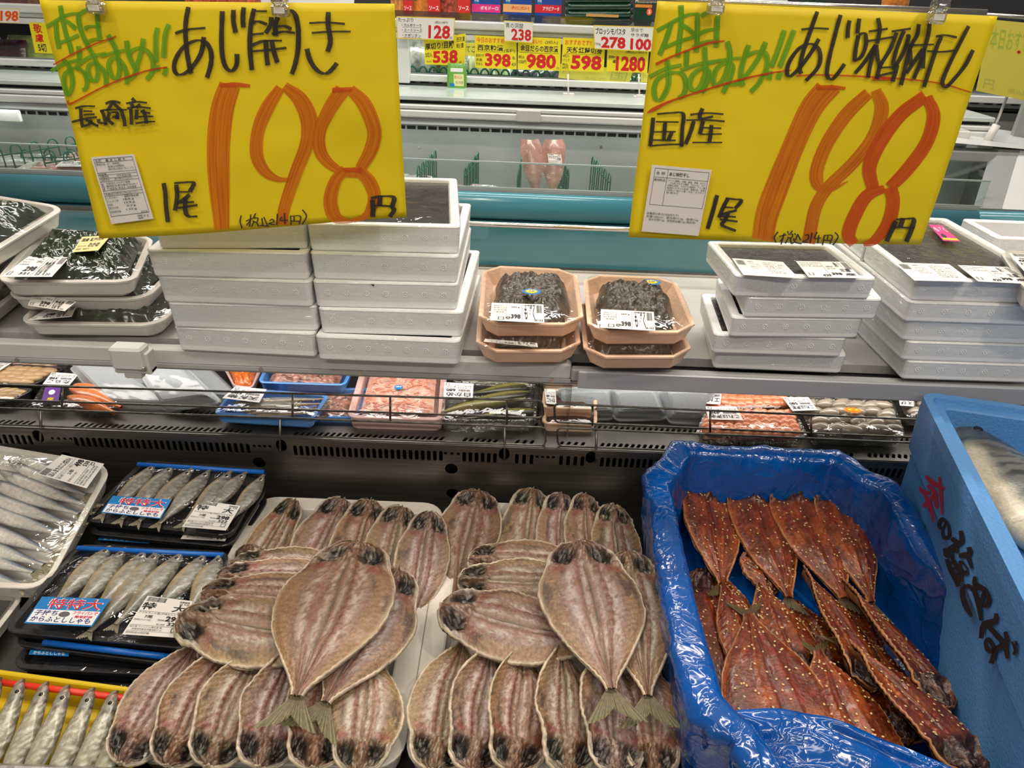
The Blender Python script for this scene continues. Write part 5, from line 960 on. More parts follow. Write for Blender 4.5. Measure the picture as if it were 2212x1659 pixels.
# loose tuft of film along the back and a fold over the front
def crumple(P, N, seed, amp, name, m=BAG):
    """P = list of rows of control points; builds a wrinkled sheet"""
    rows = [catmull([tuple(p) for p in r], 10) for r in P]; cols = list(zip(*rows)); cols = [catmull([tuple(q) for q in c], 8) for c in cols]
    nu_, nv_ = len(cols), len(cols[0]); V = []
    for i in range(nu_):
        for j in range(nv_):
            n1 = 1-abs(2*float(vnoise(i*.22, j*.12, seed))-1); n2 = 1-abs(2*float(vnoise(i*.5, j*.35, seed+2))-1); q = Vector(cols[i][j]); d = amp*((n1-.6)+.5*(n2-.6)); V.append(q+Vector((0, -d*.4, d)))
    mb = MB(); mb.add(V, grid_faces(nu_, nv_), m, True); o = mb.build(name, bagr); md = o.modifiers.new('solid', 'SOLIDIFY'); md.thickness = .0004; return o
crumple([[PZ(1545, 1540, .893), PZ(1600, 1640, .87), PZ(1640, 1760, .86)], [PZ(1700, 1530, .900), PZ(1730, 1610, .895), PZ(1760, 1730, .885)], [PZ(1860, 1575, .900), PZ(1880, 1650, .893), PZ(1890, 1780, .885)], [PZ(2010, 1640, .893), PZ(2040, 1720, .88), PZ(2060, 1840, .87)], [PZ(2180, 1720, .885), PZ(2200, 1790, .88), PZ(2220, 1880, .87)]], 0, 31, .008, 'front_fold')
def AM(head, tail, zh, zt, wpx, seed, lab, **k):
    h = PZ(*head, zh); t_ = PZ(*tail, zt); dep = ((h+t_)/2-Vector((0, 0, CZ))).dot(_f)
    return butterfly(lab, h, t_, wpx*1.12*dep/F, seed, kind='mirin', group='glazed sesame fish in the blue bag', **k)
B = .838
AM((1520, 1234), (1600, 1560), B-.014, B-.02, 120, 57, 'glazed fish lying deep at the left edge of the blue bag', roll=-8, fin=False)
AM((1845, 1300), (1910, 1450), B-.014, B-.02, 80, 64, 'narrow glazed fish deep between the right hand ones', roll=-30)
AM((1640, 1200), (1660, 1288), B-.008, B-.012, 90, 52, 'small glazed fish between the first and second of the back row', roll=-20)
AM((1668, 1500), (1625, 1330), B-.016, B-.018, 130, 71, 'dark glazed fish mostly hidden under the large front left one', roll=4, fin=False)
AM((1800, 1480), (1720, 1300), B-.014, B-.016, 130, 72, 'dark glazed fish under the centre of the heap', roll=-6, fin=False)
AM((1960, 1600), (1880, 1380), B-.008, B-.012, 130, 73, 'dark glazed fish under the right hand ones', roll=5, fin=False)
AM((1580, 1420), (1560, 1240), B-.016, B-.018, 120, 74, 'dark glazed fish low between the left ones', roll=0, fin=False)
AM((1518, 1046), (1560, 1262), B+.010, B, 112, 51, 'leftmost glazed fish of the back row with torn dark head', roll=-18, curlR=.16, headk=1.5)
AM((1614, 1048), (1706, 1290), B+.012, B+.002, 118, 53, 'second glazed fish from the left in the back row', roll=-4, headk=1.5)
AM((1704, 1048), (1824, 1292), B+.016, B+.006, 128, 54, 'third glazed fish from the left in the back row', roll=-4, headk=1.5)
AM((1792, 1050), (1884, 1300), B+.018, B+.006, 100, 55, 'rightmost glazed fish of the back row', roll=-10, headk=1.4)
AM((1668, 1500), (1562, 1262), B-.002, B, 110, 58, 'glazed fish with tail tucked under the back row, left side', roll=6, fin=False)
AM((1742, 1470), (1640, 1262), B, B+.002, 120, 59, 'glazed fish in the centre of the blue bag with red belly', roll=5, fin=False)
AM((1895, 1490), (1735, 1232), B+.006, B+.006, 110, 60, 'glazed fish with pale skin fold right of the centre', roll=14, curlR=.25, fin=False)
AM((2048, 1530), (1818, 1258), B+.012, B+.008, 108, 61, 'long glazed fish nearest the right wall of the blue bag', roll=16, curlR=.25, fin=False)
AM((1745, 1700), (1617, 1326), B+.022, B+.014, 205, 56, 'large glazed fish with tail up in the front left of the blue bag', roll=-4)
AM((1905, 1720), (1768, 1406), B+.022, B+.012, 175, 62, 'large glazed fish in the front centre, tail pointing back', roll=2)
AM((2110, 1670), (1836, 1394), B+.03, B+.018, 165, 63, 'large glazed fish in the front right with pale folded edge', roll=12, curlR=.2)
# ================================================================== pale blue foam box with mackerel
PB = mat('blue_polystyrene', (.085, .27, .60), .5, noise=.06, nscale=300, bump=.5, bscale=330)
zt = 1.022
e0 = PZ(1984, 843, zt); e1 = PZ(2212, 1308, zt); dv_ = (e1-e0).normalized(); L_ = .50; ex_ = Vector((-dv_.y, dv_.x, 0)); 
pbq = [e0+dv_*L_, e0+dv_*L_+ex_*.26, e0+ex_*.26, e0]; cc = sum(pbq, Vector())/4
pb = thing('blue_foam_box', 'pale blue foam box with brush lettering on its side, holding a mackerel', 'box', cc-Vector((0, 0, .072)))
MB().loft(pbq, [(.008, -.075), (.005, -.072), (.001, -.014), (.0015, 0), (.012, 0), (.014, -.006), (.024, -.006), (.026, -.008), (.031, -.055)], .022, 5, PB, cap0=True).build('box_body', pb)
n_out = -ex_
def side(u, v, e=0):   # paint on the sloping left wall: intersect the pixel ray with the wall plane
    p0 = e0+n_out*(-.0012+.0005); rr = ray(u, v); nn = (n_out+Vector((0, 0, -.075))).normalized(); d0 = Vector((0, 0, CZ)); t_ = (p0+Vector((0, 0, -.014))-d0).dot(nn)/rr.dot(nn); return d0+rr*t_+nn*(e+.0006)
oX = ((1900, 1000), .2713); REDP = mat('red_print', (.42, .015, .03), .5); mb = MB()
strokes(mb, side, *oX, [([(370, 100), (430, 160), (520, 205)], [20, 45, 20]), ([(482, 110), (492, 250), (505, 410)], [20, 30, 14]), ([(320, 190), (350, 230), (410, 240)], [14, 36, 26]), ([(385, 180), (440, 230), (455, 330), (465, 360)], [24, 38, 34, 20]), ([(450, 240), (400, 300), (355, 350)], [28, 34, 40]), ([(365, 250), (405, 340), (438, 475)], [24, 42, 12])], 0, 0, REDP, 0)
mb.build('red_lettering', pb); mb = MB()
strokes(mb, side, *oX, [([(535, 475), (508, 540), (525, 600), (562, 575), (550, 490), (505, 448), (480, 490), (492, 530)], [16, 23, 29, 29, 26, 29, 31, 26]),
    ([(655, 540), (662, 620), (620, 655)], [31, 44, 39]), ([(580, 600), (655, 655)], [34, 44]), ([(640, 640), (560, 700), (530, 745)], [47, 49, 39]), ([(525, 680), (545, 740), (600, 730)], [31, 34, 26]), ([(560, 690), (640, 700)], [39, 34]), ([(720, 670), (725, 720), (660, 745)], [39, 47, 31]), ([(640, 740), (705, 740), (745, 840)], [34, 42, 23]), ([(655, 780), (650, 830), (690, 880), (715, 860)], [26, 29, 34, 29]),
    ([(545, 765), (575, 850), (610, 910), (640, 985)], [34, 42, 47, 39]), ([(585, 750), (610, 800), (650, 870), (662, 950)], [29, 34, 36, 39]), ([(575, 800), (605, 785)], 23), ([(598, 845), (632, 830)], 23), ([(620, 890), (655, 875)], 23), ([(665, 780), (715, 850)], 18),
    ([(770, 905), (775, 970), (845, 1010), (882, 1080), (862, 1140), (828, 1100), (850, 1020)], [26, 44, 44, 42, 31, 34, 31]), ([(700, 970), (672, 1030), (700, 1140), (748, 1225)], [26, 44, 49, 26]), ([(705, 975), (760, 1010), (800, 1120), (822, 1255)], [31, 39, 44, 29]),
    ([(945, 1200), (930, 1260), (845, 1290), (822, 1400)], [29, 47, 47, 39]), ([(880, 1300), (950, 1375), (1010, 1450), (1035, 1560)], [36, 44, 47, 29]), ([(1018, 1345), (1020, 1430), (900, 1500), (860, 1440), (885, 1405), (930, 1490), (905, 1600)], [31, 44, 44, 34, 31, 39, 44]), ([(1070, 1425), (1100, 1490), (1082, 1530)], [18, 31, 23]), ([(1100, 1420), (1112, 1455)], 21)], 0, 0, BLACK, .0003)
mb.build('black_lettering', pb)
mk = whole_fish('mackerel', 'striped mackerel with dark back lying in the pale blue foam box', PZ(2076, 915, .988), PZ(2470, 1375, .975), .105, 77, 'mackerel', bend=-.02, thick=.5, nu=70, nv=40, tp=[0, .02, .06, .12, .2, .32, .45, .6, .75, .88, 1], wp=[.08, .20, .36, .54, .74, .94, 1, .85, .5, .25, .14], mouth=False, roll=0)
q2 = [q+Vector((.012, .0, -.078)) for q in pbq]
b2 = thing('blue_foam_box', 'lower pale blue foam box under the one with brush lettering', 'box', cc+Vector((.012, 0, -.26)))
MB().loft(q2, [(.012, -.175), (.006, -.17), (.001, -.014), (.0015, 0), (.02, 0), (.03, -.01)], .022, 5, PB, cap0=True).build('box_body', b2)
# ================================================================== packs under the shelf
def up(px, z): return QZ([px[3], px[2], px[1], px[0]], z)   # TL,TR,BR,BL -> FL,FR,BR,BL
def upack(name, lab, cat, px, z, m, r=.012, h=.02, flat=.004, slope=.008, grp=None, dome=.003, **k): return tray_pack(name, lab, cat, up(px, z), h, flat, slope, r, m, grp, dome=dome, **k), up(px, z)
def flip_label(root, px, z, title, price):   # labels under the shelf face the other aisle and read upside down
    Q = lq(px, z); Q = [Q[2], Q[3], Q[0], Q[1]]; label(root, 'price_label', Q, [T(.08, .62, .84, .28, title, .05), ('b', .1, .42, .5, .56), T(.6, .4, .32, .18, price, .04), T(.05, .3, .5, .07, '加工者 鮮魚部'), T(.05, .18, .6, .07, '要冷蔵10℃以下'), T(.6, .25, .3, .1, '26. 9.20')]+frame(.82, .06, .94, .2, .015))
zu = .896
SCAL = mat('scallop_meat', (.66, .38, .24), .35, noise=.2, nscale=60, coat=.4); SCR = mat('roasted_scallop', (.58, .36, .17), .4, noise=.4, nscale=70, coat=.3)
def blobs(root, name, lst, m, grp=None):
    me = None
    for k, (p, rx, ry, rz, ang) in enumerate(lst):
        if me is None:
            V = []; n = 10
            for i in range(7):
                ph = -math.pi/2+math.pi*i/6
                for j in range(n): a = 2*math.pi*j/n; w = 1+.12*math.sin(3*a); V.append((math.cos(ph)*math.cos(a)*w, math.cos(ph)*math.sin(a)*w, math.sin(ph)))
            me = mesh_from(name, V, [(i*n+j, i*n+(j+1) % n, (i+1)*n+(j+1) % n, (i+1)*n+j) for i in range(6) for j in range(n)], m, smooth=True)
        o = bpy.data.objects.new(name, me); COL.objects.link(o); o.parent = root; o.location = Vector(p)-wl(root); o.scale = (rx, ry, rz); o.rotation_euler = (0, 0, ang)
def grid_blobs(root, Q, nx, ny, name, m, rx, ry, rz, dz, ang=0, ins=.12, jit=.3):
    L_ = []
    for j in range(ny):
        for i in range(nx):
            u = ins+(1-2*ins)*(i+.5+random.uniform(-jit, jit)*.5)/nx; v = ins+(1-2*ins)*(j+.5+random.uniform(-jit, jit)*.5)/ny; L_.append((bil(Q, u, v)+Vector((0, 0, dz)), rx*random.uniform(.85, 1.1), ry*random.uniform(.85, 1.1), rz, ang+random.uniform(-.4, .4)))
    blobs(root, name, L_, m)
r, Q = upack('scallop_pack', 'pack of pale raw scallops under the shelf at the far left, upside-down label', 'seafood pack', [(-30, 763), (152, 768), (140, 800), (-60, 795)], zu, CLEART); grid_blobs(r, Q, 6, 2, 'scallop', SCAL, .012, .011, .008, -.002); flip_label(r, [(-20, 762), (52, 764), (46, 786), (-30, 784)], zu+.004, '生食用', '598')
r, Q = upack('scallop_pack', 'black tray of boiled scallops behind the wire guard at the left', 'seafood pack', [(-10, 783), (148, 792), (70, 832), (-90, 828)], zu+.004, BLKF); grid_blobs(r, Q, 5, 4, 'scallop', SCR, .014, .008, .006, -.003, .2); flip_label(r, [(-40, 780), (28, 782), (0, 800), (-70, 800)], zu+.008, '蒸し帆立', '498')
r, Q = upack('scallop_pack', 'second black tray of boiled scallops nearer the wire guard', 'seafood pack', [(-40, 835), (78, 838), (20, 868), (-120, 866)], zu, BLKF); grid_blobs(r, Q, 5, 3, 'scallop', SCR, .013, .008, .006, -.003, .2)
ROE = mat('orange_roe', (.72, .20, .05), .3, noise=.35, nscale=50, coat=.5)
r, Q = upack('roe_pack', 'clear pack of orange roe sacs with purple sticker beside the black trays', 'seafood pack', [(108, 808), (232, 812), (260, 882), (62, 878)], zu, CLEART)
for k, (a, b) in enumerate([((150, 838), (262, 880)), ((158, 832), (245, 858)), ((146, 856), (250, 892))]):
    whole_fish('roe_sac', 'orange roe sac, %s in the pack with purple sticker' % ['frontmost', 'rear', 'middle'][k], PZ(*a, zu), PZ(*b, zu), .022, 300+k, 'pink', 'roe sacs beside the purple sticker', eye=False, mouth=False, finL=0, thick=.8).children[0].data.materials[0] = ROE
flip_label(r, [(112, 804), (170, 808), (150, 832), (92, 830)], zu+.004, 'たらこ', '398'); label(r, 'purple_sticker', lq([(98, 836), (132, 834), (126, 868), (88, 870)], zu+.005), [('o', .5, .62, .2, .16, STW), T(.3, .1, .4, .2, '産', .04, STY)], PURP)
# grey upturned trays leaning behind the guard
def lean(lab, px, Yt, Yb, grp):   # TL,TR,BR,BL ; leaning with top further back
    Q = [PY(*px[3], Yb), PY(*px[2], Yb), PY(*px[1], Yt), PY(*px[0], Yt)]; c = sum(Q, Vector())/4; root = thing('grey_tray', lab, 'tray', (c.x, c.y, min(q.z for q in Q)), grp)
    n = (Q[1]-Q[0]).cross(Q[3]-Q[0]).normalized(); mb = MB(); mb.loft(Q, [(0, 0), (.001, .0), (.004, 0), (.012, 0), (.016, 0)], .014, 4, GREYT, cap1=True)
    k = len(mb.V)//5
    for i in range(5):
        off = [0, .002, .003, .016, .018][i]
        for j in range(k): mb.V[i*k+j] = mb.V[i*k+j]+n*off
    mb.build('tray', root); filmtop(root, [q+n*.0185+(c-q)*.15 for q in Q], .01, .0, m=film('smooth_film', (.97, .97, .97), .015, .2, bump=.05, bscale=30, rough=.15)); return root
GG = 'grey upturned trays leaning under the shelf'
lean('grey upturned tray behind the clip, rear left', [(150, 768), (345, 772), (420, 860), (250, 852)], 1.00, .93, GG)
lean('tall grey tray leaning right of the clip', [(330, 772), (440, 780), (545, 880), (420, 872)], 1.02, .93, GG)
lean('left grey upturned tray in front under the clip', [(146, 793), (256, 796), (404, 895), (232, 888)], .97, .885, GG)
lean('right grey upturned tray in front under the clip', [(290, 795), (408, 796), (486, 872), (352, 893)], .96, .88, GG)
r, Q = upack('salmon_roe_pack', 'pink tray of bright orange salmon roe next to the grey trays', 'seafood pack', [(470, 772), (575, 778), (545, 838), (505, 834)], zu, PINKT); lumps(r, lift(Q, -.005), .14, .008, .012, 9, 9, 3, mat('salmon_roe', (.85, .20, .03), .2, noise=.3, nscale=90, coat=.7), 'roe')
SHR = mat('small_shrimp', (.42, .20, .14), .3, noise=.8, nscale=110, bump=.8, bscale=160, coat=.5)
def silvers(root, pairs, z, dep, seed, scheme, grp, kind, lab):
    for k, (a, b) in enumerate(pairs): whole_fish(kind, lab % (OR2[k]), PZ(*a, z), PZ(*b, z), dep, seed+k, scheme, grp, thick=.55, finL=.014, eye=True, mouth=False, nu=26, nv=14)
r, Q = upack('blue_tray_pack', 'blue tray of tiny dark shrimp, rear one with upside-down label', 'seafood pack', [(577, 783), (766, 790), (746, 832), (556, 826)], zu+.012, BLUET); lumps(r, lift(Q, -.006), .10, .006, .012, 14, 10, 6, SHR, 'shrimp'); flip_label(r, [(590, 778), (652, 783), (640, 803), (575, 798)], zu+.019, '明石産', '478')
r, Q = upack('blue_tray_pack', 'blue tray showing at the right behind the sardine tray', 'seafood pack', [(600, 842), (802, 836), (772, 902), (560, 900)], zu-.004, BLUET); lumps(r, lift(Q, -.006), .10, .004, .01, 14, 10, 7, SHR, 'shrimp')
r, Q = upack('blue_tray_pack', 'blue tray of slim silver fish behind the wire guard', 'seafood pack', [(508, 836), (712, 852), (676, 906), (458, 893)], zu+.012, BLUET)
silvers(r, [((500, 870), (700, 862)), ((505, 880), (695, 872)), ((520, 888), (690, 884)), ((530, 896), (670, 892)), ((560, 862), (690, 900))], zu+.010, .016, 320, 'shishamo', 'slim silver fish in the blue tray', 'sardine', 'slim silver fish in the blue tray, %s from the back')
flip_label(r, [(508, 835), (576, 841), (560, 870), (480, 860)], zu+.019, '天然物', '598')
r, Q = upack('shrimp_pack', 'large pale pink tray of small pink shrimp with round blue sticker', 'seafood pack', [(782, 788), (966, 796), (960, 908), (748, 902)], zu+.006, PINKT, r=.016, h=.026, flat=.008)
lumps(r, lift(Q, -.004), .12, .006, .006, 10, 10, 12, mat('pink_shrimp_ice', (1, 1, 1), .25, attr=True, noise=.15, nscale=160, bump=.5, bscale=200, coat=.6), 'shrimp_bed', cols=((.86, .42, .29), (.82, .58, .48)), n=50)
mb = MB(); rs = random.Random(4)
for k in range(170):
    u, v = rs.uniform(.14, .86), rs.uniform(.12, .9); p = bil(Q, u, v)+Vector((0, 0, .0035)); an = rs.uniform(0, 6.28); l = rs.uniform(.003, .006); mb.tube([p+Vector((math.cos(an+b)*l*c_, math.sin(an+b)*l*c_, 0)) for b, c_ in ((0, 1), (.5, .3), (3.2, .6), (3.6, 1.1))], .0006, mat('shrimp_red', (.78, .27, .16), .3), 4)
tag(mb.build('small_shrimp', r), kind='stuff')
cst = PZ(861, 836, zu+.0135); mb = MB(); mb.add([cst+Vector((.0065*math.cos(2*math.pi*i/24), .0065*math.sin(2*math.pi*i/24), 0)) for i in range(24)], [list(range(24))], STB); put(mb, [cst+Vector((.004, .002, .0002)), cst+Vector((-.004, .002, .0002)), cst+Vector((-.004, -.002, .0002)), cst+Vector((.004, -.002, .0002))], [T(0, 0, 1, 1, 'HF', .05, STW)]); mb.build('round_sticker', r)
flip_label(r, [(890, 790), (950, 794), (950, 802), (888, 798)], zu+.012, '白エビ', '980')
def darks(px, z, pairs, lab, grp, seed, which):
    r, Q = upack('dark_fish_pack', lab, 'seafood pack', px, z, CLEART, r=.012, h=.024, dome=.006)
    for k, (a, b) in enumerate(pairs): whole_fish('slender_dark_fish', 'slender dark green fish, %s in %s' % (['rear', 'second', 'third', 'front'][k], which), PZ(*a, z-.004), PZ(*b, z-.004), .026, seed+k, 'dark', grp, thick=.7, finL=.012, bend=.03, nu=30, nv=16, eye=False, mouth=False)
    return r
darks([(980, 797), (1162, 803), (1166, 832), (974, 824)], zu+.012, [((985, 812), (1150, 805)), ((1010, 824), (1158, 818))], 'clear pack of slender dark fish, rear one under the shelf', 'slender dark fish in the rear clear pack', 340, 'the rear clear pack')
r = darks([(962, 824), (1164, 832), (1158, 910), (950, 908)], zu+.01, [((1150, 832), (1020, 850)), ((1146, 848), (985, 874)), ((952, 893), (1130, 862)), ((1160, 888), (1010, 905))], 'clear pack of slender dark fish with label, nearer the wire guard', 'slender dark fish in the nearer clear pack', 350, 'the nearer clear pack')
flip_label(r, [(960, 826), (1023, 829), (1021, 862), (958, 860)], zu+.018, '白かめ', '680')
for px, lab in (([(1172, 800), (1300, 804), (1300, 830), (1168, 827)], 'peach tray pack, rear one beside the grey trays'), ([(1174, 838), (1290, 842), (1290, 884), (1170, 880)], 'peach tray pack with small label beside the grey trays'), ([(1174, 876), (1290, 880), (1290, 918), (1170, 915)], 'peach tray pack lowest beside the wire guard ends')):
    r, Q = upack('peach_pack', lab, 'seafood pack', px, zu+(.012 if 'small' in lab else 0), PEACH, h=.022); lumps(r, lift(Q, -.008), .12, .004, .004, 6, 6, 9, mat('dark_filling', (.10, .04, .02), .3, noise=.5, nscale=90), 'contents')
    if 'small' in lab: flip_label(r, [(1176, 840), (1200, 842), (1202, 874), (1180, 872)], zu+.017, 'かに', '680')
G11 = 'grey upright trays under the right half of the shelf'
for k, (px, lab) in enumerate([([(1192, 838), (1330, 832), (1334, 908), (1200, 912)], 'first grey upright tray right of the peach packs'), ([(1306, 836), (1420, 832), (1450, 908), (1322, 912)], 'second grey upright tray from the peach packs'), ([(1410, 836), (1552, 834), (1520, 920), (1440, 916)], 'third grey upright tray beside the orange shrimp')]):
    lean(lab, px, .955-.004*k, .915-.004*k, G11)
ORS = mat('peeled_shrimp', (.82, .30, .14), .25, noise=.25, nscale=70, coat=.6)
def shrimp_pack(px, z, lab, nx, ny, lb, m, ttl, pr, kind='peeled_shrimp', sz=(.012, .008, .007)):
    r, Q = upack('shrimp_pack', lab, 'seafood pack', px, z, CLEART, h=.022, dome=.006); lumps(r, lift(Q, -.010), .08, .004, .004, 5, 5, 3, m, 'shrimp_layer', n=14); grid_blobs(r, Q, nx, ny, kind, m, *sz, 0, .3, ins=.06)
    if lb: flip_label(r, lb, z+.009, ttl, pr)
    return r
shrimp_pack([(1532, 833), (1690, 836), (1720, 880), (1520, 884)], zu+.008, 'pack of orange peeled shrimp, rear one', 9, 4, [(1532, 838), (1560, 838), (1556, 874), (1524, 872)], ORS, 'エビ', '498')
shrimp_pack([(1524, 884), (1720, 886), (1748, 944), (1500, 940)], zu+.008, 'pack of orange peeled shrimp nearer the wire guard', 10, 5, [(1524, 878), (1590, 878), (1606, 908), (1530, 906)], ORS, 'これは海老', '498')
GPR = mat('grey_prawn', (.40, .33, .25), .25, noise=.5, nscale=60, coat=.6)
r = shrimp_pack([(1692, 838), (1940, 846), (1960, 862), (1700, 858)], zu+.004, 'clear pack of grey prawns at the back right', 8, 2, None, GPR, '', '')
r = shrimp_pack([(1716, 858), (1930, 864), (1958, 944), (1756, 940)], zu+.01, 'clear pack of grey prawns with orange starburst sticker', 6, 4, [(1690, 858), (1746, 858), (1766, 886), (1712, 888)], GPR, 'これは海老', '580', 'prawn', (.019, .009, .008))
stc = PZ(1842, 886, zu+.022); mb = MB(); mb.add([stc+Vector(((.014 if i % 2 else .011)*math.cos(2*math.pi*i/24), (.009 if i % 2 else .007)*math.sin(2*math.pi*i/24), 0)) for i in range(24)], [list(range(24))], STO)
put(mb, [stc+Vector((.008, .004, .0002)), stc+Vector((-.008, .004, .0002)), stc+Vector((-.008, -.004, .0002)), stc+Vector((.008, -.004, .0002))], [T(0, .1, 1, .8, '解凍', .05, STY)]); mb.build('starburst_sticker', r)
r = shrimp_pack([(1936, 850), (2060, 854), (2080, 900), (1956, 900)], zu+.006, 'clear pack at the right behind the pale blue box', 4, 3, [(1940, 852), (1972, 853), (1974, 878), (1944, 876)], GPR, 'えび', '498')
# ================================================================== across the aisle: teal island freezer
fz = thing('island_case', 'long open display case with teal bumper and glass front across the aisle', 'display case', (0, 2.6, 0))
XA, XB = -2.6, 3.2
MB().box((XA, 2.37, .08), (XB, 2.43, .745), TEAL).build('front_panel', fz)
mb = MB(); 
for xa, xb in ((XA, 1.535), (1.539, XB)):
    P = []; n = 14
    for x in (xa, xb):
        for k in range(n): a = 2*math.pi*k/n; P.append((x, 2.385+.030*math.cos(a), .795+.046*math.sin(a)))
    mb.add(P, [(k, (k+1) % n, n+(k+1) % n, n+k) for k in range(n)]+[list(range(n))[::-1], list(range(n, 2*n))], TEALB, True)
mb.build('bumper', fz)
MB().box((XA, 2.40, .735), (XB, 2.85, .742), CASEI).build('case_floor', fz)
MB().box((XA, 2.402, .742), (XB, 2.43, .846), CASEG).build('front_wall', fz)
MB().box((XA, 2.41, .846), (1.56, 2.416, .932), GLASS).build('glass_front', fz)
MB().box((XA, 2.409, .930), (1.56, 2.418, .9345), mat('glass_edge', (.35, .42, .40), .2)).box((XA, 2.405, .843), (1.56, 2.42, .850), CASEI).build('glass_edge', fz)
plate('slotted_liner', 4.35, .26, [(.03+i*.0405, .235, .0165, .0065, 0) for i in range(106)], .004, CASEI, lambda x, y, z: Vector((XA+x, 2.85+z, .742-.02+y)), fz)
MB().box((XA, 2.856, .74), (1.75, 2.87, .99), DARK).build('liner_back', fz)
mb = MB(); mb.bbox((XA, 2.80, .975), (1.75, 2.90, 1.002), CASEG, .004).bbox((XA, 2.785, 1.003), (1.75, 2.9, 1.030), CASEW, .005).bbox((XA, 2.79, 1.032), (1.75, 2.9, 1.048), CASEW, .004); mb.build('upper_frame', fz)
for u in (20, 1142): p = PY(u, 248, 2.78); MB().bbox((p.x-.045, 2.77, p.z-.025), (p.x+.045, 2.786, p.z+.018), PROFL, .004).build('latch', fz)
MB().bbox((XA, 2.80, 1.062), (1.75, 3.095, 1.078), mat('pale_glass_top', (.60, .68, .64), .12, noise=.15, nscale=5), .003).build('glass_top', fz)
MB().box((XA, 2.83, 1.048), (1.75, 3.1, 1.062), DARK).build('top_gap', fz)  # dark slab standing in for the shadow under the glass top
MB().box((XA, 2.87, .02), (XB, 3.08, .97), CASEG).build('back_body', fz)
for u in (905, 1300, 1700): p = PY(u, 300, 2.85); MB().cyl((p.x, 2.846, p.z-.03), .006, .004, CHROME, axis='y').build('bolt', fz)
# sloping end of the case at the right
mb = MB(); a = PY(2118, 450, 2.40); b = PY(2158, 322, 2.62)
mb.add([a, a+Vector((.07, 0, 0)), b+Vector((.07, 0, 0)), b, a+Vector((0, .04, 0)), a+Vector((.07, .04, 0)), b+Vector((.07, .04, 0)), b+Vector((0, .04, 0))], [(0, 1, 2, 3), (4, 7, 6, 5), (0, 3, 7, 4), (1, 5, 6, 2)], CASEG)
mb.add([a+Vector((.075, 0, 0)), a+Vector((.15, 0, 0)), b+Vector((.15, 0, 0)), b+Vector((.075, 0, 0)), a+Vector((.075, .04, 0)), a+Vector((.15, .04, 0)), b+Vector((.15, .04, 0)), b+Vector((.075, .04, 0))], [(0, 1, 2, 3), (4, 7, 6, 5), (0, 3, 7, 4), (1, 5, 6, 2)], CASEW); mb.build('end_posts', fz)
mb = MB(); c0 = PY(2010, 322, 2.62); mb.bbox((c0.x, 2.60, c0.z-.035), (XB, 2.68, c0.z+.0), CASEG, .004); mb.add([PY(2020, 305, 2.6), PY(2300, 330, 2.6), PY(2300, 300, 3.0), PY(2040, 262, 3.0)], [(0, 1, 2, 3)], CASEW); mb.build('sloping_end_frame', fz)
MB().box((c0.x-.1, 2.58, .85), (XB, 2.586, c0.z-.03), GLASS).build('end_glass', fz)
for k in range(2):
    Q = QY([(2165, 435-26*k), (2300, 440-26*k), (2320, 405-26*k), (2180-10*k, 400-26*k)], 2.7); Q = [Vector((q.x, 2.72+(0, 0, .2, .2)[i], .84+.04*k)) for i, q in enumerate(Q)]
    r = tray_pack('fish_pack', ['large grey fish in the far case at the right edge, lower pack', 'large grey fish in the far case at the right edge, upper pack'][k], 'fish pack', Q, .03, .008, .02, .03, WTRAY, 'packs at the far right of the teal case', dome=.01); lumps(r, lift(Q, -.008), .12, .02, .02, 3, 4, 44+k, mat('grey_fish_skin', (.15, .17, .17), .25, noise=.5, nscale=25, coat=.5), 'fish')
# green wire dividers
def divider(u, v, lab, deg, nh=5, hgt=.11, ln=.26, Y0=2.50):
    p = PY(u, v, Y0); r = thing('wire_divider', lab, 'divider', Vector((p.x, Y0, .742)), 'green wire dividers in the teal case'); c, s = math.cos(R(deg)), math.sin(R(deg))
    for k in range(nh):
        o = Vector((p.x, Y0, .742))+Vector((c, s, 0))*(ln*k/(nh-1)); w = .018; d = Vector((c, s, 0))
        pts = [o-d*w]+[o-d*w+Vector((0, 0, hgt*.8))]+[o+Vector((0, 0, hgt*.8))+d*(w*math.cos(a))+Vector((0, 0, w*math.sin(a)*1.2)) for a in (2.6, 2.1, 1.57, 1.04, .5)]+[o+d*w+Vector((0, 0, hgt*.8)), o+d*w]
        MB().tube(pts, .0026, GREENW, 6).build('wire_arch', r)
    for h in (.35, .75): MB().tube([Vector((p.x, Y0, .742))-Vector((c, s, 0))*.02+Vector((0, 0, hgt*h)), Vector((p.x, Y0, .742))+Vector((c, s, 0))*(ln+.02)+Vector((0, 0, hgt*h))], .0026, GREENW, 6).build('wire_rail', r)
divider(905, 395, 'green wire divider right of the left yellow card', 84, hgt=.16); divider(1005, 395, 'second green wire divider right of the left yellow card', 84, hgt=.16)
divider(1118, 400, 'green wire divider left of the pink fish fillet pack', 88, hgt=.15); divider(1226, 395, 'green wire divider right of the pink fish fillet pack', 95, hgt=.17); divider(1315, 400, 'green wire divider beside the right yellow card', 98, hgt=.16)
divider(12, 395, 'green arched wire divider at the far left', 60, hgt=.17); divider(60, 345, 'green arched wire divider leaning across at the far left', 14, hgt=.13, ln=.3, Y0=2.62); divider(118, 385, 'green arched wire divider beside the pink packs at the left', 55, hgt=.15)
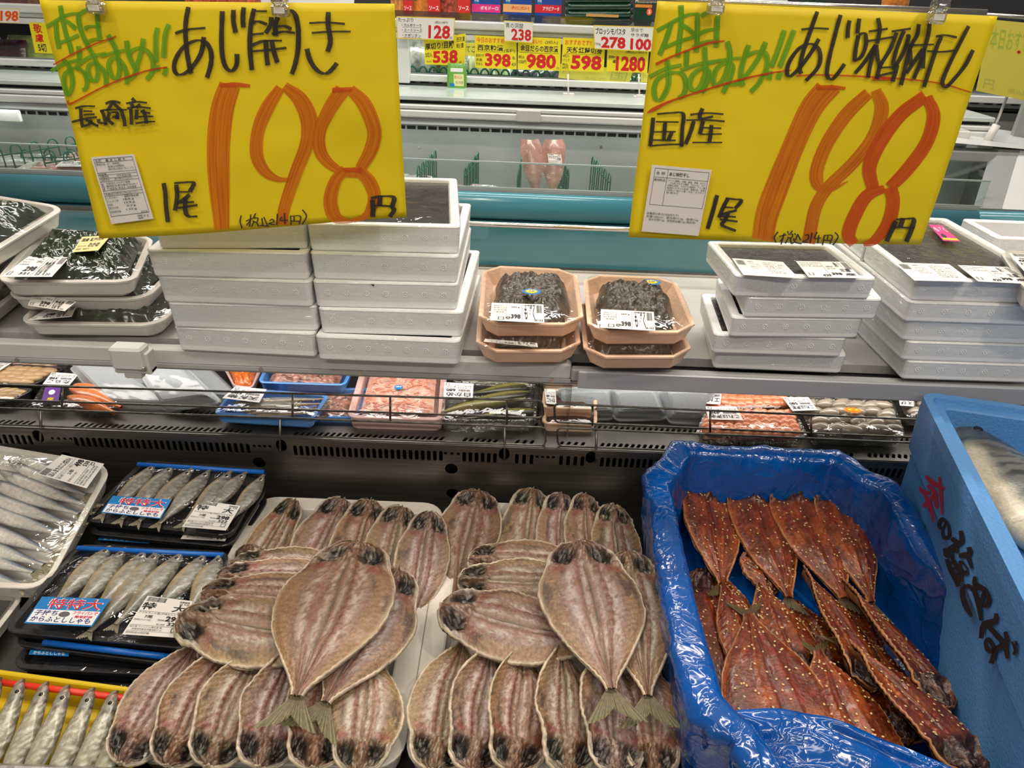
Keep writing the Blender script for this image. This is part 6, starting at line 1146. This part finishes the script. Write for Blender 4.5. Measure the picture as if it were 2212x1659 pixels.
# packs in the teal case
PNK = mat('pink_fillet', (.50, .27, .22), .3, noise=.35, nscale=18, coat=.6)
def fillet(lab, px, Y, name='fillet_pack'):
    Q = QY([px[3], px[2], px[1], px[0]], Y); r = thing(name, lab, 'fish pack', Q[0]); 
    for k in range(2):
        u0, u1 = (.02, .50) if k == 0 else (.46, .98); mb = MB(); V = []; n = 14
        for j in range(n+1):
            v = j/n; w = math.sin(min(1, v*1.6+.22)*math.pi/2)*(1-.25*max(0, v-.85)/.15)
            for i in range(9):
                a = i/8; uc = (u0+u1)/2+(.03 if k else -.03)*v; u = uc+(a-.5)*(u1-u0)*w; V.append(bil([Vector(q) for q in Q], u, v)+Vector((0, -.022*math.sin(math.pi*a)*w, 0)))
        mb.add(V, grid_faces(n+1, 9), PNK, True); mb.build('fillet', r)
    Qf = [Vector(q)+Vector((0, -.026, 0)) for q in Q]; filmtop(r, Qf, .02, .0, m=FILM)
    lb = [bil(Qf, .62, .56), bil(Qf, .93, .54), bil(Qf, .90, .72), bil(Qf, .60, .74)]; label(r, 'price_label', [Vector(p)+Vector((0, -.003, 0)) for p in lb], price_items('からすかれい', '598', '645'))
fillet('pink skinned fish fillets standing in clear film inside the teal case', [(1122, 300), (1222, 300), (1218, 408), (1134, 408)], [2.52, 2.52, 2.60, 2.60])
def flatpack(lab, x, y, w, d, z, m, grp=None, rot=0, lbl=True, title='切身'):
    c, s = math.cos(R(rot)), math.sin(R(rot)); Q = [Vector((x+a*c-b*s, y+a*s+b*c, z)) for a, b in ((-w/2, -d/2), (w/2, -d/2), (w/2, d/2), (-w/2, d/2))]
    r = tray_pack('fish_pack', lab, 'fish pack', Q, .028, .006, .014, .025, WTRAY, grp, dome=.012); lumps(r, lift(Q, -.006), .12, .016, .02, 4, 5, int(abs(x*50))+3, m, 'fish', n=24)
    if lbl: label(r, 'price_label', [bil(Q, .55, .12)+Vector((0, 0, .016)), bil(Q, .92, .12)+Vector((0, 0, .016)), bil(Q, .92, .5)+Vector((0, 0, .02)), bil(Q, .55, .5)+Vector((0, 0, .02))], price_items(title, '398', '429'))
PKM = mat('pink_fish_meat', (.55, .25, .20), .3, noise=.4, nscale=25, coat=.6); GRM = mat('pale_fish_meat', (.42, .42, .38), .3, noise=.5, nscale=25, coat=.6)
GP = 'film packs in the teal case'
flatpack('pink fish pack with label behind the glass at the far left', -1.62, 2.52, .26, .17, .835, PKM, GP, 10)
flatpack('pink fish pack behind the first one at the far left', -1.58, 2.70, .26, .17, .835, PKM, GP, -8, False)
flatpack('grey film pack at the left end of the teal case', -1.86, 2.62, .24, .18, .83, GRM, GP, 20, False)
flatpack('pale film pack between the two pink ones and the left card', -1.33, 2.55, .2, .16, .83, GRM, GP, 0)
flatpack('silver fish pack in the teal case just right of the left yellow card', -.41, 2.53, .2, .18, .83, GRM, GP, 5, False)
flatpack('flat pack with tilted label between the green dividers', -.18, 2.60, .2, .16, .79, PKM, GP, 0)
flatpack('nearly empty film pack right of the pink fillets', .34, 2.52, .2, .16, .79, PKM, GP, 0, True)
flatpack('sausage shaped pink pack beside the right yellow card, upper', .62, 2.66, .22, .18, .895, PKM, GP, 0)
flatpack('silver fish pack beside the right yellow card, lower', .64, 2.50, .2, .15, .86, GRM, GP, 0, False)
# ================================================================== multi-deck case behind
md = thing('multideck_case', 'white refrigerated multideck cabinet with vegetables behind the teal case', 'display case', (0, 3.3, 0))
MB().box((XA, 3.16, .02), (XB, 3.9, 1.05), CASEG).box((XA, 3.86, 1.05), (XB, 3.9, 2.0), DARK).build('body', md)
MB().bbox((XA, 3.10, 1.092), (XB, 3.12, 1.118), CASEW, .003).build('lower_rail', md)
plate('slotted_strip', 5.6, .05, [(.05+i*.055, .025, .018, .014, 0) for i in range(99)], .003, CASEG, lambda x, y, z: Vector((XA+x, 3.135+z, 1.072+y)), md)
MB().box((XA, 3.14, 1.06), (XB, 3.16, 1.12), DARK).build('strip_back', md)
MB().box((XA, 3.12, 1.098), (XB, 3.86, 1.106), CASEI).build('deck', md)
mb = MB(); mb.bbox((XA, 3.14, 1.268), (XB, 3.19, 1.285), CASEW, .003).bbox((XA, 3.12, 1.286), (XB, 3.19, 1.315), CASEW, .004).bbox((XA, 3.13, 1.245), (XB, 3.19, 1.266), CASEW, .003); mb.build('shelf_front', md)
MB().box((XA, 3.15, 1.300), (XB, 3.86, 1.312), CASEW).build('upper_shelf', md)
MB().box((XA, 3.115, 1.318), (XB, 3.118, 1.345), film('smoked_acrylic', (.55, .55, .55), .15, .5, bump=0.)).build('lip_panel', md)
p = PY(868, 180, 3.10); MB().bbox((p.x-.012, 3.09, 1.085), (p.x+.034, 3.14, 1.27), CASEW, .003).build('upright', md)
p = PY(900, 205, 3.09); MB().bbox((p.x-.04, 3.08, p.z-.028), (p.x+.04, 3.095, p.z+.02), PROFL, .003).build('hinge_plate', md)
for k in range(64):
    x = -1.0+k*.042
    if -.98 < x < 1.6:
        MB().tube([(x+.017*math.cos(a), 3.145, 1.118+.026*math.sin(a)) for a in (0, .4, .8, 1.2, 1.57, 1.94, 2.34, 2.74, 3.14)], .0045, GREENW, 6).build('basket_arch', md)
MB().tube([(-1.0, 3.145, 1.122), (1.7, 3.145, 1.122)], .003, GREENW, 6).build('basket_rail', md)
# the produce packs
VEG = [mat('leaf_pack', (.09, .13, .03), .35, noise=.9, nscale=28, bump=1, bscale=60, coat=.6), mat('pale_stalk_pack', (.34, .38, .20), .3, noise=.6, nscale=20, bump=1, bscale=50, stretch=(4, 1, .6), coat=.6), mat('purple_leaf_pack', (.09, .05, .10), .3, noise=.9, nscale=22, bump=1, bscale=50, coat=.6), mat('grey_herb_pack', (.22, .22, .17), .3, noise=.9, nscale=24, bump=1, bscale=50, coat=.6), mat('grape_pack', (.06, .012, .03), .25, noise=.8, nscale=30, coat=.6), mat('green_grape_pack', (.28, .33, .07), .25, noise=.4, nscale=30, coat=.6)]
def bagpack(name, lab, u0, u1, v0, v1, Y, m, cat='vegetable pack', grp=None, seed=1, dp=.04, tilt=.03):
    a, b = PY(u0, v1, Y), PY(u1, v0, Y); w, h = b.x-a.x, b.z-a.z; r = thing(name, lab, cat, (a.x+w/2, Y, a.z), grp); n = 12; V = []
    for sd in (-1, 1):
        for j in range(n+1):
            for i in range(n+1):
                p, q = 2*i/n-1, 2*j/n-1; bu = (1-p**4)*(1-q**4); pin = 1-.10*(1-abs(q))*0-.08*q*q; V.append(Vector((a.x+w/2+p*w/2*pin, Y+tilt*(q+1)/2+sd*dp*.5*bu*(.8+.5*float(vnoise(i*.5, j*.5+sd*9, seed))), a.z+(q+1)/2*h)))
    N = (n+1)**2; Fc = grid_faces(n+1, n+1, 0, False)+grid_faces(n+1, n+1, N, True); mb = MB(); mb.add(V, Fc, m, True); mb.build('bag', r)
    V = [v+Vector((0, -.0035, 0)) for v in V[:N]]; mb = MB(); mb.add(V, grid_faces(n+1, n+1), FILM, True); mb.build('clear_film', r); return r
VG = 'vegetable packs in the multideck cabinet'
vl = [(872, 935, 85, 165, 3, 'pack of grey green herbs beside the white upright'), (925, 972, 95, 168, 0, 'leafy pack left of the hanging green pouch'), (968, 1012, 118, 168, 3, 'herb pack behind the hanging green pouch'), (1003, 1065, 90, 168, 1, 'pack of pale stalks right of the green pouch'), (1062, 1108, 130, 170, 1, 'pack of pale green shoots under the price cards'), (1110, 1172, 140, 176, 2, 'flat pack of dark purple leaves'), (1160, 1235, 142, 180, 2, 'wide pack of dark purple leaves'), (1225, 1300, 150, 184, 0, 'dark leafy pack above the green basket wire'), (1300, 1400, 160, 186, 0, 'dark leafy pack beside the right yellow card')]
for k, (u0, u1, v0, v1, mi, lb) in enumerate(vl): bagpack('vegetable_pack', lb, u0, u1, v0, v1, 3.26+.02*(k % 2), VEG[mi], grp=VG, seed=k)
for k, (u0, u1, v0, v1, mi, lb) in enumerate([(-60, 52, 88, 158, 4, 'pack of dark grapes at the top left edge'), (40, 118, 100, 160, 4, 'pack of dark grapes next to the left card'), (15, 70, 78, 110, 5, 'pack of green grapes behind the dark ones'), (60, 130, 96, 158, 5, 'pack of green grapes behind the left card'), (-60, 60, 168, 196, 3, 'reflected grey pack under the rail at the far left'), (50, 130, 168, 198, 3, 'grey pack under the rail beside the left card')]):  # reflection under the far left rail is built as a solid pack
    bagpack('grape_pack', lb, u0, u1, v0, v1, 3.24+.03*(k % 3), VEG[mi], 'fruit pack', 'grape packs at the far left', seed=30+k, dp=.05)
p0 = PY(-100, 162, 3.1); MB().bbox((XA, 3.04, p0.z-.012), (-.98, 3.06, p0.z+.014), CASEG, .003).build('left_rail', md)
bp = bagpack('pouch', 'green printed pouch hanging in front of the vegetable rail', 966, 1008, 138, 222, 3.07, mat('pouch_green', (.16, .42, .07), .3, coat=.4), 'pouch', None, 5, .02, .01)
a_, b_ = PY(970, 218, 3.045), PY(1003, 146, 3.045); Qp = [Vector((a_.x, 3.05, a_.z)), Vector((b_.x, 3.05, a_.z)), Vector((b_.x, 3.055, b_.z)), Vector((a_.x, 3.055, b_.z))]
label(bp, 'printed_panel', Qp, [Rr(.05, .02, .95, .36, STW), Rr(.3, .45, .95, .8, mat('pale_yellow', (.8, .78, .4), .5)), Rr(.05, .42, .35, .52, STB), T(.1, .28, .8, .05, '原材料名 大豆 食塩'), T(.1, .2, .8, .05, '内容量 保存方法'), T(.1, .12, .8, .05, '賞味期限 製造者'), T(.35, .66, .5, .1, 'おいしい', .03, STR), T(.4, .5, .5, .1, 'つくり方', .02), Rr(.1, .86, .9, .97, STW)], mat('pouch_green', (.16, .42, .07), .3))
# ---- price cards in the far case
YC = mat('yellow_price_card', (.82, .68, .01), .5); YCP = mat('pale_yellow_paper', (.78, .76, .10), .5); WC = mat('white_price_card', (.80, .77, .73), .5); CR = mat('card_red', (.62, .012, .012), .45); CO = mat('card_orange_red', (.80, .10, .01), .45)
def card(lab, px, Y, items, paper, border=None, grp='price cards of the case behind'):
    Q = QY([px[3], px[2], px[1], px[0]], Y); r = tag(label(None, 'price_card', Q, ([Rr(0, 0, 1, .035, border), Rr(0, .965, 1, 1, border), Rr(0, 0, .012, 1, border), Rr(.988, 0, 1, 1, border)] if border else [])+items, paper), lab, 'price card', grp); return r
card('white price card reading 128 with three sauce names', [(856, 35), (983, 39), (980, 88), (858, 83)], 3.06, [T(.03, .76, .26, .18, 'たっぷり', .01), T(.09, .55, .34, .14, '・カルボナーラ', .01), T(.09, .33, .35, .14, '・ミートソース', .01), T(.09, .08, .33, .16, '・ナポリタン', .01), Rr(.1, .52, .43, .53), Rr(.1, .3, .43, .31), Rr(.1, .05, .43, .06), T(.66, .72, .22, .12, '(税込138円)'), T(.55, .06, .38, .60, '128', .03, CR), T(.93, .05, .04, .12, '円')], WC, STY)
card('white price card reading 238 on the upper shelf edge', [(1088, 44), (1152, 48), (1150, 93), (1090, 89)], 3.06, [T(.06, .66, .6, .24, '青の洞窟', .0), T(.25, .08, .70, .56, '238', .03, CR), T(.3, .04, .3, .06, '(税込257円)')], WC, STY)
card('white price card reading 278 and 100 beside the right card', [(1282, 54), (1413, 58), (1408, 112), (1284, 106)], 3.06, [T(.03, .62, .5, .28, 'ブロッシモパスタ', .02), T(.62, .76, .2, .16, '早ゆで', 0), T(.62, .58, .3, .14, 'サラダ麺', .01), T(.12, .06, .42, .48, '278', .045, CR), T(.62, .04, .36, .48, '100', .045, CR), T(.01, .15, .1, .12, '700g')], WC, STY)
card('yellow price card reading 538 behind the 128 card', [(916, 86), (1006, 72), (1004, 142), (918, 139)], 3.09, [T(.02, .58, .70, .26, '厚切り!目鯛', .04), T(.78, .76, .2, .16, '西京漬', .01), T(.78, .56, .18, .16, '粕漬', .01), T(.02, .28, .17, .2, '2切入', .02), T(.20, .06, .62, .46, '538', .045, CR), T(.05, .08, .12, .08, '税込581円'), T(.86, .04, .05, .1, '円')], YC)
card('yellow price card reading 398 with a red heading', [(1026, 76), (1116, 80), (1116, 150), (1026, 146)], 3.09, [T(.04, .78, .66, .17, '今日のおすすめ', .02, CO), T(.06, .54, .62, .19, '西京粕漬', .03), T(.7, .5, .26, .12, '(各種)', .01), Rr(.04, .51, .7, .517), T(.24, .05, .62, .42, '398', .045, CR), T(.02, .34, .2, .1, '金目かす', .01), T(.02, .2, .16, .1, '赤魚', .01), T(.02, .07, .16, .1, 'すめら', .01), T(.9, .3, .07, .1, '税込', .01), T(.88, .1, .1, .1, '429', .01)], YC)
card('yellow price card reading 980 right of the 238 card', [(1119, 79), (1212, 83), (1210, 153), (1118, 150)], 3.09, [T(.30, .80, .26, .14, '旨い!!', .02, CO), T(.63, .80, .3, .12, '(3切入)', .01), T(.06, .56, .88, .2, '金目だらの西京漬', .03), Rr(.04, .52, .96, .53), T(.20, .04, .70, .46, '980', .045, CR), T(.02, .34, .14, .1, '税込', .01), T(.02, .18, .18, .12, '1058円', .01), T(.92, .03, .05, .08, '円')], YC)
card('yellow price card reading 598 above the pale yellow sheet', [(1216, 81), (1308, 84), (1304, 156), (1212, 152)], 3.09, [T(.06, .78, .62, .16, 'おすすめです!!', .02, CO), T(.10, .54, .84, .19, '天然紅鮭切身', .03), Rr(.06, .51, .9, .518), T(.22, .04, .72, .45, '598', .045, CR), T(.02, .4, .16, .1, '4切入', .01), T(.02, .27, .16, .1, '1パック', .01), T(.02, .15, .14, .08, '税込', .01), T(.02, .04, .14, .1, '645円', .01)], YC)
card('yellow price card reading 1280 beside the right yellow card', [(1312, 105), (1402, 107), (1398, 158), (1310, 154)], 3.09, [T(.45, .80, .5, .14, '(税込)1382円', .01), T(.04, .55, .16, .16, '500g', .03), T(.22, .04, .72, .66, '1280', .045, CR), T(.14, .38, .08, .14, '盛', .03)], YC)
card('back of a pale yellow sheet hanging below the row of price cards', [(1210, 138), (1368, 150), (1358, 184), (1206, 168)], 3.12, [T(.72, .2, .22, .6, '国', .0, mat('faint_ink', (.55, .56, .12), .6)), T(.05, .3, .1, .5, '円', 0, mat('faint_ink', (.5, .5, .1), .6)), T(.36, .1, .3, .2, '(税込214円)', 0, mat('faint_ink', (.5, .5, .1), .6))], YCP)
card('strip of pale yellow sheet left of the right card', [(1384, 158), (1404, 158), (1402, 178), (1384, 178)], 3.12, [T(.3, .3, .5, .5, '円', 0, mat('faint_ink', (.5, .5, .1), .6))], YCP)
card('pale yellow sheet with faint writing between the 538 and 398 cards', [(1004, 92), (1030, 93), (1030, 122), (1005, 121)], 3.12, [T(.1, .3, .8, .5, 'てご', 0)], YCP)
card('white price card reading 198 at the top left edge', [(-40, 17), (42, 19), (41, 50), (-40, 48)], 3.06, [T(.5, .1, .48, .75, '198', .05, CO), T(.1, .1, .3, .2, 'カレー')], WC, STY)
card('yellow vertical card with red characters beside the left card', [(62, 48), (110, 50), (120, 116), (76, 114)], 3.07, [T(.15, .66, .4, .3, '敬', .03, CR), T(.15, .36, .4, .28, '慮', .03, CR), T(.2, .04, .4, .28, '5切', .05)], YC)
for u in (1227, 1380):
    a = PY(u, 160, 3.0); b = PY(u, 224, 3.0); r = thing('card_stand', 'thin white card stand with square base, %s' % ('left of the two on the glass ledge' if u < 1300 else 'right of the two beside the right yellow card'), 'card stand', (b.x, 3.0, 1.079), 'white card stands')
    MB().tube([(a.x, 3.0, a.z), (b.x, 3.0, b.z+.02)], .0035, mat('white_plastic', (.72, .70, .65), .35), 8).build('rod', r); MB().bbox((b.x-.012, 2.99, b.z+.012), (b.x+.012, 3.012, b.z+.034), mat('white_plastic', (.72, .70, .65), .35), .002).bbox((b.x-.022, 2.98, 1.079), (b.x+.022, 3.02, b.z+.012), mat('white_plastic', (.72, .70, .65), .35), .002).build('base', r)
# ---- groceries on the upper shelf
def gbox(lab, u0, u1, v0, v1, Y, main, items, dp=.035):
    a, b = PY(u0, v1, Y), PY(u1, v0, Y); r = thing('food_box', lab, 'box', (a.x, Y, a.z), 'blue boxes of pasta sauce'); MB().bbox((a.x, Y, a.z), (b.x, Y+dp, b.z), main, .001).build('carton', r)
    Q = [Vector((a.x, Y-.0006, a.z)), Vector((b.x, Y-.0006, a.z)), Vector((b.x, Y-.0006, b.z)), Vector((a.x, Y-.0006, b.z))]; label(r, 'printed_front', Q, items, main)
BB = mat('box_blue', (.01, .06, .32), .3, coat=.3); BN = mat('box_navy', (.004, .02, .10), .35); PAST = mat('printed_pasta', (.50, .22, .07), .4, noise=.7, nscale=90); SAUCE = mat('printed_sauce', (.42, .06, .03), .4, noise=.7, nscale=80)
def bi(band, txt, txtm=STW, food=PAST): return [('o', .62, .86, .36, .20, STW), ('o', .62, .88, .30, .16, food), Rr(.08, .36, .26, .58, mat('box_emblem', (.01, .14, .40), .3)), T(.09, .40, .15, .05, '青の洞窟', .01, STW), Rr(0, .22, 1, .36, band), T(.30, .26, .62, .07, txt, .03, txtm), T(.3, .09, .5, .03, '濃厚なトマトの旨みソース', 0, STW), T(.3, .045, .5, .03, 'じっくり煮込んだ', 0, STW)]
gbox('blue sauce box with pink band on the upper shelf', 1019, 1083, -70, 52, 3.22, BB, bi(STP, 'ポモドーロ', STW, SAUCE)); gbox('blue sauce box with peach band on the upper shelf', 1086, 1152, -70, 52, 3.22, BB, bi(mat('peach_band', (.80, .42, .16), .4), '5種のきのこのボロネーゼ', CR, PAST)); gbox('blue sauce box with red band on the upper shelf', 1154, 1218, -70, 54, 3.22, BB, bi(STR, 'アラビアータ', STW, SAUCE))
FP = [mat('noodle_print', (.72, .30, .06), .35, noise=.5, nscale=60, stretch=(3, 1, 1), coat=.4), mat('meat_print', (.50, .09, .05), .35, noise=.8, nscale=80, coat=.4), mat('orange_print', (.75, .24, .03), .35, noise=.5, nscale=60, coat=.4)]
for k, (u0, u1, mi, lb) in enumerate([(845, 892, 0, 'noodle pouch leftmost beside the left yellow card'), (890, 952, 2, 'orange noodle pouch second beside the left yellow card'), (950, 1018, 1, 'red meat sauce pouch beside the blue boxes')]):
    r = bagpack('pasta_pouch', lb, u0, u1, -70, 44, 3.22, FP[mi], 'pouch', 'pasta pouches on the upper shelf', 60+k, .03, .01)
    a, b = PY(u0+(u1-u0)*.55, 30, 3.19), PY(u1-3, -20, 3.19); label(r, 'printed_panel', [Vector((a.x, 3.198, a.z)), Vector((b.x, 3.198, a.z)), Vector((b.x, 3.204, b.z)), Vector((a.x, 3.204, b.z))], [T(.1, .6, .8, .2, '濃厚', .03, STW), T(.1, .15, .8, .2, 'ソース', .03, STW)], CR)
GRB = mat('dark_green_film', (.004, .045, .022), .18, noise=.3, nscale=20, bump=.6, bscale=40, coat=.6)
for k in range(4):
    a, b = PY(1222, 57-16*k, 3.18), PY(1368, 57-16*k, 3.18); Q = [Vector((a.x, 3.18, a.z)), Vector((b.x, 3.18, b.z)), Vector((b.x, 3.34, b.z)), Vector((a.x, 3.34, a.z))]
    r = thing('pasta_bag', 'dark green bag of pasta lying in the pile, %s' % ['lowest', 'second from the bottom with gold strip', 'third from the bottom', 'topmost'][k], 'pasta bag', (a.x, 3.18, a.z), 'dark green pasta bags in a pile')
    MB().loft([q+Vector((0, 0, .032)) for q in Q], [(.02, -.032), (.004, -.024), (0, -.014), (.006, -.004), (.03, 0)], .02, 3, GRB, cap0=True, smooth=True).build('bag', r)
    if k == 1: MB().box((a.x+.08, 3.176, a.z+.012), (b.x-.06, 3.182, a.z+.022), mat('gold_strip', (.55, .32, .10), .4)).build('gold_strip', r)
r = bagpack('pasta_bag', 'dark green pasta bag standing upright beside the right yellow card', 1368, 1420, -60, 56, 3.2, GRB, 'pasta bag', None, 77, .03, .01); a, b = PY(1368, 50, 3.17), PY(1416, -20, 3.17); Q = [Vector((a.x, 3.178, a.z)), Vector((b.x, 3.178, a.z)), Vector((b.x, 3.186, b.z)), Vector((a.x, 3.186, b.z))]
label(r, 'printed_panel', Q, [T(.02, .62, .9, .14, 'Macchero', .01, mat('cream_print', (.7, .66, .5), .5)), Rr(.02, .48, .95, .58, mat('orange_red_print', (.6, .14, .03), .4)), T(.06, .50, .8, .06, '早ゆでサラダマカロニ', .01, STY), ('o', .82, .36, .15, .11, CO), T(.77, .31, .11, .1, '2', .05, STW)], GRB)
for k, (u0, u1, lb, m) in enumerate([(-60, 62, 'brown curry pack at the top left corner', FP[1]), (58, 120, 'dark pack with round red seal at the top left', FP[0]), (1540, 1600, 'white printed pack above the right yellow card', STW), (1610, 1720, 'second white printed pack above the right yellow card', STW), (1900, 1990, 'small amber pack above the right yellow card', FP[2]), (1730, 1800, 'dark pack above the right yellow card', GRB), (400, 560, 'brown pack showing above the left yellow card', FP[1]), (560, 760, 'pale pack showing above the left yellow card', STW)]):
    bagpack('grocery_pack', lb, u0, u1, -80, (28 if u0 < 1000 else 22), 3.22, m, 'pack', None, 90+k)
# ---- far right: second hanging card, its stands
MSH = mat('faint_green', (.45, .60, .08), .6)
hc = card('pale yellow hanging card seen from behind at the right edge', [(2140, 42), (2330, 60), (2330, 240), (2108, 196)], 1.75, [T(.04, .62, .5, .28, '本日おすすめ', .0, MSH), T(.06, .06, .1, .14, '円', 0, mat('faint_ink', (.5, .5, .1), .6)), T(.3, .05, .3, .08, '(税込214円)', 0, mat('faint_ink', (.5, .5, .1), .6)), ('o', .36, .62, .02, .02, CR)], mat('translucent_yellow', (.80, .72, .10), .5))
tag(MB().tube([PY(2100, 30, 1.76), PY(2320, 44, 1.76)], .004, ROD).build('hanging_rod'), 'steel rod carrying the card at the right edge', 'rod')
for k, (u, v, ut, vt) in enumerate([(2058, 272, 2085, 205), (2138, 300, 2212, 120)]):
    p = PY(u, v, 2.75); q = PY(ut, vt, 2.75); r = thing('card_stand', 'white swivel card stand with steel rod, %s at the right edge' % ['left one', 'right one'][k], 'card stand', p, 'swivel card stands at the right'); WP = mat('white_plastic', (.72, .70, .65), .35)
    MB().tube([p, q], .005, ROD).build('rod', r); MB().bbox((p.x-.055, 2.72, p.z-.05), (p.x+.06, 2.79, p.z-.012), WP, .004).build('base', r); MB().tube([p+Vector((-.01, 0, -.015)), p+Vector((.008, 0, .05))], .014, WP, 12).build('socket', r)
MB().box((1.9, 2.9, .95), (2.6, 2.92, 1.25), CASEG).build('back_liner', fz)

def strip(nm_, x, y, z, sx, e, rx=0):
    l = bpy.data.lights.new(nm_, 'AREA'); l.shape = 'RECTANGLE'; l.size = sx; l.size_y = .04; l.energy = e; l.color = (.93, 1, .97); o = bpy.data.objects.new(nm_, l); COL.objects.link(o); o.location = (x, y, z); o.rotation_euler = (R(rx), 0, 0)
strip('case_fill', -.3, 2.76, .99, 3.8, 3, 0); strip('cabinet_fill', 0, 3.2, 1.24, 4.0, 7, 25)  # both strips added to brighten the dark packs in the far cases
